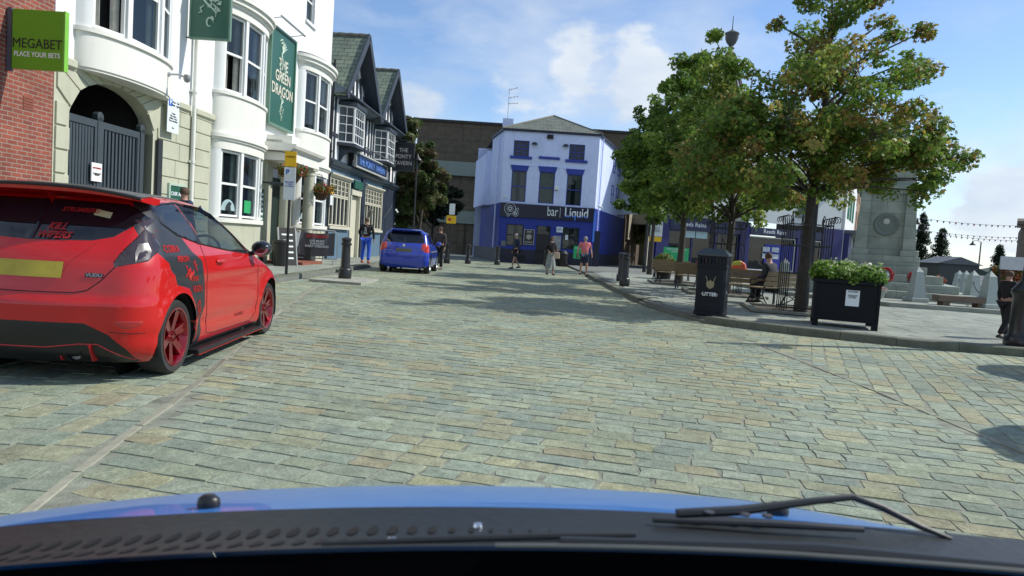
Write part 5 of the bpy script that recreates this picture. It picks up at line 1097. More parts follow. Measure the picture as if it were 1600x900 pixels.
r = lthing('arched_bracket', 'pale curved iron bracket on the dark pier at the tavern corner', 'bracket', 38.4); b = MB(); b.tube([(38.4, -.06, 2.2)] + [(38.4, -.06 - .38 * math.sin(a), 2.2 + .9 * a / 1.57 * (1 - .15 * a)) for a in np.linspace(.1, 1.57, 8)], .02, 6); b.build('iron', MATS['pale_metal'], r, smooth=True)
r = lthing('street_notice', 'small yellow and white parking plate fixed by the black drainpipe', 'sign', 28.7); MB().box(28.52, 28.82, -.16, -.145, 2.75, 3.05).build('yellow_plate', yel_s, r); MB().box(28.52, 28.82, -.16, -.145, 2.3, 2.73).build('white_plate', wh_s, r)
# A-board and litter basket by the porch, crowd barrier
OX = 0.
r = thing('pavement_board', 'black folding pavement board leaning by the near porch column', 'sign board', (wx(21.9) + 1.0, wy(21.9), .112), R(55))
b = MB(); b.prism([(0, 0), (.03, 0), (.20, 1.15), (.17, 1.15)], -.3, .3, 'x'); b.k = 0; b.build('front_panel', M('chalk_black', (.02, .02, .022), .6), r); MB().prism([(.37, 0), (.40, 0), (.21, 1.15), (.18, 1.15)], -.3, .3, 'x').build('rear_panel', MATS['chalk_black'], r)
q = MB(); [q.box(x, x + .03, -.012, .045, 0, .05) for x in (-.32, .29)]; q.prism([(-.004, 0), (.034, 0), (.204, 1.16), (.166, 1.16)], -.34, -.30, 'x'); q.prism([(-.004, 0), (.034, 0), (.204, 1.16), (.166, 1.16)], .30, .34, 'x'); q.build('frame', M('pale_metal'), r)
for i in range(5): MB().add([(-.2, -.006 + .148 * (.2 + i * .18), .2 + i * .18), (.2, -.006 + .148 * (.2 + i * .18), .2 + i * .18), (.2, .006 + .148 * (.3 + i * .18), .3 + i * .18), (-.2, .006 + .148 * (.3 + i * .18), .3 + i * .18)], [(0, 1, 2, 3)]).build('chalk_line', wh_s, r)
r = thing('litter_tub', 'small round black tub beneath the first full height bay', 'bin', (wx(21.3) + .95, wy(21.3), .112)); MB().lathe([(.17, 0), (.19, .02), (.22, .66), (.24, .68), (.24, .74), (.2, .78), (0, .80)], (0, 0, 0), 20).build('tub', plastic_b, r, smooth=True)
r = thing('crowd_barrier', 'galvanised crowd barrier with a dark printed banner on the pavement', 'barrier', (-6.95, 24.3, .112), R(14))
galv = M('galvanised', (.42, .44, .45), .42, metal=.7, var=.15)
b = MB(); Wd, Hh = 1.75, 1.15
b.tube([(-Wd / 2, 0, .18), (-Wd / 2, 0, Hh - .12), (-Wd / 2 + .12, 0, Hh), (Wd / 2 - .12, 0, Hh), (Wd / 2, 0, Hh - .12), (Wd / 2, 0, .18), (-Wd / 2, 0, .18)], .022, 8); b.build('frame', galv, r, smooth=True)
b = MB(); [b.tube([(-Wd / 2 + .13 * i, 0, .2), (-Wd / 2 + .13 * i, 0, Hh)], .008, 5) for i in range(1, 13)]; b.build('bars', galv, r)
for x in (-.75, .75): b = MB(); b.tube([(x, -.34, .01), (x, -.05, .19), (x, .05, .19), (x, .34, .01)], .018, 6); b.build('foot', galv, r, smooth=True)
ban = MB(); nx, nz_ = 24, 10; vs = [(-.52 + 1.3 * i / nx + .0, -.035 - .03 * math.sin(i * .8) * (j / nz_) - (.10 * max(0, (5 - i) / 5)**2 * (1 - j / nz_)), .30 + .78 * j / nz_ - .05 * math.sin(math.pi * i / nx)) for j in range(nz_ + 1) for i in range(nx + 1)]
ban.add(vs, [(j * (nx + 1) + i, j * (nx + 1) + i + 1, (j + 1) * (nx + 1) + i + 1, (j + 1) * (nx + 1) + i) for j in range(nz_) for i in range(nx)]); bo = ban.build('banner', M('banner_dark', (.07, .07, .08), .5, var=.2), r, smooth=True)
text('SATURDAY', .14, redl, bo, (.2, -.08, .93), bold=.004); text('LIVE MUSIC\nKARAOKE\nEVERY WEEKEND', .10, wh_s, bo, (.2, -.085, .68), bold=.002)
fl = MB(); fl.add([(-.70, -.05, 1.08), (-.35, -.06, 1.06), (-.42, -.14, .55), (-.72, -.12, .32)], [(0, 1, 2, 3)]); fl.build('folded_corner', wh_s, bo)
# ================================================================== people
OX = 0.
def skinned(name, pts, edges, rad, mat, parent, sub=1, root=0):
    me = bpy.data.meshes.new(name); me.from_pydata([tuple(p) for p in pts], edges, []); o = bpy.data.objects.new(name, me); COL.objects.link(o); o.parent = parent
    sk = o.modifiers.new('skin', 'SKIN'); sk.use_smooth_shade = True
    d = me.skin_vertices[0].data
    for i, r in enumerate(rad): d[i].radius = (r, r) if not isinstance(r, tuple) else r; d[i].use_root = (i == root)
    if sub: s = o.modifiers.new('sub', 'SUBSURF'); s.levels = sub; s.render_levels = sub
    me.materials.append(mat); return o
skinm = M('skin', (.42, .24, .17), .6, var=.05)
def person(label, loc, rz, h=1.75, elb=((.24, .0, 1.14), (-.24, .0, 1.14)), wri=((.25, -.06, .90), (-.25, -.06, .90)), knee=((.10, -.02, .50), (-.10, -.02, .50)), ank=((.10, .0, .09), (-.10, .0, .09)),
           hip=.94, lean=0., sleeve=1., top=None, legs=None, shoe=None, hair=None, legtype='trousers', hairlen=0, bulk=1., skirt_z=.45, name='person', hipy=0., neck_tilt=0.):
    """faces -y at rz 0; joints in metres for a 1.75 m figure"""
    k = h / 1.75; r = thing(name, label, 'person', loc, rz); V3 = lambda p: Vector(p) * k
    dz = hip - .94; ly = lambda z: -lean * (z - hip)
    Pl = V3((0, hipy, .96 + dz)); W_ = V3((0, hipy + ly(1.12 + dz), 1.12 + dz)); Ch = V3((0, hipy + ly(1.32 + dz), 1.32 + dz)); Nb = V3((0, hipy + ly(1.46 + dz), 1.45 + dz)); Nk = V3((0, hipy + ly(1.52 + dz) - neck_tilt * .03, 1.53 + dz)); Hc = V3((0, hipy + ly(1.62 + dz) - .02 - neck_tilt * .06, 1.62 + dz)); Ht = V3((0, hipy + ly(1.70 + dz) - .01 - neck_tilt * .06, 1.70 + dz))
    sh = [V3((s * .175 * (.5 + .5 * bulk), hipy + ly(1.42 + dz), 1.415 + dz)) for s in (1, -1)]; hp = [V3((s * .085, hipy, .92 + dz)) for s in (1, -1)]
    E_ = [V3((a[0], a[1], a[2])) for a in elb]; Wr = [V3(a) for a in wri]; Kn = [V3(a) for a in knee]; An = [V3(a) for a in ank]
    pts = [Pl, W_, Ch, Nb, Nk, Hc, Ht]; rad = [(.14 * bulk, .105 * bulk), (.125 * bulk, .095 * bulk), (.15 * bulk, .105 * bulk), .07, .052, (.073, .088), (.060, .075)]; ed = [(i, i + 1) for i in range(6)]
    def add(p, r_, fr): pts.append(p); rad.append(r_); ed.append((fr, len(pts) - 1)); return len(pts) - 1
    for s in (0, 1):
        i = add(sh[s], .062, 2); i = add((sh[s] + E_[s]) / 2, .047, i); i = add(E_[s], .040, i); i = add((E_[s] * .6 + Wr[s] * .4), .038, i); i = add(Wr[s], .026, i)
        d = (Wr[s] - E_[s]).normalized(); sd = Vector((1 if s == 0 else -1, 0, 0)); fwd = d.cross(sd).normalized()
        pm = add(Wr[s] + d * .05 * k, (.030, .020), i)
        for q, (off, ln) in enumerate(((-.026, .065), (-.009, .078), (.009, .072), (.025, .055))):
            b1 = add(Wr[s] + d * (.085 * k) + fwd * off * k, .0085, pm); add(Wr[s] + d * (.085 + ln) * k + fwd * off * k - sd * .018, .007, b1)
        th = add(Wr[s] + d * .04 * k - fwd * .036 * k, .010, pm); add(Wr[s] + d * .075 * k - fwd * .05 * k - sd * .01, .008, th)
        j = add(hp[s], .088 * bulk, 0); j = add((hp[s] * .5 + Kn[s] * .5), .075, j); j = add(Kn[s], .052, j); j = add(Kn[s] * .65 + An[s] * .35, .050, j); j = add(An[s], .033, j); add(An[s] + Vector((0, -.10, -.05)) * k, .03, j)
    nz = add(Hc + Vector((0, -.098, -.005)) * k, .012, 5)
    for s in (1, -1): add(Hc + Vector((s * .078, .005, 0)) * k, .014, 5)
    rad = [tuple(x * k for x in q) if isinstance(q, tuple) else q * k for q in rad]
    skinned('body', pts, ed, rad, skinm, r, 1)
    eyes = MB()
    for s in (1, -1): MB().lathe([(0, -.008), (.009, 0), (0, .008)], Hc + Vector((s * .030, -.084, .012)) * k, 8).build('eye', M('eye_dark', (.03, .02, .015), .3), r)
    mo = MB(); mo.tube([Hc + Vector((x, -.082 + abs(x) * .3, -.045)) * k for x in (-.022, 0, .022)], .005 * k, 5); mo.build('mouth', M('lips', (.35, .12, .1), .6), r)
    # top: torso and sleeves
    P2 = [Pl - V3((0, 0, .02)), W_, Ch, Nb]; R2 = [(.155 * bulk, .122 * bulk), (.148 * bulk, .118 * bulk), (.168 * bulk, .122 * bulk), .082]; e2 = [(0, 1), (1, 2), (2, 3)]
    for s in (0, 1):
        P2.append(sh[s]); R2.append(.078); e2.append((2, len(P2) - 1)); a = len(P2) - 1
        if sleeve <= .5: P2.append(sh[s] * .35 + E_[s] * .65); R2.append(.066); e2.append((a, a + 1))
        else:
            P2 += [(sh[s] + E_[s]) / 2, E_[s], E_[s] * .5 + Wr[s] * .5, Wr[s]]; R2 += [.062, .055, .050, .042]; e2 += [(a, a + 1), (a + 1, a + 2), (a + 2, a + 3), (a + 3, a + 4)]
    skinned('top', P2, e2, [tuple(x * k for x in q) if isinstance(q, tuple) else q * k for q in R2], top, r, 1)
    P3 = [Pl]; R3 = [(.155 * bulk, .12 * bulk)]; e3 = []
    for s in (0, 1):
        a = len(P3); P3 += [hp[s] + Vector((0, 0, -.02)), hp[s] * .45 + Kn[s] * .55]; R3 += [.102 * bulk, .092 if legtype != 'shorts' else .098]; e3 += [(0, a), (a, a + 1)]
        if legtype == 'trousers': P3 += [Kn[s], Kn[s] * .45 + An[s] * .55, An[s] + V3((0, 0, .01))]; R3 += [.076, .072, .068]; e3 += [(a + 1, a + 2), (a + 2, a + 3), (a + 3, a + 4)]
        elif legtype == 'shorts': P3 += [hp[s] * .12 + Kn[s] * .88]; R3 += [.090]; e3 += [(a + 1, a + 2)]
    if legtype == 'skirt':
        mb = MB(); n = 36; rings = []
        for q in range(8):
            t = q / 7; z = .98 + dz - (.98 + dz - skirt_z) * t; c = hp[0] * .5 + hp[1] * .5; c2 = (Kn[0] + Kn[1]) / 2; cx = c.x * (1 - t) + c2.x * t; cy = c.y * (1 - t) + c2.y * t; rx = .15 + .10 * t; ry = .12 + .10 * t
            rings.append([(cx + (rx + .02 * t * math.sin(a * 9)) * math.cos(a) * k, cy + (ry + .02 * t * math.sin(a * 9)) * math.sin(a) * k, z * k) for a in [2 * math.pi * i / n for i in range(n)]])
        mb.add([p for g in rings for p in g], [(i * n + j, i * n + (j + 1) % n, (i + 1) * n + (j + 1) % n, (i + 1) * n + j) for i in range(7) for j in range(n)]); mb.build('skirt', legs, r, smooth=True)
    else: skinned(legtype, P3, e3, [tuple(x * k for x in q) if isinstance(q, tuple) else q * k for q in R3], legs, r, 1)
    for s in (0, 1):
        a = An[s]; mb = MB(); mb.tube([a + V3((0, .075, -.045)), a + V3((0, .03, -.04)), a + V3((0, -.06, -.05)), a + V3((0, -.15, -.062)), a + V3((0, -.19, -.066))], [.030 * k, .043 * k, .042 * k, .036 * k, .018 * k], 10); o = mb.build('shoe', shoe, r, smooth=True)
    hb = MB(); hb.lathe([(0, .108), (.05, .095), (.078, .06), (.088, .02), (.086, -.02), (.070, -.05 - hairlen), (0, -.05 - hairlen)], Hc + V3((0, .016, .0)), 16, Matrix.Rotation(.35, 3, 'X') @ Matrix.Diagonal((k * .93, k * 1.08, k))); hb.build('hair', hair, r, smooth=True)
    return r
black_c = M('black_cloth', (.012, .012, .015), .85, bump=.2, bscale=90); navy_c = M('navy_cloth', (.02, .03, .07), .85, bump=.2); brt_blue = M('bright_blue_cloth', (.02, .10, .62), .7, bump=.2, bscale=60)
pink_c = M('pink_cloth', (.60, .16, .18), .8, bump=.2); grey_c = M('patterned_grey_cloth', (.22, .25, .24), .85, var=.5, vscale=30); dkshoe = M('dark_shoe', (.02, .018, .018), .5); hairb = M('brown_hair', (.08, .05, .03), .8, bump=.4, bscale=90); hairg = M('grey_hair', (.30, .28, .26), .8, bump=.4, bscale=90); redshoe = M('red_shoe', (.35, .03, .02), .6)
WALK = dict(knee=((.09, -.16, .52), (-.09, .02, .50)), ank=((.09, -.24, .10), (-.09, .26, .15)))
p = person('person in a black hoodie and bright blue trousers walking away on the left pavement', (-5.70, 27.3, .112), R(178), 1.78, elb=((.27, .02, 1.15), (-.27, .02, 1.15)), wri=((.24, -.16, .98), (-.29, .0, .92)), knee=((.12, -.06, .50), (-.12, .0, .50)), ank=((.14, -.04, .10), (-.13, .08, .10)), top=black_c, legs=brt_blue, shoe=redshoe, hair=hairb, bulk=1.15)
swirl(p, (0, 1.27), .11, wh_s, 5, lambda x, z: (-x, .165, z), 'hoodie_print'); text('SKULLS', .05, wh_s, p, (0, .165, 1.14), rotz(math.pi))
p = person('person in a dark jacket standing at the far side of the small blue car', (-3.0, 28.6, 0), R(-20), 1.75, top=M('dull_brown_cloth', (.05, .04, .04), .9), legs=black_c, shoe=dkshoe, hair=hairb)
p = person('person in dark shorts striding left with a black bag before the blue bar', (.10, 34.6, 0), R(-60), 1.76, **WALK, top=navy_c, legs=black_c, shoe=dkshoe, hair=hairg, legtype='shorts', lean=.08)
b = thing('shopping_bag', 'black bag held low by the striding person with dark shorts', 'bag', (.38, 34.5, .42)); MB().prism([(-.17, 0), (.17, 0), (.20, .18), (.12, .32), (-.12, .32), (-.20, .18)], -.08, .08, 'y').build('bag_body', black_c, b, bevel=.04)
q = MB(); q.tube([(-.10, 0, .31), (-.06, 0, .46), (.06, 0, .46), (.10, 0, .31)], .012, 6); q.build('handle', black_c, b, smooth=True)
p = person('person in a long patterned grey skirt and black top walking before the blue bar', (1.56, 30.2, 0), R(20), 1.66, knee=((.09, -.08, .50), (-.09, .03, .50)), ank=((.10, -.12, .10), (-.10, .14, .11)), elb=((.23, .02, 1.15), (-.23, .02, 1.15)), wri=((.20, -.18, 1.05), (-.18, -.16, 1.05)), top=black_c, legs=grey_c, shoe=dkshoe, hair=hairb, legtype='skirt', hairlen=.05, skirt_z=.30)
b = thing('handbag', 'pale beige handbag hung from the elbow of the person in the grey skirt', 'bag', (1.80, 30.02, .72)); MB().prism([(-.13, 0), (.13, 0), (.11, .26), (-.11, .26)], -.05, .05, 'y').build('bag_body', M('beige_leather', (.50, .40, .30), .6), b, bevel=.03)
q = MB(); q.tube([(-.08, 0, .25), (-.05, 0, .42), (.05, 0, .42), (.08, 0, .25)], .01, 6); q.build('handle', M('red_leather', (.25, .03, .03), .6), b, smooth=True)
p = person('person in a pink T-shirt and navy shorts walking towards the trees', (3.10, 31.4, 0), R(8), 1.78, knee=((.11, -.10, .50), (-.10, .06, .50)), ank=((.12, -.02, .10), (-.12, .16, .15)), elb=((.28, .02, 1.15), (-.29, .02, 1.15)), wri=((.30, -.10, .93), (-.31, -.04, .92)), sleeve=.4, top=pink_c, legs=navy_c, shoe=dkshoe, hair=hairg, legtype='shorts', bulk=1.2)
SIT = dict(hip=.50, knee=((.12, -.42, .50), (-.12, -.42, .50)), ank=((.13, -.40, .10), (-.13, -.44, .10)), elb=((.23, -.05, .72), (-.23, -.05, .72)), wri=((.16, -.28, .62), (-.16, -.28, .62)))
p = person('person in a dark grey coat sitting hunched on the bench beside the litter bin', (6.45, 17.75, .112), R(215), 1.78, **SIT, lean=.18, top=M('charcoal_cloth', (.035, .038, .045), .9), legs=black_c, shoe=dkshoe, hair=hairb, bulk=1.15)
p = person('person in a reddish top sitting on the bench behind the litter bin', (6.1, 22.9, .112), R(160), 1.68, **SIT, top=M('dusky_red_cloth', (.25, .08, .08), .9), legs=M('denim', (.05, .08, .16), .8), shoe=dkshoe, hair=hairb)
p = person('small person in a dark coat walking just behind the lamp column', (8.60, 12.35, .112), R(100), 1.22, knee=((.09, -.10, .50), (-.09, .02, .50)), ank=((.09, -.14, .10), (-.09, .20, .12)), top=black_c, legs=black_c, shoe=dkshoe, hair=hairb)
p = person('person with short brown hair standing on the pavement behind the red car', (-7.0, 15.0, .112), R(150), 1.88, top=navy_c, legs=black_c, shoe=dkshoe, hair=hairb)
# ================================================================== centre: blue corner bar and the brown block behind
OX = 0.
paleb = M('pale_blue_render', (.60, .68, .93), .75, var=.07, dirt=.28, bump=.15); royal = M('royal_blue_paint', (.010, .032, .30), .55, var=.08); navyk = M('near_black_navy', (.010, .014, .04), .5)
slate_h = Mbrick('slate_hip', (.14, .16, .13), (.09, .11, .09), (.04, .045, .04), .5, .25, .015, axis='XY', bump=.6)
r = bar = thing('corner_bar', 'three storey pale blue corner bar with royal blue ground floor and hipped slate roof', 'bar', (1.9, 46, 0))
# plan, local: front from -3.05 to 3.10, sides splay outwards
FL, FR, BLp, BRp = (-3.0, 0), (3.10, 0), (-5.2, 10), (6.8, 12)
holesU = [(-2.37, -1.37, 6.85, 7.85), (1.19, 2.20, 6.83, 7.83), (-2.38, -1.42, 3.95, 5.93), (-.60, .40, 3.95, 5.96), (1.18, 2.16, 3.93, 5.91)]
w = MB(); wall_holes(w, -3.0, 3.10, 3.83, 8.5, holesU, .2)
def sidewall(mb, A, B, z0, z1): mb.quad((A[0], A[1], z0), (B[0], B[1], z0), (B[0], B[1], z1), (A[0], A[1], z1))
sidewall(w, FR, BRp, 3.83, 8.5); sidewall(w, FL, (-3.9, 4.2), 3.83, 8.5); w.quad((-3.9, 4.2, 3.83), (-4.3, 4.2, 3.83), (-4.3, 4.2, 7.6), (-3.9, 4.2, 7.6)); sidewall(w, (-4.3, 4.2), (-5.3, 9.5), 3.83, 7.4); w.quad((-3.9, 4.2, 7.4), (-5.3, 9.5, 7.4), (3, 9.5, 7.4), (3, 4.2, 7.4)); sidewall(w, BLp, BRp, 0, 8.5)
w.box(-3.2, -2.5, .9, 1.9, 8.3, 9.35)
w.build('upper_wall', paleb, r, fix=True)
w = MB(); wall_holes(w, -3.0, 3.10, .9, 3.83, [(-2.5, -1.4, 1.1, 2.5), (-.55, .35, .9, 2.5), (1.1, 2.2, 1.1, 2.5)], .2); sidewall(w, FR, BRp, .9, 3.83); sidewall(w, FL, (-4.6, 8), .9, 3.83); w.build('ground_floor_wall', royal, r)
w = MB(); wall_holes(w, -3.02, 3.12, 0, .9, [(-.55, .35, 0, .9)], .2, y=-.03); w.quad((3.12, -.03, 0), (6.85, 12, 0), (6.85, 12, .9), (3.12, -.03, .9)); w.quad((-3.02, -.03, 0), (-5.0, 8.5, 0), (-5.0, 8.5, .9), (-3.02, -.03, .9)); w.build('plinth', navyk, r)
w = MB(); w.box(-3.12, 3.2, -.12, .0, 8.42, 8.56); w.beam((3.15, -.1, 8.5), (6.95, 12, 8.5), .14, .14); w.beam((-3.05, -.1, 8.5), (-3.95, 4.2, 8.5), .14, .14); w.build('gutter', navyk, r)
rf = MB(); ap = (.25, 4.5, 10.35); c4 = [(-3.15, -.15, 8.56), (3.25, -.15, 8.56), (6.9, 12, 8.56), (-4.6, 10, 8.56)]; rf.add(c4 + [ap, (1.0, 8.5, 10.35)], [(0, 1, 4), (1, 2, 5, 4), (2, 3, 5), (3, 0, 4, 5)]); rf.build('roof', slate_h, r)
rd = MB(); rd.tube([c4[0], ap], .07, 6); rd.tube([c4[1], ap], .07, 6); rd.build('ridge_tiles', MATS['ridge_clay'], r, smooth=True)
bdm = M('royal_band', (.016, .04, .30), .5)
for k, (a, b, c, d) in enumerate(holesU):
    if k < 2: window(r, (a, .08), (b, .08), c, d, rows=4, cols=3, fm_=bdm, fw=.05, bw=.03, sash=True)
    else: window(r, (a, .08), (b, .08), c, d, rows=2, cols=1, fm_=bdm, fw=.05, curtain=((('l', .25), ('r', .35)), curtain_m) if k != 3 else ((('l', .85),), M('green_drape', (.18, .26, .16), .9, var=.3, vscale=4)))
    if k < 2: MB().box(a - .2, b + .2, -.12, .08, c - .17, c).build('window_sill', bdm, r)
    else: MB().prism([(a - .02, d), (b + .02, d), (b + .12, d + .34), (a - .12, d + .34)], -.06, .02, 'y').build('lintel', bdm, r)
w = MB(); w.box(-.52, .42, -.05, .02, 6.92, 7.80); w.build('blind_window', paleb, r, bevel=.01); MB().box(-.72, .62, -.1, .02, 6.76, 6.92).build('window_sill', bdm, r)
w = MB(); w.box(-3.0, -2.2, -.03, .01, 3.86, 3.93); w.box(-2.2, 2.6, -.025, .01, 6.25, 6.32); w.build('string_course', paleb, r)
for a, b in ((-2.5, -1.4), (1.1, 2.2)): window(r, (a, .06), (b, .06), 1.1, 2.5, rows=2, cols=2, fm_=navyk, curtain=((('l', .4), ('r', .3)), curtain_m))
MB().box(-.55, .35, .1, .16, 0, 2.3).build('door', M('bar_door', (.015, .015, .02), .5), r); MB().box(-.5, .3, .05, .1, 1.95, 2.48).build('fanlight', glass, r)
for t in (.25, .45, .62, .8):      # right side wall windows
    x = FR[0] + (BRp[0] - FR[0]) * t; y = 12 * t; d = Vector((3.7, 12)).normalized()
    for z0, z1 in ((4.6, 5.9), (6.8, 7.8)):
        if t > .3: o = window(r, (x + .04, y), (x + .04 + d.x * .9, y + d.y * .9), z0, z1, rows=2, cols=1, fm_=bdm, depth=.02, room=.06)
MB().box(3.14, 3.6, .2, 1.2, 0, 2.4).build('side_door', navyk, r)
for q_ in ([(3.42, .7, 1), (3.42, .7, 8.4)], [(-3.35, 1.2, .9), (-3.35, 1.2, 8.3)]): MB().tube(q_, .05, 6).build('drainpipe', paleb, r, smooth=True)
w = MB()
for z0, z1, t in ((6.2, 7.2, .3), (6.2, 7.2, .75), (4.2, 5.6, .35), (4.2, 5.6, .8)):
    x = -3.0 - 1.9 * t; y = 8.5 * t; 
    if z1 < 7.3: window(r, (x - .1, y + .75), (x + .07, y), z0, z1, rows=2, cols=1, fm_=bdm, depth=.02, room=.06)
s = thing('bar_sign', 'long black fascia sign reading bar Liquid with white rings', 'sign', (1.9, 45.9, 2.95))
MB().box(-2.98, 3.05, -.05, .08, 0, .86).build('board', M('fascia_black', (.007, .009, .03), .35), s, bevel=.01)
text('bar', .86, wh_s, s, (.38, -.058, .48), sx=.62); MB().box(.86, .885, -.058, -.052, .15, .78).build('divider', wh_s, s)
lq = text('Liquid', .86, wh_s, s, (1.92, -.058, .48), bold=.01, sx=.74)
lm = bpy.data.materials.new('white_to_blue_letter'); lm.use_nodes = True; tt = lm.node_tree; c_ = tt.nodes.new('ShaderNodeTexCoord'); sp_ = tt.nodes.new('ShaderNodeSeparateXYZ'); rp = tt.nodes.new('ShaderNodeValToRGB'); mr = tt.nodes.new('ShaderNodeMapRange')
mr.inputs[1].default_value = .15; mr.inputs[2].default_value = .80; rp.color_ramp.elements[0].color = (.05, .2, .7, 1); rp.color_ramp.elements[0].position = .3; rp.color_ramp.elements[1].color = (.8, .85, .9, 1); rp.color_ramp.elements[1].position = .45
nz = tt.nodes.new('ShaderNodeTexNoise'); nz.inputs['Scale'].default_value = 3; ad = tt.nodes.new('ShaderNodeMath'); ad.operation = 'MULTIPLY_ADD'; ad.inputs[1].default_value = .3
tt.links.new(c_.outputs['Object'], sp_.inputs[0]); tt.links.new(c_.outputs['Object'], nz.inputs[0]); tt.links.new(sp_.outputs[2], mr.inputs[0]); tt.links.new(nz.outputs[0], ad.inputs[0]); tt.links.new(mr.outputs[0], ad.inputs[2]); tt.links.new(ad.outputs[0], rp.inputs[0]); tt.links.new(rp.outputs[0], tt.nodes['Principled BSDF'].inputs['Base Color'])
lq.data.materials[0] = lm
for cx, cz, rr_, w_ in ((-2.35, .52, .36, .022), (-2.35, .52, .20, .02), (-2.35, .52, .10, .05), (-1.98, .22, .17, .02), (-1.98, .22, .07, .04), (-1.88, .5, .08, .02), (-2.45, .1, .08, .02)):
    q = MB(); q.tube([(cx + rr_ * math.cos(a), -.058, cz + rr_ * math.sin(a)) for a in np.linspace(0, 2 * math.pi, 25)], w_ / 2 + .003, 5, cap=False); q.build('ring', wh_s, s, smooth=True)
def small_box_thing(name, label, cat, loc, dims, mat, parts=(), group=None, rz=0):
    t = thing(name, label, cat, loc, rz, group); MB().box(-dims[0] / 2, dims[0] / 2, -dims[1], 0, 0, dims[2]).build('panel', mat, t, bevel=.008)
    for nm, b, m in parts: MB().box(*b).build(nm, m, t)
    return t
s = thing('floodlight', 'black floodlight on the top wall of the blue bar', 'lamp', (1.82, 45.98, 8.05)); q = MB(); q.prism([(-.14, 0), (0, .02), (0, .22), (-.2, .26)], -.2, .2, 'x'); q.build('lamp_head', plastic_b, s, bevel=.01); MB().quad((-.16, -.135, .02), (.16, -.135, .02), (.16, -.19, .24), (-.16, -.19, .24)).build('lens', M('lens_grey', (.2, .22, .24), .2), s)
for x, lb in ((.85, 'half round black lamp left of the floodlight on the bar wall'), (2.85, 'half round black lamp right of the floodlight on the bar wall')):
    s = thing('wall_lamp', lb, 'lamp', (x, 46, 7.65), group='half round lamps on the bar wall'); q = MB(); q.lathe([(.2, -.02), (.19, .05), (.1, .12), (0, .14)], (0, -.15, 0), 14); q.build('shade', plastic_b, s, smooth=True); q = MB(); q.beam((0, 0, .05), (0, -.15, .08), .04, .04); q.build('arm', plastic_b, s)
s = thing('alarm_box', 'white burglar alarm box with a black smile mark between upper windows of the bar', 'alarm', (2.45, 45.99, 4.75)); q = MB(); q.lathe([(0, -.0), (.17, 0), (.17, .07), (0, .1)], (0, 0, .2), 16, Matrix.Rotation(math.pi / 2, 3, 'X') @ Matrix.Diagonal((1, 1.15, 1))); q.build('case', wh_s, s, smooth=True); q = MB(); q.tube([(.11 * math.cos(a), -.10, .16 + .11 * math.sin(a)) for a in np.linspace(3.5, 5.9, 8)], .02, 5); q.build('mark', plastic_b, s)
for x, y, z, lb in ((-.90, 45.95, 4.25, 'white camera on the left of the bar front'), (5.2, 46.2, 4.0, 'white camera on the right corner of the bar')):
    s = thing('security_camera', lb, 'camera', (x, y, z)); q = MB(); q.beam((0, -.1, 0), (.25, -.35, -.12), .12, .12); q.build('camera_body', wh_s, s, bevel=.02); q = MB(); q.beam((0, 0, .0), (.05, -.15, 0), .05, .05); q.build('bracket', wh_s, s)
s = small_box_thing('poster_frame', 'framed black and white poster left of the bar door', 'poster', (.88, 45.96, 1.28), (.62, .04, .9), M('poster_black', (.03, .03, .03), .5)); f_ = MB(); [f_.box(*q) for q in ((-.34, -.30, -.06, 0, -.04, .94), (.30, .34, -.06, 0, -.04, .94), (-.30, .30, -.06, 0, -.04, 0), (-.30, .30, -.06, 0, .9, .94))]; f_.build('frame', M('frame_grey', (.35, .35, .33), .5), s); text('LIVE', .16, wh_s, s, (0, -.045, .78)); text('TONIGHT', .11, wh_s, s, (0, -.045, .12)); q = MB(); q.lathe([(0, 0), (.18, 0), (.18, .005), (0, .005)], (0, -.042, .46), 12, Matrix.Rotation(math.pi / 2, 3, 'X')); q.build('picture', M('poster_grey', (.35, .34, .3), .6, var=.6, vscale=12), s)
s = small_box_thing('poster_frame', 'pale framed notice right of the bar door', 'poster', (2.70, 45.96, .92), (.50, .04, 1.0), M('notice_grey', (.30, .32, .34), .5, var=.4, vscale=8)); s = small_box_thing('notice', 'small white sign above the pale notice right of the bar door', 'sign', (2.82, 45.96, 2.15), (.42, .03, .36), wh_s); text('BEER\nGARDEN', .10, blue_s, s, (0, -.034, .2))
s = small_box_thing('notice', 'small white paper in the right ground floor window of the bar', 'sign', (3.30, 45.98, 1.7), (.18, .02, .32), wh_s)
s = small_box_thing('notice', 'grey meter box low on the left of the bar front', 'box', (-.75, 45.96, 1.05), (.30, .05, .34), M('meter_grey', (.15, .17, .2), .5))
s = thing('down_banner', 'narrow bright blue vertical banner at the right corner of the bar', 'banner', (5.02, 45.95, 1.7)); MB().box(-.06, .06, -.04, .02, 0, 1.9).build('panel', M('bright_blue_panel', (.08, .25, .85), .4), s)
s = thing('table_sign', 'green and white board propped before the right end of the bar', 'sign board', (4.0, 45.0, 0), R(5)); MB().box(-.27, .27, -.03, .03, .55, 1.35).build('board', M('mid_green', (.02, .42, .14), .5), s); q = MB(); [q.tube([(x, 0, 0), (x, 0, .6)], .02, 6) for x in (-.2, .2)]; q.build('stand', plastic_b, s); text('OPEN', .15, wh_s, s, (0, -.035, 1.2)); q = MB(); q.lathe([(.05, 0), (.08, .05), (.06, .3), (.03, .42), (0, .45)], (0, -.035, .6), 8, Matrix.Diagonal((1, .1, 1))); q.build('picture', navyk, s)
s = thing('television_aerial', 'television aerial on a pole on the chimney of the blue bar', 'aerial', (-1.0, 46.9, 9.3)); q = MB(); q.tube([(0, 0, 0), (0, 0, 2.0)], .02, 6); q.build('pole', galv, s)
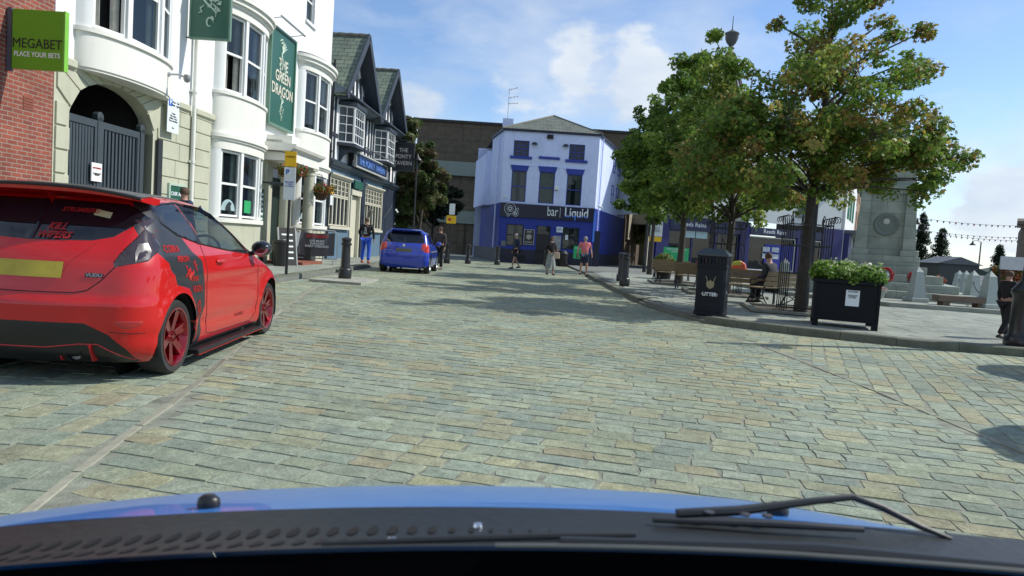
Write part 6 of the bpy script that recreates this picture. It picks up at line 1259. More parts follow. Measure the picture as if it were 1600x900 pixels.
q = MB(); q.tube([(-.05, 0, 1.85), (.55, 0, 2.05)], .015, 5); [q.tube([(x, -.25, 1.87 + x * .33), (x, .25, 1.87 + x * .33)], .012, 5) for x in (0, .15, .3, .45)]; q.tube([(-.05, 0, 1.35), (.6, 0, 1.5)], .015, 5); q.tube([(-.05, 0, 1.0), (.6, 0, 1.05)], .015, 5); [q.tube([(x, -.3, z), (x, .3, z)], .012, 5) for x, z in ((.1, 1.38), (.35, 1.44), (.58, 1.5), (.1, 1.0), (.35, 1.03), (.58, 1.05))]; q.build('elements', galv, s)
# bins outside the bar
for i, (x, y, hh, lb) in enumerate(((2.15, 43.3, 1.15, 'black street bin against the bar front by the door'), (3.05, 44.8, 1.0, 'dark planter tub under the pale notice'))):
    s = thing('street_bin', lb, 'bin', (x, y, 0)); q = MB(); q.lathe([(.30, 0), (.33, .04), (.34, hh * .72), (.38, hh * .74), (.38, hh * .82), (.2, hh), (0, hh)], (0, 0, 0), 16); q.build('bin_body', plastic_b, s, smooth=True)
# brown block behind
brown_c = Mbrick('brown_cladding', (.115, .093, .063), (.10, .082, .056), (.05, .04, .03), 1.5, 1.1, .02, off=0, bump=.3); beige_c = M('beige_concrete', (.36, .33, .26), .85, var=.1, dirt=.3); bandc = M('grey_green_band', (.22, .27, .23), .8, var=.1, dirt=.2)
r = thing('precinct_building', 'big flat roofed brown shopping block with pale bands behind the blue bar', 'building', (1, 62, 0))
w = MB(); w.box(-10, 8.6, 0, 25, 8.0, 11.3); w.build('upper_wall', brown_c, r); w = MB(); w.box(-10.1, 8.7, -.15, 25, 6.8, 7.99); w.build('band', bandc, r); w = MB(); w.box(-10, 8.6, .1, 25, 3.8, 6.79); w.box(-10, 8.6, .1, 25, 0, 2.7); w.build('lower_wall', brown_c, r); w = MB(); w.box(-10.1, 8.7, -.1, 25, 2.71, 3.79); w.build('canopy_band', bandc, r)
w = MB(); w.box(-10.2, 8.8, -.2, 25.1, 11.3, 11.5); w.build('parapet', M('parapet_dark', (.03, .03, .03), .7), r)
for i in range(9): MB().box(-9.6 + i * 2.05, -9.5 + i * 2.05, .0, .1, 0, 2.7).build('pier', M('pier_dark', (.05, .04, .035), .8), r)
w = MB(); w.box(-3.6, -1.6, .02, .1, .1, 2.6); w.build('loading_door', M('very_dark_door', (.015, .015, .015), .7), r)
w = MB(); w.tube([(-9.7, 0, 6.5), (-3, -.1, 6.4)], .12, 6)
r = thing('side_street_building', 'brown and beige building with a white balcony down the side street beyond the bar', 'building', (8.9, 58.5, 0), R(70))
w = MB(); w.box(0, 22, 0, 8, 3.9, 9.5); w.build('upper_wall', brown_c, r)
for i in range(5): MB().box(.4 + i * 4.2, 1.6 + i * 4.2, -.25, .0, 2.2, 9.4).build('pier', beige_c, r)
w = MB(); w.box(0, 22, -.05, 8, 0, 3.9); w.build('lower_wall', M('side_wall_brown', (.10, .08, .06), .8, var=.2), r)
w = MB(); w.box(2, 12, -1.6, 0, 3.6, 4.7); w.build('balcony', M('white_concrete', (.55, .55, .50), .8, dirt=.2), r)
for i in range(3): MB().box(3 + i * 3, 3.3 + i * 3, -1.5, -1.2, 0, 3.6).build('balcony_post', M('white_concrete'), r)
r = thing('low_shop_building', 'low olive brown building beyond the green board at the end of the side street', 'building', (10.6, 66, 0)); MB().box(-1, 5, 0, 6, 0, 3.4).build('wall', M('olive_brown', (.12, .11, .07), .85, var=.2), r); MB().box(-1.2, 5.2, -.3, 6.2, 3.4, 3.6).build('roof', lead_m, r)
# ================================================================== right: parade of shops
r = rr = thing('shop_parade', 'white upper floored building with purple blue estate agent shopfronts', 'building', (9.62, 49, 0), R(21.3))
est = M('estate_blue', (.014, .014, .11), .5, var=.08); whiter = M('shop_white_wall', (.62, .66, .64), .8, var=.04, dirt=.15)
w = MB(); wall_holes(w, .1, 16.5, 3.95, 7.7, [(3.2, 4.6, 4.75, 6.3), (7.55, 8.9, 4.75, 6.4), (12.1, 13.3, 4.75, 6.4)], .2); w.quad((.1, 0, 3.95), (.1, 8, 3.95), (.1, 8, 7.7), (.1, 0, 7.7)); w.build('upper_wall', whiter, r)
for a, b in ((3.2, 4.6), (7.55, 8.9), (12.1, 13.3)):
    window(r, (a, .06), (b, .06), 4.75, 6.3, rows=2, cols=1, fm_=lead_m, curtain=((('l', .3),), net_m)); MB().box(a - .15, b + .15, -.1, .06, 4.55, 4.74).build('window_sill', lead_m, r)
w = MB(); w.prism([(-.35, 7.7), (4, 9.4), (8.2, 7.7)], .0, 16.6, 'x'); w.build('roof', MATS['slate_dark'], r)
w = MB(); w.box(0, 7.2, -.55, 0, 3.86, 4.05); w.build('shop_canopy', M('canopy_grey', (.20, .21, .20), .7, dirt=.3), r)
for q_ in ((-.1, .9, -.3, 0, 0, 3.85), (6.9, 7.7, -.3, 0, 0, 3.85), (12.1, 12.6, -.3, 0, 0, 3.6), (14.6, 16.5, -.25, 0, 0, 3.9)): MB().box(*q_).build('shop_pilaster', est, r)
w = MB(); w.box(.9, 6.9, -.35, 0, 2.95, 3.82); w.build('shop_fascia', M('estate_navy', (.012, .014, .06), .45), r); w2 = MB(); w2.box(7.7, 12.1, -.35, 0, 3.0, 3.55); w2.build('shop_fascia', MATS['estate_navy'], r); MB().box(12.6, 14.6, -.35, 0, 3.0, 3.55).build('shop_fascia', MATS['estate_navy'], r)
for a, b, k in ((.9, 6.9, 3), (7.7, 12.1, 1), (12.6, 14.6, 1)):
    for i in range(k):
        x0 = a + (b - a) * i / k; x1 = a + (b - a) * (i + 1) / k; window(r, (x0, -.1), (x1, -.1), .45, 2.92, rows=1, cols=1, sash=False, fm_=est if k > 1 else whitep, fw=.07)
    MB().box(a, b, -.15, 0, 0, .45).build('stall_riser', est, r)
for i in range(2): MB().box(2.15 + i * 1.02, 3.1 + i * 1.02, -.16, -.12, 2.45, 2.93).build('window_sign', film, r)
for i in range(2):
    for j in range(2): MB().box(9.1 + i * .85, 9.75 + i * .85, -.125, -.11, 1.35 + j * .5, 1.7 + j * .5).build('property_card', M('card_white', (.5, .55, .58), .5, var=.5, vscale=10), r)
MB().box(9.3, 11.9, -.115, -.104, .5, 2.4).build('window_graphic', M('graphic_blue', (.02, .03, .28), .5), r)
s = thing('estate_agent_sign', 'white words Reeds Rains on the left navy shop fascia under the canopy', 'shop sign', (9.62, 49, 0), R(21.3)); text('Reeds Rains', .42, wh_s, s, (2.75, -.37, 3.35), bold=.003, space=1.05); text('X', .35, M('dim_green', (.1, .2, .14), .6), s, (1.25, -.37, 3.36), name='emblem')
s = thing('estate_agent_sign', 'white words Reeds Rains on the right navy shop fascia', 'shop sign', (9.62, 49, 0), R(21.3)); text('Reeds Rains', .42, wh_s, s, (9.9, -.37, 3.3), bold=.003, space=1.05); text('X', .35, MATS['dim_green'], s, (8.15, -.37, 3.3), name='emblem')
# corner and side street with sunlit white and brown fronts
r = thing('white_corner_building', 'sunlit white building with green window ornament past the shop corner', 'building', (25.3, 55.1, 0), R(61.2))
w = MB(); wall_holes(w, 0, 11, 3.9, 8.4, [(1.6, 2.4, 4.9, 7), (4.2, 5.0, 4.9, 7), (7, 7.8, 4.9, 7)], .2); w.quad((0, 0, 3.9), (0, 5, 3.9), (0, 5, 8.4), (0, 0, 8.4)); w.build('upper_wall', render_w, r)
for a in (1.6, 4.2, 7): window(r, (a, .06), (a + .8, .06), 4.9, 7, rows=4, cols=2, fm_=M('green_joinery', (.02, .22, .12), .5)); MB().box(a - .3, a - .05, -.06, 0, 4.9, 7).build('shutter', MATS['green_joinery'], r); MB().box(a + .85, a + 1.1, -.06, 0, 4.9, 7).build('shutter', MATS['green_joinery'], r)
w = MB(); w.box(0, 11, 0, 5, 0, 3.9); w.build('ground_floor_wall', whiter, r); w = MB(); w.box(0, 26, -1.2, 0, 3.7, 3.95); w.build('canopy', lead_m, r); MB().box(0, 3, -.4, -.001, 0, 3.69).build('corner_shop_panel', est, r); w = MB(); w.box(-.1, 11, -.1, 5, 8.4, 8.6); w.build('parapet', whiter, r)
r = thing('brown_terrace', 'sunlit brown brick terrace with tall windows behind the memorial', 'building', (30.7, 64.9, 0), R(61.2))
w = MB(); wall_holes(w, 0, 18, 3.96, 9.4, [(a, a + .8, 4.6 + dz, 6.2 + dz) for a in (1, 3.2, 5.4, 7.6, 9.8, 12, 14.2) for dz in (0, 2.5)], .2); w.build('upper_wall', Mbrick('tan_brick', (.34, .20, .11), (.28, .16, .09), (.3, .24, .18), .225, .075), r)
for a in (1, 3.2, 5.4, 7.6, 9.8, 12, 14.2):
    for dz in (0, 2.5): window(r, (a, .06), (a + .8, .06), 4.6 + dz, 6.2 + dz, fm_=M('maroon', (.12, .03, .02), .6))
MB().box(0, 18, 0, 6, 0, 3.69).build('ground_floor_wall', M('dark_shops', (.05, .06, .06), .6), r); MB().box(0, 18, -.2, 6, 9.4, 9.6).build('parapet', lead_m, r)
# lead spire behind the trees
r = thing('spire_tower', 'ribbed conical lead spire with a round finial rising behind the trees', 'tower', (19.6, 70, 0)); MB().lathe([(3, 0), (3, 15.5), (3.2, 15.6), (3.2, 16), (0, 16)], (0, 0, 0), sq=8).build('tower_wall', beige_c, r)
leadr = M('spire_lead', (.30, .31, .30), .6, var=.3, vscale=2); q = MB(); q.lathe([(2.2, 16), (1.35, 17.6), (.75, 19.4), (.35, 20.9), (.2, 21.3)], (0, 0, 0), 16); q.build('spire', leadr, r)
q = MB(); [q.tube([(2.25 * math.cos(a), 2.25 * math.sin(a), 16), (1.40 * math.cos(a), 1.4 * math.sin(a), 17.6), (.80 * math.cos(a), .8 * math.sin(a), 19.4), (.38 * math.cos(a), .38 * math.sin(a), 20.9)], .09, 5) for a in np.linspace(0, 2 * math.pi, 17)[:-1]]; q.build('ribs', M('rib_dark', (.07, .06, .06), .7), r)
q = MB(); q.lathe([(.2, 21.2), (.35, 21.4), (.2, 21.6), (.45, 21.9), (.62, 22.3), (.62, 22.6), (.7, 22.7), (.7, 22.8), (.3, 23.0), (.05, 23.2), (.03, 24.4), (0, 24.5)], (0, 0, 0), 14); q.build('finial', M('finial_dark', (.08, .09, .09), .6), r, smooth=True)
# ================================================================== war memorial
memst = Mbrick('memorial_stone', (.31, .35, .30), (.27, .31, .265), (.17, .19, .16), .95, .42, .008, bump=.4)
poly_slab('memorial_terrace', [(9.0, 23.2), (10.0, 21.9), (10.9, 20.45), (12.7, 20.25), (14.1, 20.0), (24, 19.2), (26, 34), (9, 34)], .08, .235, M('terrace_stone', (.26, .28, .24), .9, var=.2, vscale=3, bump=.4))
r = thing('war_memorial', 'tall grey stone war memorial pillar with a carved round emblem on stepped base', 'memorial', (13.42, 26, .235), R(-26))
for i, (hw, z0, z1) in enumerate(((2.7, 0, .26), (2.25, .26, .52), (1.8, .52, .80), (1.35, .80, 1.08))): MB().box(-hw, hw, -hw, hw, z0, z1).build('step', memst, r, bevel=.02)
w = MB(); w.box(-1.12, 1.12, -1.12, 1.12, 1.08, 1.42); w.build('base_block', memst, r, bevel=.02)
w = MB(); w.box(-.82, .82, -.82, .82, 1.42, 3.62); w.build('shaft', memst, r)
for sx_ in (-1, 1):
    for sy_ in (-1, 1): w = MB(); w.prism([(sx_ * .98, 1.42), (sx_ * .56, 1.42), (sx_ * .56, 3.6), (sx_ * .86, 3.6)], sy_ * .62, sy_ * .99, 'y'); w.build('corner_pilaster', memst, r, bevel=.01); MB().box(*frange(sx_ * .50, sx_ * 1.06), *frange(sy_ * .5, sy_ * 1.06), 1.42, 1.62).build('pilaster_foot', memst, r, bevel=.02)
w = MB(); w.box(-.95, .95, -.95, .95, 3.6, 3.75); w.box(-1.05, 1.05, -1.05, 1.05, 3.75, 3.87); w.box(-.8, .8, -.8, .8, 3.87, 4.6); w.build('cornice', memst, r, bevel=.02)
w = MB(); w.prism([(-.62, 4.6), (.62, 4.6), (.42, 6.2), (-.42, 6.2)], -.5, .5, 'y'); w.build('upper_block', memst, r)
q = MB(); q.lathe([(.36, 0), (.40, .03), (.36, .06), (.30, .05), (.27, .02)], (0, -.82, 2.52), 28, Matrix.Rotation(math.pi / 2, 3, 'X')); q.build('emblem_wreath', M('carved_dark', (.17, .20, .18), .8), r, smooth=True)
q = MB(); q.lathe([(0, .08), (.10, .07), (.12, .0)], (.0, -.82, 2.62), 10, Matrix.Rotation(math.pi / 2, 3, 'X')); q.build('emblem_boss', M('pale_boss', (.5, .5, .45), .7), r)
q = MB(); q.prism([(-.28, 2.60), (-.12, 2.66), (0, 2.75), (.12, 2.66), (.28, 2.60), (.24, 2.40), (.1, 2.34), (0, 2.30), (-.1, 2.34), (-.24, 2.40)], -.85, -.81, 'y'); q.build('emblem_crest', M('carved_dark'), r)
MB().box(-.3, .3, -.85, -.81, 2.22, 2.27).build('emblem_scroll', M('carved_dark'), r)
def wreath(label, loc, rz=0, tilt=.25):
    t = thing('poppy_wreath', label, 'wreath', loc, rz, 'red poppy wreaths'); C = [(.20 * math.cos(a), -tilt * .2 * math.sin(a) * -1, .24 + .20 * math.sin(a), .07) for a in np.linspace(0, 6.28, 17)[:-1]]
    leaf_cloud('poppies', C, .07, 500, [(.5, .01, .015), (.4, .01, .02), (.55, .02, .02)], .035, t, petal_mat, int(loc[0] * 10)); q = MB(); q.lathe([(0, 0), (.07, 0), (.07, .02), (0, .02)], (0, -.02, .24), 14, Matrix.Rotation(math.pi / 2, 3, 'X')); q.build('centre_disc', wh_s, t); return t
wreath('red poppy wreath leaning on the left of the memorial steps', (12.55, 23.95, .76)); wreath('red poppy wreath with white centre at the right of the memorial steps', (13.55, 24.0, .70))
t = thing('stone_vase', 'pale square stone vase with red flowers at the right corner of the memorial', 'vase', (14.5, 24.3, .50)); MB().lathe([(.16, 0), (.2, .3), (.22, .34), (0, .34)], (0, 0, 0), sq=4).build('vase_body', memst, t); leaf_cloud('flowers', [(0, 0, .45, .2), (.15, 0, .40, .15), (-.1, -.05, .4, .15)], .2, 350, [(.4, .03, .02), (.3, .1, .05), (.1, .12, .04)], .04, t, petal_mat, 91)
t = thing('stone_trough', 'small round pot of white and pink flowers on the memorial terrace', 'flower pot', (11.75, 22.9, .235)); MB().lathe([(.18, 0), (.24, .22), (.26, .26), (0, .26)], (0, 0, 0), 14).build('pot', memst, t, smooth=True); leaf_cloud('flowers', [(0, 0, .32, .16), (.2, 0, .28, .14), (-.2, 0, .28, .14)], .2, 400, [(.6, .5, .5), (.5, .2, .2), (.1, .14, .05)], .035, t, petal_mat, 92)
obm = M('grey_granite', (.36, .41, .38), .7, var=.1, vscale=12, bump=.2)
def obelisk(label, x, y, h=1.1):
    t = thing('stone_obelisk', label, 'obelisk', (x, y, .235), R(rng.uniform(-6, 6)), 'stone obelisks round the memorial'); MB().box(-.27, .27, -.27, .27, 0, .13).build('foot', obm, t, bevel=.02)
    MB().lathe([(.285, .13), (.165, h - .17), (.0, h)], (0, 0, 0), sq=4).build('shaft', obm, t)
for lb, x, y in (('grey obelisk before the right end of the memorial steps', 12.5, 22.0), ('large grey obelisk behind the bench at the right end of the row', 14.0, 20.9), ('grey obelisk second from the right end of the row', 15.25, 23.6), ('pale olive obelisk third from the right in the row', 18.3, 28.8), ('grey obelisk fourth from the right in the row', 19.4, 31), ('tall grey obelisk just left of the guarded tree trunk', 9.25, 24.3), ('grey obelisk left of the memorial behind the planter', 13.4, 29.5), ('grey obelisk half hidden by the small person at the lamp column', 15.9, 21.4)): obelisk(lb, x, y)
def chain(label, A, B, sag):
    t = thing('chain', label, 'chain', ((A[0] + B[0]) / 2, (A[1] + B[1]) / 2, .235), 0, 'chains between the obelisks'); mb = MB(); A = Vector(A); B = Vector(B); c = Vector(t.location); n = 26
    for i in range(n):
        a = A.lerp(B, i / n) - Vector((0, 0, sag * 4 * (i / n) * (1 - i / n))) - c; b = A.lerp(B, (i + 1) / n) - Vector((0, 0, sag * 4 * ((i + 1) / n) * (1 - (i + 1) / n))) - c; mb.tube([a, a.lerp(b, .5), b], [.012, .03, .012], 5)
    mb.build('links', lead_m, t)
chain('dark chain slung between the two right obelisks', (14.0, 20.9, 1.0), (15.25, 23.6, 1.0), .35); chain('dark chain slung from the second right obelisk to the olive one', (15.25, 23.6, 1.0), (18.3, 28.8, 1.0), .4); chain('dark chain slung between the two farthest obelisks', (18.3, 28.8, 1.0), (19.4, 31, 1.0), .3)
t = thing('stone_bench', 'low brown stone bench without a back on the memorial terrace', 'bench', (13.25, 20.95, .235), R(-3)); MB().box(-.75, .75, -.2, .2, .12, .30).build('seat', M('brown_stone', (.16, .12, .09), .85, var=.15), t, bevel=.015)
for x in (-.5, .5): MB().box(x - .1, x + .1, -.16, .16, 0, .12).build('foot', MATS['brown_stone'], t)
# ================================================================== street furniture
iron = M('black_iron', (.012, .013, .015), .42, var=.2, spec=.5); blk = M('bollard_black', (.014, .015, .017), .38, var=.15, coat=.2)
bol = thing('bollard', 'tall black bollard on the low island near the left kerb', 'bollard', (-4.30, 18.2, .06)); q = MB()
q.lathe([(.16, 0), (.165, .02), (.165, .22), (.15, .25), (.125, .27), (.125, .30), (.118, .32), (.108, .80), (.108, .84), (.135, .86), (.135, .90), (.11, .92), (.11, .96), (.13, .98), (.125, 1.03), (.06, 1.055), (0, 1.06)], (0, 0, 0), 24); q.build('post', blk, bol, smooth=True); bol['group'] = 'black bollards'
for (x, y, z), lb in (((-3.75, 35.6, 0), 'black bollard just right of the small blue car'), ((-3.45, 36.6, 0), 'black bollard beside the far yellow sign post'), ((-2.46, 38.2, 0), 'lone black bollard left of the blue bar'), ((-.92, 39.6, 0), 'black bollard before the left corner of the blue bar'), ((3.56, 22.6, .112), 'near black bollard on the right kerb corner'), ((3.95, 26.0, .112), 'second black bollard behind the near one on the right kerb')): again(bol, (x, y, z), 0, lb)
def post_sign(label, loc, h, plates, rz=0, rad=.035, name='sign_post'):
    t = thing(name, label, 'sign', loc, rz); q = MB(); q.tube([(0, 0, 0), (0, 0, h)], rad, 10); q.build('post', iron, t, smooth=True)
    for nm, x0, x1, z0, z1, m in plates: MB().box(x0, x1, -rad - .022, -rad - .004, z0, z1).build(nm, m, t, bevel=.004)
    return t
t = post_sign('parking sign post with yellow top plate on the left pavement', (-5.52, 17.3, .112), 3.0, [('yellow_plate', -.14, .14, 2.62, 2.98, yel_s), ('parking_plate', -.14, .14, 1.82, 2.60, wh_s)], R(0)); text('P', .16, blue_s, t, (-.06, -.062, 2.48), bold=.005); text('8am-6pm\n1 hour\nno return', .055, blue_s, t, (0, -.062, 2.2)); text('LOADING', .05, MATS['dark_lettering'], t, (0, -.062, 2.85))
t = post_sign('far sign post with white plate and yellow plate before the brown block', (-3.3, 36.2, 0), 3.1, [('yellow_plate', -.24, .24, 2.05, 2.45, yel_s), ('white_plate', -.12, .16, 2.5, 3.05, wh_s)]); q = MB(); q.lathe([(0, 0), (.08, 0), (.08, .01), (0, .01)], (-.08, -.06, 2.25), 12, Matrix.Rotation(math.pi / 2, 3, 'X')); q.build('red_disc', MATS['sign_red'], t)
t = post_sign('restricted zone sign with a grey ring and yellow strip by the shops', (7.15, 38.0, .112), 3.3, [('yellow_plate', -.02, .62, 1.72, 1.98, yel_s), ('zone_plate', .0, .64, 2.0, 3.2, wh_s)]); text('ZONE', .14, MATS['dark_lettering'], t, (.32, -.062, 3.1)); q = MB(); q.tube([(.32 + .17 * math.cos(a), -.062, 2.82 + .17 * math.sin(a)) for a in np.linspace(0, 6.283, 25)], .016, 5, cap=False); q.build('ring', MATS['dark_lettering'], t); text('Pedestrians\nand\nlorries only\nMon - Sat 10 - 4', .075, MATS['dark_lettering'], t, (.32, -.062, 2.35))
t = thing('green_notice_board', 'green and white banner on a blue table before the shops', 'sign board', (9.3, 41.0, .112), R(8)); MB().box(-.75, .75, -.04, .04, .55, 1.5).build('board', MATS['mid_green'], t); text('PLEASE KEEP YOUR\nDISTANCE', .14, wh_s, t, (0, -.05, 1.33)); q = MB(); q.lathe([(.06, 0), (.1, .1), (.08, .3), (.04, .45), (0, .5)], (-.45, -.05, .65), 8, Matrix.Diagonal((1, .1, 1))); q.build('picture', navyk, t); text('<- 2m ->', .14, blue_s, t, (.15, -.05, .95)); q = MB(); [q.box(x - .03, x + .03, -.03, .03, 0, .55) for x in (-.7, .7)]; q.box(-.75, .75, .05, .6, .3, .36); q.build('table', est, t)
# litter bin
lit = M('bin_blue_black', (.007, .011, .017), .6, var=.2, coat=0, spec=.3)
t = thing('litter_bin', 'tall dark blue black litter bin with slotted top and gold emblem', 'litter bin', (3.83, 13.6, .112), R(-25))
oct_ = lambda a, c: [(-a + c, -a), (a - c, -a), (a, -a + c), (a, a - c), (a - c, a), (-a + c, a), (-a, a - c), (-a, -a + c)]
a_ = .27; MB().prism(oct_(a_ + .015, .05), 0, .07, 'z').build('base', lit, t, bevel=.008); MB().prism(oct_(a_, .05), .07, .90, 'z').build('bin_body', lit, t, bevel=.006); MB().prism(oct_(a_ + .01, .05), .90, .93, 'z').build('rim', lit, t)
w = MB()
for fx in (-1, 1):
    w.box(*frange(fx * a_, fx * (a_ - .03)), -a_, a_, .93, .97); w.box(*frange(fx * a_, fx * (a_ - .03)), -a_, a_, 1.08, 1.12); w.box(-a_ + .03, a_ - .03, *frange(fx * a_, fx * (a_ - .03)), .93, .97); w.box(-a_ + .03, a_ - .03, *frange(fx * a_, fx * (a_ - .03)), 1.08, 1.12)
    for i in range(8): x = -a_ + .035 + i * (2 * a_ - .07) / 7; w.box(x - .018, x + .018, *frange(fx * a_, fx * (a_ - .025)), .97, 1.08); w.box(*frange(fx * a_, fx * (a_ - .025)), x - .018, x + .018, .97, 1.08)
w.build('slotted_opening', lit, t)
MB().box(-.2, .2, -.2, .2, .94, .95).build('liner', under_m, t); q = MB(); q.add([(-.30, -.30, 1.12), (.30, -.30, 1.12), (.30, .30, 1.12), (-.30, .30, 1.12), (-.30, -.30, 1.16), (.30, -.30, 1.16), (.30, .30, 1.16), (-.30, .30, 1.16), (-.18, -.18, 1.26), (.18, -.18, 1.26), (.18, .18, 1.26), (-.18, .18, 1.26)], [(0, 1, 5, 4), (1, 2, 6, 5), (2, 3, 7, 6), (3, 0, 4, 7), (4, 5, 9, 8), (5, 6, 10, 9), (6, 7, 11, 10), (7, 4, 8, 11), (8, 9, 10, 11), (3, 2, 1, 0)]); q.build('lid', M('bin_lid', (.03, .045, .055), .45, coat=.2), t, bevel=.008)
text('·LITTER·', .088, wh_s, t, (0, -a_ - .003, .40), bold=.003); goldm = M('dull_gold', (.28, .25, .14), .5)
q = MB(); q.prism([(-.06, .66), (-.075, .60), (-.06, .54), (0, .50), (.06, .54), (.075, .60), (.06, .66), (.03, .64), (0, .68), (-.03, .64)], -a_ - .006, -a_ + .01, 'y'); q.build('emblem', goldm, t); q = MB(); [q.tube([(s_ * .06, -a_ - .004, .66), (s_ * .09, -a_ - .004, .74)], .008, 5) for s_ in (-1, 1)]; q.build('emblem_crown', goldm, t)
MB().box(a_ - .001, a_ + .004, -.03, .03, .42, .47).build('label_plate', wh_s, t)
# planter
t = thing('planter', 'large square black planter with a white notice and leafy green plants', 'planter', (6.08, 12.98, .112), R(-21)); pm_ = M('planter_black', (.005, .006, .009), .65, spec=.25, bump=.1, var=.15)
w = MB(); w.box(-.53, .53, -.5, .5, .12, .78); w.build('tub', pm_, t, bevel=.006)
[MB().box(x - .05, x + .05, y - .05, y + .05, 0, .12).build('foot', pm_, t) for x in (-.48, .48) for y in (-.45, .45)]; MB().box(-.56, .56, -.53, .53, .781, .85).build('rim', pm_, t, bevel=.008)
MB().box(-.43, .43, -.46, -.44, .06, .075).build('steel_rail', galv, t); MB().box(-.53, -.49, -.52, -.5, .12, .78).build('corner_strip', pm_, t); MB().box(.49, .53, -.52, -.5, .12, .78).build('corner_strip', pm_, t)
MB().box(-.02, .20, -.508, -.502, .40, .68).build('notice', wh_s, t); text('PLANTERS', .034, MATS['dark_lettering'], t, (.09, -.512, .655)); text('Please keep this\narea tidy and\ndo not litter', .024, MATS['dark_lettering'], t, (.09, -.512, .57))
C = [(x, y, .92 + rng.uniform(-.04, .14), .17) for x in np.linspace(-.46, .46, 6) for y in np.linspace(-.42, .42, 5)]
leaf_cloud('leaves', C, .2, 7000, [(.16, .30, .04), (.24, .38, .07), (.10, .20, .04), (.30, .40, .14), (.18, .32, .06)], .045, t, leaf_mat, 71, lobes=3); leaf_cloud('flowers', [(c[0], c[1], c[2] + .10, .14) for c in C], .2, 420, [(.55, .6, .35), (.4, .5, .2), (.6, .6, .5)], .035, t, petal_mat, 72, lobes=3)
# lamp column at the right edge
t = thing('lamp_column', 'thick based black lamp column at the right edge of the pavement', 'street lamp', (8.22, 11.32, .112)); q = MB()
q.lathe([(.27, 0), (.28, .03), (.28, .12), (.25, .16), (.22, .20), (.21, .80), (.24, .84), (.24, .90), (.17, .98), (.12, 1.05), (.09, 1.5), (.075, 4.6), (.10, 4.62), (.10, 4.68), (.05, 4.75)], (0, 0, 0), 24); q.build('column', blk, t, smooth=True)
q = MB(); q.tube([(0, 0, 4.7), (0, 0, 5.1), (.5, 0, 5.3), (.9, 0, 5.2)], .03, 8); q.build('arm', blk, t, smooth=True); q = MB(); q.lathe([(.22, 0), (.2, .06), (.08, .22), (0, .26)], (.9, 0, 4.92), 14); q.build('lamp_head', blk, t, smooth=True)
# classic street lamps further off
def street_lamp(label, loc, h, rz=0, reach=.6):
    t = thing('street_lamp', label, 'street lamp', loc, rz, 'black heritage street lamps'); q = MB(); q.lathe([(.11, 0), (.11, .7), (.06, .85), (.045, h)], (0, 0, 0), 12); q.build('column', iron, t, smooth=True)
    q = MB(); q.tube([(0, 0, h - .3), (0, 0, h), (reach * .5, 0, h + .12), (reach, 0, h + .05)], .022, 6); q.build('arm', iron, t, smooth=True)
    q = MB(); q.lathe([(.26, -.30), (.25, -.26), (.10, -.12), (.05, .0), (.03, .08)], (reach, 0, h), 14); q.build('lamp_head', iron, t, smooth=True); return t
street_lamp('street lamp just right of the memorial with an arm to the right', (24.6, 45, 0), 4.4, 0, .6); street_lamp('street lamp with a long arm beside the first tall cypress', (33.3, 60, 0), 5.0, 0, 1.1); street_lamp('far street lamp with its arm to the left on the skyline', (39.1, 60, 0), 3.9, math.pi, .7)
street_lamp('street lamp standing in front of the dark left tree', (-5.6, 39, .112), 5.6, 0, .01); street_lamp('slim street lamp left of the zone sign', (7.35, 40, .112), 5.5, 0, .01); street_lamp('street lamp rising behind the guarded big tree', (10.7, 25.6, .112), 6.5, 0, .01)
# benches
wood = M('bench_wood', (.22, .17, .10), .75, var=.2, vscale=8, bump=.3)
def bench(label, loc, rz):
    t = thing('park_bench', label, 'bench', loc, rz, 'iron framed wooden benches')
    for x in (-.72, .72):
        q = MB(); q.tube([(x, -.36, 0), (x, -.28, .12), (x, -.20, .28), (x, -.24, .42), (x, .14, .42), (x, .26, .85)], .022, 6); q.tube([(x, .34, 0), (x, .22, .12), (x, .12, .28), (x, .14, .42)], .022, 6); q.tube([(x, -.20, .28), (x, -.03, .18), (x, .12, .28)], .016, 6); q.tube([(x, -.24, .42), (x, -.26, .62), (x, .0, .65), (x, .20, .66)], .02, 6); q.tube([(x, -.3, .0), (x, 0, .16), (x, .3, .0)], .016, 6); q.build('iron_leg', iron, t, smooth=True)
    q = MB(); [q.box(-.80, .80, -.26 + i * .085, -.19 + i * .085, .43, .46) for i in range(5)]; q.build('seat', wood, t, bevel=.006)
    q = MB(); [q.add([Vector(p) for p in ((-.80, .155 + .36 * dz_, .46 + dz_), (.80, .155 + .36 * dz_, .46 + dz_), (.80, .18 + .36 * dz_, .46 + dz_), (-.80, .18 + .36 * dz_, .46 + dz_), (-.80, .155 + .36 * (dz_ + .105), .565 + dz_), (.80, .155 + .36 * (dz_ + .105), .565 + dz_), (.80, .18 + .36 * (dz_ + .105), .565 + dz_), (-.80, .18 + .36 * (dz_ + .105), .565 + dz_))], [(0, 3, 2, 1), (4, 5, 6, 7), (0, 1, 5, 4), (1, 2, 6, 5), (2, 3, 7, 6), (3, 0, 4, 7)]) for dz_ in (.04, .16, .28)]; q.build('backrest', wood, t)
    return t
bench('near wooden bench just right of the litter bin with its back to the road', (5.95, 18.2, .112), R(158)); bench('wooden bench right of the near one turned sideways under a sitting person', (6.55, 17.6, .112), R(215)); bench('wooden bench behind the litter bin', (6.05, 23.0, .112), R(160)); bench('farther wooden bench beside the second tree trunk', (5.9, 25.5, .112), R(150)); bench('farthest wooden bench by the green notice banner', (6.8, 30.6, .112), R(160))
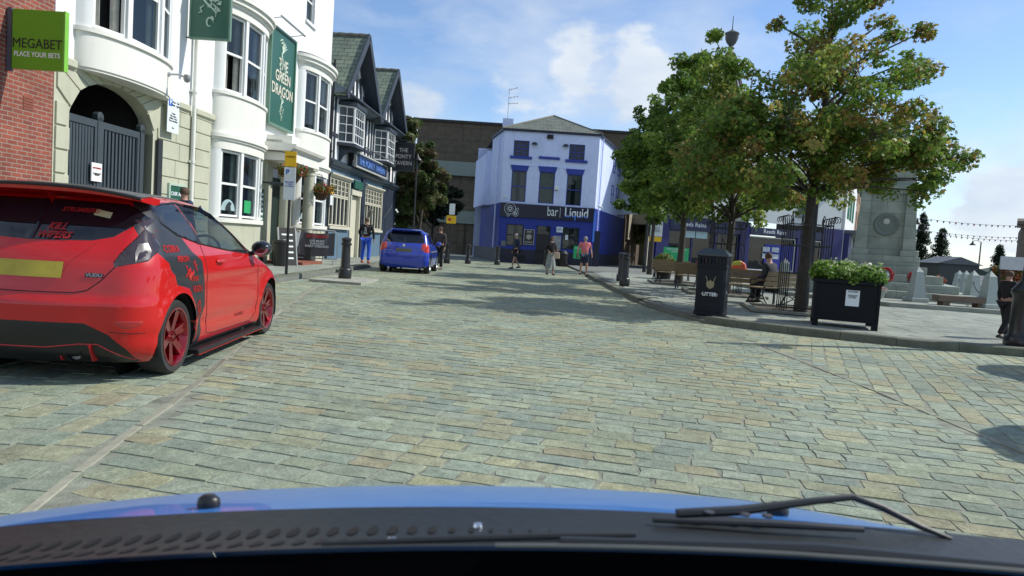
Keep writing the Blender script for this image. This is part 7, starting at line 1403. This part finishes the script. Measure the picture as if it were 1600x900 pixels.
t = thing('carrier_bag', 'bright red yellow and green patterned bag resting on the bench back', 'bag', (5.72, 18.1, .86), R(-20)); q = MB(); q.prism([(-.20, 0), (.22, .02), (.16, .24), (.05, .30), (-.16, .26)], -.10, .10, 'y'); q.build('bag_body', None or M('bag_red', (.65, .12, .04), .5, var=.3, vscale=10), t, bevel=.05); MB().prism([(-.18, .16), (.10, .18), (.04, .31), (-.14, .28)], -.104, .104, 'y').build('bag_top', M('bag_yellow', (.55, .55, .05), .5), t, bevel=.03)
t = thing('round_table_planter', 'small leafy shrub in a dark tub by the far benches', 'planter', (6.6, 31.2, .112)); MB().lathe([(.3, 0), (.38, .6), (.4, .64), (0, .64)], (0, 0, 0), 16).build('tub', plastic_b, t, smooth=True); leaf_cloud('leaves', [(0, 0, .85, .38), (.2, .1, .75, .3), (-.2, 0, .8, .3)], .3, 1500, [(.12, .18, .04), (.2, .24, .06)], .06, t, leaf_mat, 93, lobes=3)
# tree guards and raised pit kerbs
def guard(label, loc, w, h, rz):
    t = thing('tree_guard', label, 'tree guard', loc, rz, 'iron tree guards'); q = MB(); a = w / 2
    for z in (.12, h * .42, h * .72, h - .12):
        q = MB(); q.beam((-a, -a, z), (a, -a, z), .03, .025); q.beam((-a, a, z), (a, a, z), .03, .025); q.beam((-a, -a, z), (-a, a, z), .03, .025); q.beam((a, -a, z), (a, a, z), .03, .025); q.build('rail', iron, t)
    q = MB(); n = 4
    for i in range(n + 1):
        s_ = -a + 2 * a * i / n
        for p_ in ((s_, -a), (s_, a), (-a, s_), (a, s_)): q.tube([(p_[0], p_[1], 0), (p_[0], p_[1], h)], .012, 6)
    q.build('bars', iron, t); q = MB()
    for i in range(n + 1):
        s_ = -a + 2 * a * i / n
        for p_, o_ in (((s_, -a), (0, -1)), ((s_, a), (0, 1)), ((-a, s_), (-1, 0)), ((a, s_), (1, 0))): q.tube([(p_[0], p_[1], h - .02)] + [(p_[0] + o_[0] * (.07 - .07 * math.cos(b)), p_[1] + o_[1] * (.07 - .07 * math.cos(b)), h + .07 * math.sin(b)) for b in np.linspace(.2, 4.2, 7)], .010, 5)
    q.build('scrolls', iron, t); return t
guard('tall black iron cage guard round the trunk of the big right tree', (6.42, 15.75, .112), .86, 2.05, R(-10)); guard('black iron guard round the trunk of the tree behind the litter bin', (6.35, 21.4, .112), .9, 2.1, R(-8))
def pit(name, cx, cy, w, d, rz, seed):
    c, s = math.cos(rz), math.sin(rz); P = [(cx + x * c - y * s, cy + x * s + y * c) for x, y in ((-w / 2, -d / 2), (w / 2, -d / 2), (w / 2, d / 2), (-w / 2, d / 2), (-w / 2, -d / 2))]
    kerb(name, P, .14, .19, (.20, .21, .17), seed, l=.7, z0=.09, side=1); MB().prism(P[:4], .10, .135, 'z').build('tree_pit_soil', M('soil', (.08, .065, .05), .95, var=.3, bump=.6), kind='structure')
pit('tree_pit_kerb', 6.35, 15.7, 2.2, 2.2, R(-12), 31); pit('tree_pit_kerb', 6.3, 21.3, 2.2, 2.4, R(-8), 32); pit('tree_pit_kerb', 6.25, 26.5, 2.2, 2.4, R(-5), 33)
# ================================================================== trees
bark = M('bark', (.055, .048, .038), .9, var=.35, vscale=6, bump=.8, bscale=25)
def tree(label, loc, blobs, n, cols, lsize, seed, trunk_r=.13, fork=2.2, ydep=1., group=None, lobes=5, name='maple_tree', lean=0.):
    t = thing(name, label, 'tree', loc, 0, group); rn = random.Random(seed); cl = []; q = MB()
    top = max(b[1] for b in blobs) - loc[2]
    tp = [Vector((0, 0, -.05)), Vector((.01, 0, fork * .5)), Vector((.03, .02, fork))]; z = fork; x = .03
    while z < top * .82: z += top * .13; x += rn.uniform(-.12, .12); tp.append(Vector((x, rn.uniform(-.1, .1), z)))
    q.tube(tp, [trunk_r * 1.25] + [trunk_r * max(.12, 1 - .85 * i / (len(tp) - 1)) for i in range(1, len(tp))], 10)
    for bx_, bz, br in blobs:
        bz -= loc[2]
        k = 2 if br > .55 else 1
        for j in range(k + (1 if br > .8 else 0)):
            yy = rn.uniform(-1, 1) * ydep * math.sqrt(max(.15, 1 - (bx_ / 4.2)**2)) * (1.9 if br > .6 else .8); c = Vector((bx_ + rn.uniform(-.15, .15), yy, bz + rn.uniform(-.1, .1)))
            zs = min(top * .8, max(fork * 1.02, bz - .45 * c.xy.length - .35)); i = 2
            while i < len(tp) - 2 and tp[i + 1].z < zs: i += 1
            s = tp[i].lerp(tp[i + 1], min(1, max(0, (zs - tp[i].z) / max(.01, tp[i + 1].z - tp[i].z)))); m = s.lerp(c, .55) + Vector((rn.uniform(-.15, .15), rn.uniform(-.15, .15), .12))
            tk = trunk_r * (.30 if j == 0 else .16); q.tube([s, s.lerp(m, .5) + Vector((0, 0, .05)), m, m.lerp(c, .6), c], [tk, tk * .8, tk * .55, .014, .008], 6)
            for _ in range(max(4, int(11 * br))):
                d = Vector((rn.gauss(0, 1), rn.gauss(0, 1), rn.gauss(0, .8))).normalized() * br * rn.uniform(.3, 1.12); e = c + d; q.tube([m.lerp(c, rn.uniform(.5, 1)), c + d * .5, e], [.010, .007, .004], 4); cl.append((e.x, e.y, e.z, rn.uniform(.15, .44) * (1 if br > .4 else .65)))
    q.build('trunk', bark, t, smooth=True)
    leaf_cloud('crown', cl, .25, n, cols, lsize, t, leaf_mat, seed, squash=.75, lobes=lobes); return t
g1, g2, g3, o1, o2, o3, yl = (.10, .18, .03), (.14, .24, .035), (.19, .30, .05), (.30, .25, .05), (.24, .16, .05), (.34, .28, .08), (.30, .36, .07)
def rs(L, k): return [(x * k, 1.22 + (z - 1.22) * k, r_ * k) for x, z, r_ in L]
TA = [(-.66, 7.39, .5), (.16, 6.77, .7), (.87, 7.42, .45), (1.58, 7.16, .4), (2.3, 6.91, .22), (2.0, 7.05, .2), (.49, 8.21, .5), (-.3, 8.23, .5), (1.2, 8.1, .35), (-1.1, 6.98, .3), (-.75, 5.9, .6), (.12, 5.56, .9), (.95, 5.9, .6), (1.3, 6.5, .3), (-1.93, 5.12, .55), (-2.2, 3.73, .86), (-1.48, 4.39, 1.02), (-2.56, 4.32, .71), (-.53, 4.14, 1.18), (.55, 4.21, 1.1), (1.11, 4.86, .78), (1.6, 5.4, .38), (2.21, 6.27, .18), (2.1, 5.76, .18), (1.82, 4.75, .5), (2.45, 4.64, .39), (1.97, 3.99, .75), (2.75, 3.97, .66), (3.36, 4.08, .47), (3.59, 4.05, .28), (2.66, 3.34, .55), (1.8, 3.37, .71), (1.11, 3.25, .6), (.34, 3.3, .6), (-.66, 3.15, .7), (-1.61, 3.15, .71), (-2.46, 3.17, .66), (3.18, 3.53, .34), (2.38, 3.02, .34)]
TB = [(-1.22, 8.0, .36), (-1.04, 7.43, .55), (-1.58, 7.19, .59), (-1.1, 6.4, .95), (-.30, 6.4, .7), (.1, 5.5, 1.15), (-1.23, 5.37, 1.16), (-1.89, 4.5, .95), (-.82, 4.15, 1.26), (.28, 3.6, 1.05), (1.26, 3.14, .74), (-1.37, 3.18, .84), (-.07, 2.9, .46), (.88, 2.8, .38), (1.67, 3.27, .46), (-2.02, 3.45, .74)]
TC = [(-.08, 8.1, .54), (-.26, 7.38, .73), (-.81, 6.75, .78), (-1.27, 6.49, .44), (-.5, 5.83, 1.09), (-1.44, 5.53, .68), (-1.74, 4.79, .78), (-1.89, 6.09, .29), (-1., 4.48, 1.17), (.12, 4.07, 1.02), (-1.67, 3.84, .73), (-.53, 3.19, .68), (-1.25, 3.02, .49), (.44, 3.13, .61)]
TD = [(-1.7, 6.15, .48), (-1.51, 6.83, .41), (-.97, 5.52, .82), (-1.26, 4.83, .75), (-.56, 4.54, .96), (-.84, 3.74, .68), (-.01, 4.06, .82), (-1.82, 5.47, .48), (.22, 3.23, .41)]
TE = [(-1.01, 7.42, .63), (-1.28, 6.51, .71), (-.55, 6.16, 1.19), (.21, 5.23, 1.03), (-.88, 4.97, 1.03), (-.04, 4.04, 1.11), (-1.13, 3.78, .79), (.73, 4.48, .63), (-.57, 3.03, .71), (-1.21, 2.4, .55), (.4, 3.36, .55)]
TF = [(.55, 4.29, .81), (1.05, 3.43, .81), (.17, 3.15, .99), (1.21, 4.56, .45), (-.73, 3.09, .9), (-1.61, 2.81, .72), (1.71, 3.61, .45)]
tree('big maple with browning green leaves inside the iron guard beside the planter', (6.45, 15.8, .112), rs(TA, .908), 33000, [g1, g2, g3, o1, o2, g3, yl, g2, o3, g1], .072, 101, .13, 2.55, .95)
tree('green maple behind the litter bin touching the big browning maple', (6.4, 21.3, .112), rs(TB, .91), 23000, [g2, g3, g2, g1, yl, (.12, .18, .03)], .09, 102, .13, 2.2)
tree('green maple rising behind the second bench', (6.23, 26.7, .112), TC, 19000, [g1, g2, g3, g2, (.09, .15, .03)], .10, 103, .14, 2.3)
tree('dark leafy maple farthest along the row towards the bar', (6.9, 36, .112), TD, 15000, [g1, (.04, .07, .02), g1, g2], .12, 104, .12, 2.5)
tree('dark bushy tree past the tavern before the brown block', (-5.85, 43, .02), [(a, b, c * 1.2) for a, b, c in TE], 52000, [(.09, .14, .04), (.07, .12, .035), (.16, .18, .07), (.12, .09, .05)], .15, 105, .14, 1.8, name='street_tree')
tree('low dark green tree to the right of the bushy tavern tree', (-5.88, 50, .02), TF, 9000, [(.025, .04, .018), (.03, .05, .02)], .14, 106, .12, 1.8, name='street_tree')
tree('pale yellow green bush beyond the zone sign', (11.5, 62, 0), [(-.5, 4.0, .9), (.6, 3.6, .9), (0, 2.8, 1.1), (-.9, 5.0, .6), (.8, 4.8, .6)], 5000, [(.16, .19, .05), (.10, .14, .04)], .16, 107, .1, 1.5, name='street_tree')
def column_tree(label, loc, h, w, seed, cols=((.03, .055, .03), (.04, .07, .035)), n=5000):
    t = thing('columnar_tree', label, 'tree', loc, 0, 'tall narrow trees'); q = MB(); q.tube([(0, 0, 0), (0, 0, h * .9)], [.12, .03], 6); q.build('trunk', bark, t); rn = random.Random(seed); C = []
    for i in range(60): z = h * (.08 + .92 * rn.random()); rr_ = w * (1 - (z / h)**2.2) * .8 + .1; a = rn.uniform(0, 6.28); C.append((rr_ * math.cos(a) * rn.random(), rr_ * math.sin(a) * rn.random(), z, .35))
    leaf_cloud('crown', C, .35, n, cols, .14, t, leaf_mat, seed, squash=1.4, lobes=2); return t
column_tree('tall narrow tree close to the right of the memorial', (40.6, 75, 0), 5.6, 1.4, 201); column_tree('tallest narrow tree right of the memorial behind the lamps', (42.6, 75, 0), 6.9, 1.4, 202); column_tree('narrow tree between the obelisks and the lamps', (45.3, 76, 0), 5.5, 1.6, 203); column_tree('loose narrow tree left of the edge building', (53.0, 78, 0), 4.2, 1.1, 204, n=3000); column_tree('broad loose tree against the edge building', (50.2, 70, 0), 4.4, 1.9, 205, n=6000)
# far right bits
r = thing('classical_building', 'ornate stone building with a heavy cornice at the right edge of the square', 'building', (42.3, 60, 0), R(-34)); w = MB(); wall_holes(w, 0, 12, 0, 5.3, [(1.0, 2.0, 2.8, 4.6), (3.2, 4.2, 2.8, 4.6), (5.4, 6.4, 2.8, 4.6)], .3); w.quad((0, 0, 0), (0, 8, 0), (0, 8, 5.3), (0, 0, 5.3)); w.build('wall', M('soot_stone', (.16, .14, .11), .9, var=.25, dirt=.3), r)
for a in (1, 3.2, 5.4): window(r, (a, .1), (a + 1, .1), 2.8, 4.6, fm_=whitep); MB().box(a - .25, a - .05, -.12, 0, 2.5, 4.9).build('pilaster', beige_c, r)
w = MB(); cornice(w, -.3, 12.2, 0, 5.3, [(-.1, 0), (.2, 0), (.25, .15), (.5, .3), (.55, .55), (-.1, .8)]); w.build('cornice', MATS['soot_stone'], r); MB().box(0, 12, -1.4, 0, 2.1, 2.4).build('shop_awning', lead_m, r)
r = thing('shop_sign_board', 'white shop sign board beside the orange flower tub', 'sign', (26.2, 38, 1.55)); MB().box(-.3, 2.2, -.05, .05, 0, .7).build('panel', M('sign_white_dim', (.5, .52, .52), .6), r); q = MB(); [q.tube([(x, .1, -1.45), (x, .1, .0)], .04, 6) for x in (-.2, 2.1)]; q.build('posts', iron, r)
r = thing('flower_tub', 'tall tub of orange and pink flowers near the right edge', 'flower tub', (26.6, 38.5, .112)); MB().lathe([(.3, 0), (.35, .5), (.55, .8), (0, .8)], (0, 0, 0), 14).build('tub', iron, r, smooth=True); C = [(rng.uniform(-.6, .6), rng.uniform(-.4, .4), 1.0 + rng.uniform(-.2, .7), .3) for _ in range(12)]; leaf_cloud('leaves', C, .3, 1500, GRN, .08, r, leaf_mat, 95, lobes=3); leaf_cloud('flowers', C, .3, 1400, [(.6, .18, .08), (.5, .08, .1), (.6, .3, .2)], .08, r, petal_mat, 96, lobes=3)
r = thing('market_kiosk', 'low dark kiosk on the skyline behind the obelisks', 'kiosk', (36.2, 58, 0)); MB().box(-1.6, 1.6, 0, 3, 0, 1.9).build('wall', M('kiosk_dark', (.05, .06, .06), .7), r); MB().prism([(-1.9, 1.9), (1.9, 1.9), (0, 2.5)], -.2, 3.2, 'y').build('roof', lead_m, r)
def bunting(label, A, B, sag, n):
    t = thing('bunting', label, 'bunting', A, 0, 'strings of bunting over the far street'); A = Vector(A); B = Vector(B); q = MB(); P = [A.lerp(B, i / 30) - A - Vector((0, 0, sag * 4 * (i / 30) * (1 - i / 30))) for i in range(31)]; q.tube(P, .012, 4); q.build('string', M('string_grey', (.2, .2, .2), .8), t)
    for i in range(n):
        f = (i + .5) / n; p_ = A.lerp(B, f) - A - Vector((0, 0, sag * 4 * f * (1 - f))); m = (M('pennant_blue', (.03, .05, .15), .7), M('pennant_white', (.45, .45, .45), .7), M('pennant_red', (.3, .03, .03), .7))[i % 3]
        MB().add([p_ + Vector((-.08, 0, 0)), p_ + Vector((.08, 0, 0)), p_ + Vector((0, .03, -.17)), p_ + Vector((-.08, .02, 0)), p_ + Vector((.08, .02, 0)), p_ + Vector((0, .05, -.17))], [(0, 1, 2), (5, 4, 3), (0, 1, 4, 3), (1, 2, 5, 4), (2, 0, 3, 5)]).build('pennant', m, t)
bunting('upper string of bunting above the tall narrow trees', (28.3, 50, 4.85), (36.5, 52, 4.9), .12, 16); bunting('lower long string of bunting across the far street', (32.0, 60, 4.75), (44, 61, 4.6), .25, 22); bunting('second lower string of bunting just under the other', (35.8, 60, 4.3), (44, 61, 4.3), .10, 16)
# guessed parasols, added out of view to throw the shade on the near setts
def parasol(label, loc, rad):
    t = thing('parasol', label, 'parasol', loc, 0, 'unseen parasols added for their shade'); MB().lathe([(.25, 0), (.26, .05), (.05, .09), (0, .09)], (0, 0, 0), 16).build('base', iron, t, smooth=True); MB().tube([(0, 0, .08), (0, 0, 2.55)], .022, 8).build('pole', M('parasol_pole', (.4, .38, .34), .5), t, smooth=True)
    MB().lathe([(rad, 2.15), (rad * .97, 2.2), (.05, 2.56), (0, 2.57)], (0, 0, 0), 16).build('canopy', navy_c, t)
parasol('unseen dark round parasol added to shade the setts nearer the square', (9.25, 9.2, 0), 1.05); parasol('unseen dark round parasol added to shade the setts nearer the camera', (6.75, 5.25, 0), 1.1)
# ================================================================== the car we look out of
OX = 0.; CX = .26
r = thing('blue_car', 'blue car front with its bonnet and black wiper cowl at the bottom of the view', 'car', (0, 0, 0))
hoodp = M('blue_bonnet_paint', (.035, .17, .50), .42, var=.03, coat=.5)
def hz(x, y): dx = x - CX; return .921 - .088 * dx * dx - .2 * (y - .8) - .2 * max(0, y - .8)**2 - .06 * max(0, abs(dx) - .72)**1.5 - 1.2 * max(0, y - 1.45)**2 - .42 * max(0, dx - .08)**2 * min(1, max(0, y - .8) * 4)
nx, ny = 64, 36; hw = .95
V = [(CX + hw * (-1 + 2 * i / nx), .79 + 1.15 * j / ny, hz(CX + hw * (-1 + 2 * i / nx), .79 + 1.15 * j / ny)) for j in range(ny + 1) for i in range(nx + 1)]
Fs = [(j * (nx + 1) + i, j * (nx + 1) + i + 1, (j + 1) * (nx + 1) + i + 1, (j + 1) * (nx + 1) + i) for j in range(ny) for i in range(nx)]
o = MB().add(V, Fs).build('bonnet', hoodp, r, smooth=True); o.data.polygons.foreach_set('use_smooth', [True] * len(o.data.polygons))
for sd in (-1, 1):
    w = MB(); vs = []
    for j in range(15):
        y = .79 + 1.1 * j / 14; zt = hz(CX + sd * hw, max(y, .6)) - .003; vs += [(CX + sd * hw, y, zt), (CX + sd * (hw + .03), y, zt - .14), (CX + sd * hw, y, .25)]
    w.add(vs, [(3 * j + k, 3 * j + 3 + k, 3 * j + 4 + k, 3 * j + 1 + k) for j in range(14) for k in (0, 1)]); w.build('front_wing', hoodp, r, smooth=True)
    q = MB(); q.lathe([(.2, -.1), (.29, -.1), (.30, 0), (.29, .1), (.2, .1)], (CX + sd * .84, 1.2, .30), 28, Matrix.Rotation(math.pi / 2, 3, 'Y')); q.build('wheel', tyre_m, r, smooth=True)
MB().box(CX - .93, CX + .93, 1.86, 1.96, .25, .48).build('front_bumper', hoodp, r, bevel=.04)
cowlm = M('cowl_plastic', (.011, .014, .015), .5, var=.15, bump=.15, bscale=60); hole = M('hole_black', (.003, .003, .003), .9)
def cp(x, t, up=0.): dx = x - CX; return Vector((x, .80 - .18 * t - .03 * dx * dx, .924 - (.088 if dx < 0 else .035) * dx * dx + .036 * t - .012 * math.sin(math.pi * min(1, t)) + up - (.012 * max(0, -dx)) * t))
n, m_ = 64, 14; V = []
for i in range(n + 1):
    x = CX - .95 + 1.9 * i / n; V.append(cp(x, 0) + Vector((0, .004, -.012)))
    for j in range(m_): V.append(cp(x, j / (m_ - 1)))
MB().add(V, [(i * (m_ + 1) + j, (i + 1) * (m_ + 1) + j, (i + 1) * (m_ + 1) + j + 1, i * (m_ + 1) + j + 1) for i in range(n) for j in range(m_)]).build('cowl_panel', cowlm, r, smooth=True)
for t0, xa, xb, st in ((.40, -.60, .06, .0205), (.66, -.56, -.08, .0205)):
    x = xa
    while x < xb:
        f = min(1, max(.3, 1 - (x + .10) * 6)); q = MB(); q.add([cp(x + (.0052) * f * math.cos(c), t0 + .085 * f * math.sin(c), .0012) for c in np.linspace(0, 6.283, 15)[:-1]], [tuple(range(14))]); q.build('cowl_hole', hole, r); x += st
for i in range(12):
    x = .06 + i * .0155; q = MB(); q.add([cp(x, .72, .001), cp(x + .008, .72, .001), cp(x + .008, .9, .001), cp(x, .9, .001)], [(0, 1, 2, 3)]); q.build('vent_slot', hole, r)
for x, t in ((-.10, .70), (-.02, .33), (.62, .4)): q = MB(); q.lathe([(0, .004), (.0045, .003), (.0055, 0)], cp(x, t, .001), 10); q.build('cowl_clip', chrome_m, r, smooth=True)
wm = M('wiper_black', (.016, .019, .022), .45)
w1 = MB(); w1.tube([cp(.20, .12, .008), cp(.27, .10, .014), (.36, .80, .948), (.405, .80, .956), (.44, .80, .946), (.48, .79, .930), (.51, .78, .922)], [.0055, .006, .0045, .0042, .0042, .0035, .002], 8); o = w1.build('wiper', wm, r, smooth=True)
q = MB(); q.tube([cp(.17, .22, .006), cp(.30, .24, .010), cp(.40, .22, .010)], [.003, .0045, .003], 8); q.build('wiper_arm', wm, o, smooth=True)
for x in (.235, .275, .30): q = MB(); q.lathe([(0, .003), (.006, .002), (.006, 0)], cp(x, .14, .012), 8); q.build('spindle_cap', M('cap_grey', (.06, .06, .065), .35), o, smooth=True)
w2 = MB(); w2.tube([cp(-.16, .86, .003), cp(-.04, .74, .004), cp(.06, .62, .005), cp(.14, .55, .006)], [.002, .0035, .004, .003], 8); o = w2.build('wiper', wm, r, smooth=True); q = MB(); q.tube([cp(.06, .86, .004), cp(.3, .84, .006), cp(.7, .80, .004)], [.004, .006, .004], 6); q.build('wiper_blade', wm, o, smooth=True)
for x, y in ((-.345, .83), (.345, .86)): q = MB(); q.lathe([(.013, -.004), (.0145, .006), (.013, .014), (.008, .019), (0, .020)], (x, y, hz(x, y)), 14, Matrix.Diagonal((.95, .8, .8))); q.build('washer_nozzle', plastic_b, r, smooth=True)
dsh = M('dashboard_shade_black', (.0015, .0015, .0016), .95, var=.2, spec=.05)  # black deepened in colour to stand in for shade of an unbuilt roof
V = []
for i in range(n + 1):
    x = CX - .95 + 1.9 * i / n; c = cp(x, 1.0); V += [(x, c.y, c.z - .004), (x, c.y - .01, c.z - .03), (x, .52, c.z - .008), (x, .40, .985 - .04 * (x - CX)**2), (x, -.05, .985), (x, -.08, .55)]
MB().add(V, [(6 * i + j, 6 * i + 6 + j, 6 * i + 7 + j, 6 * i + 1 + j) for i in range(n) for j in range(5)]).build('dashboard', dsh, r, smooth=True)
q = MB(); q.tube([cp(.0 + .045 * i, 1.0, .000) for i in range(20)], .0022, 6); q.build('windscreen_seal', M('seal_grey', (.10, .11, .10), .6), r, smooth=True)
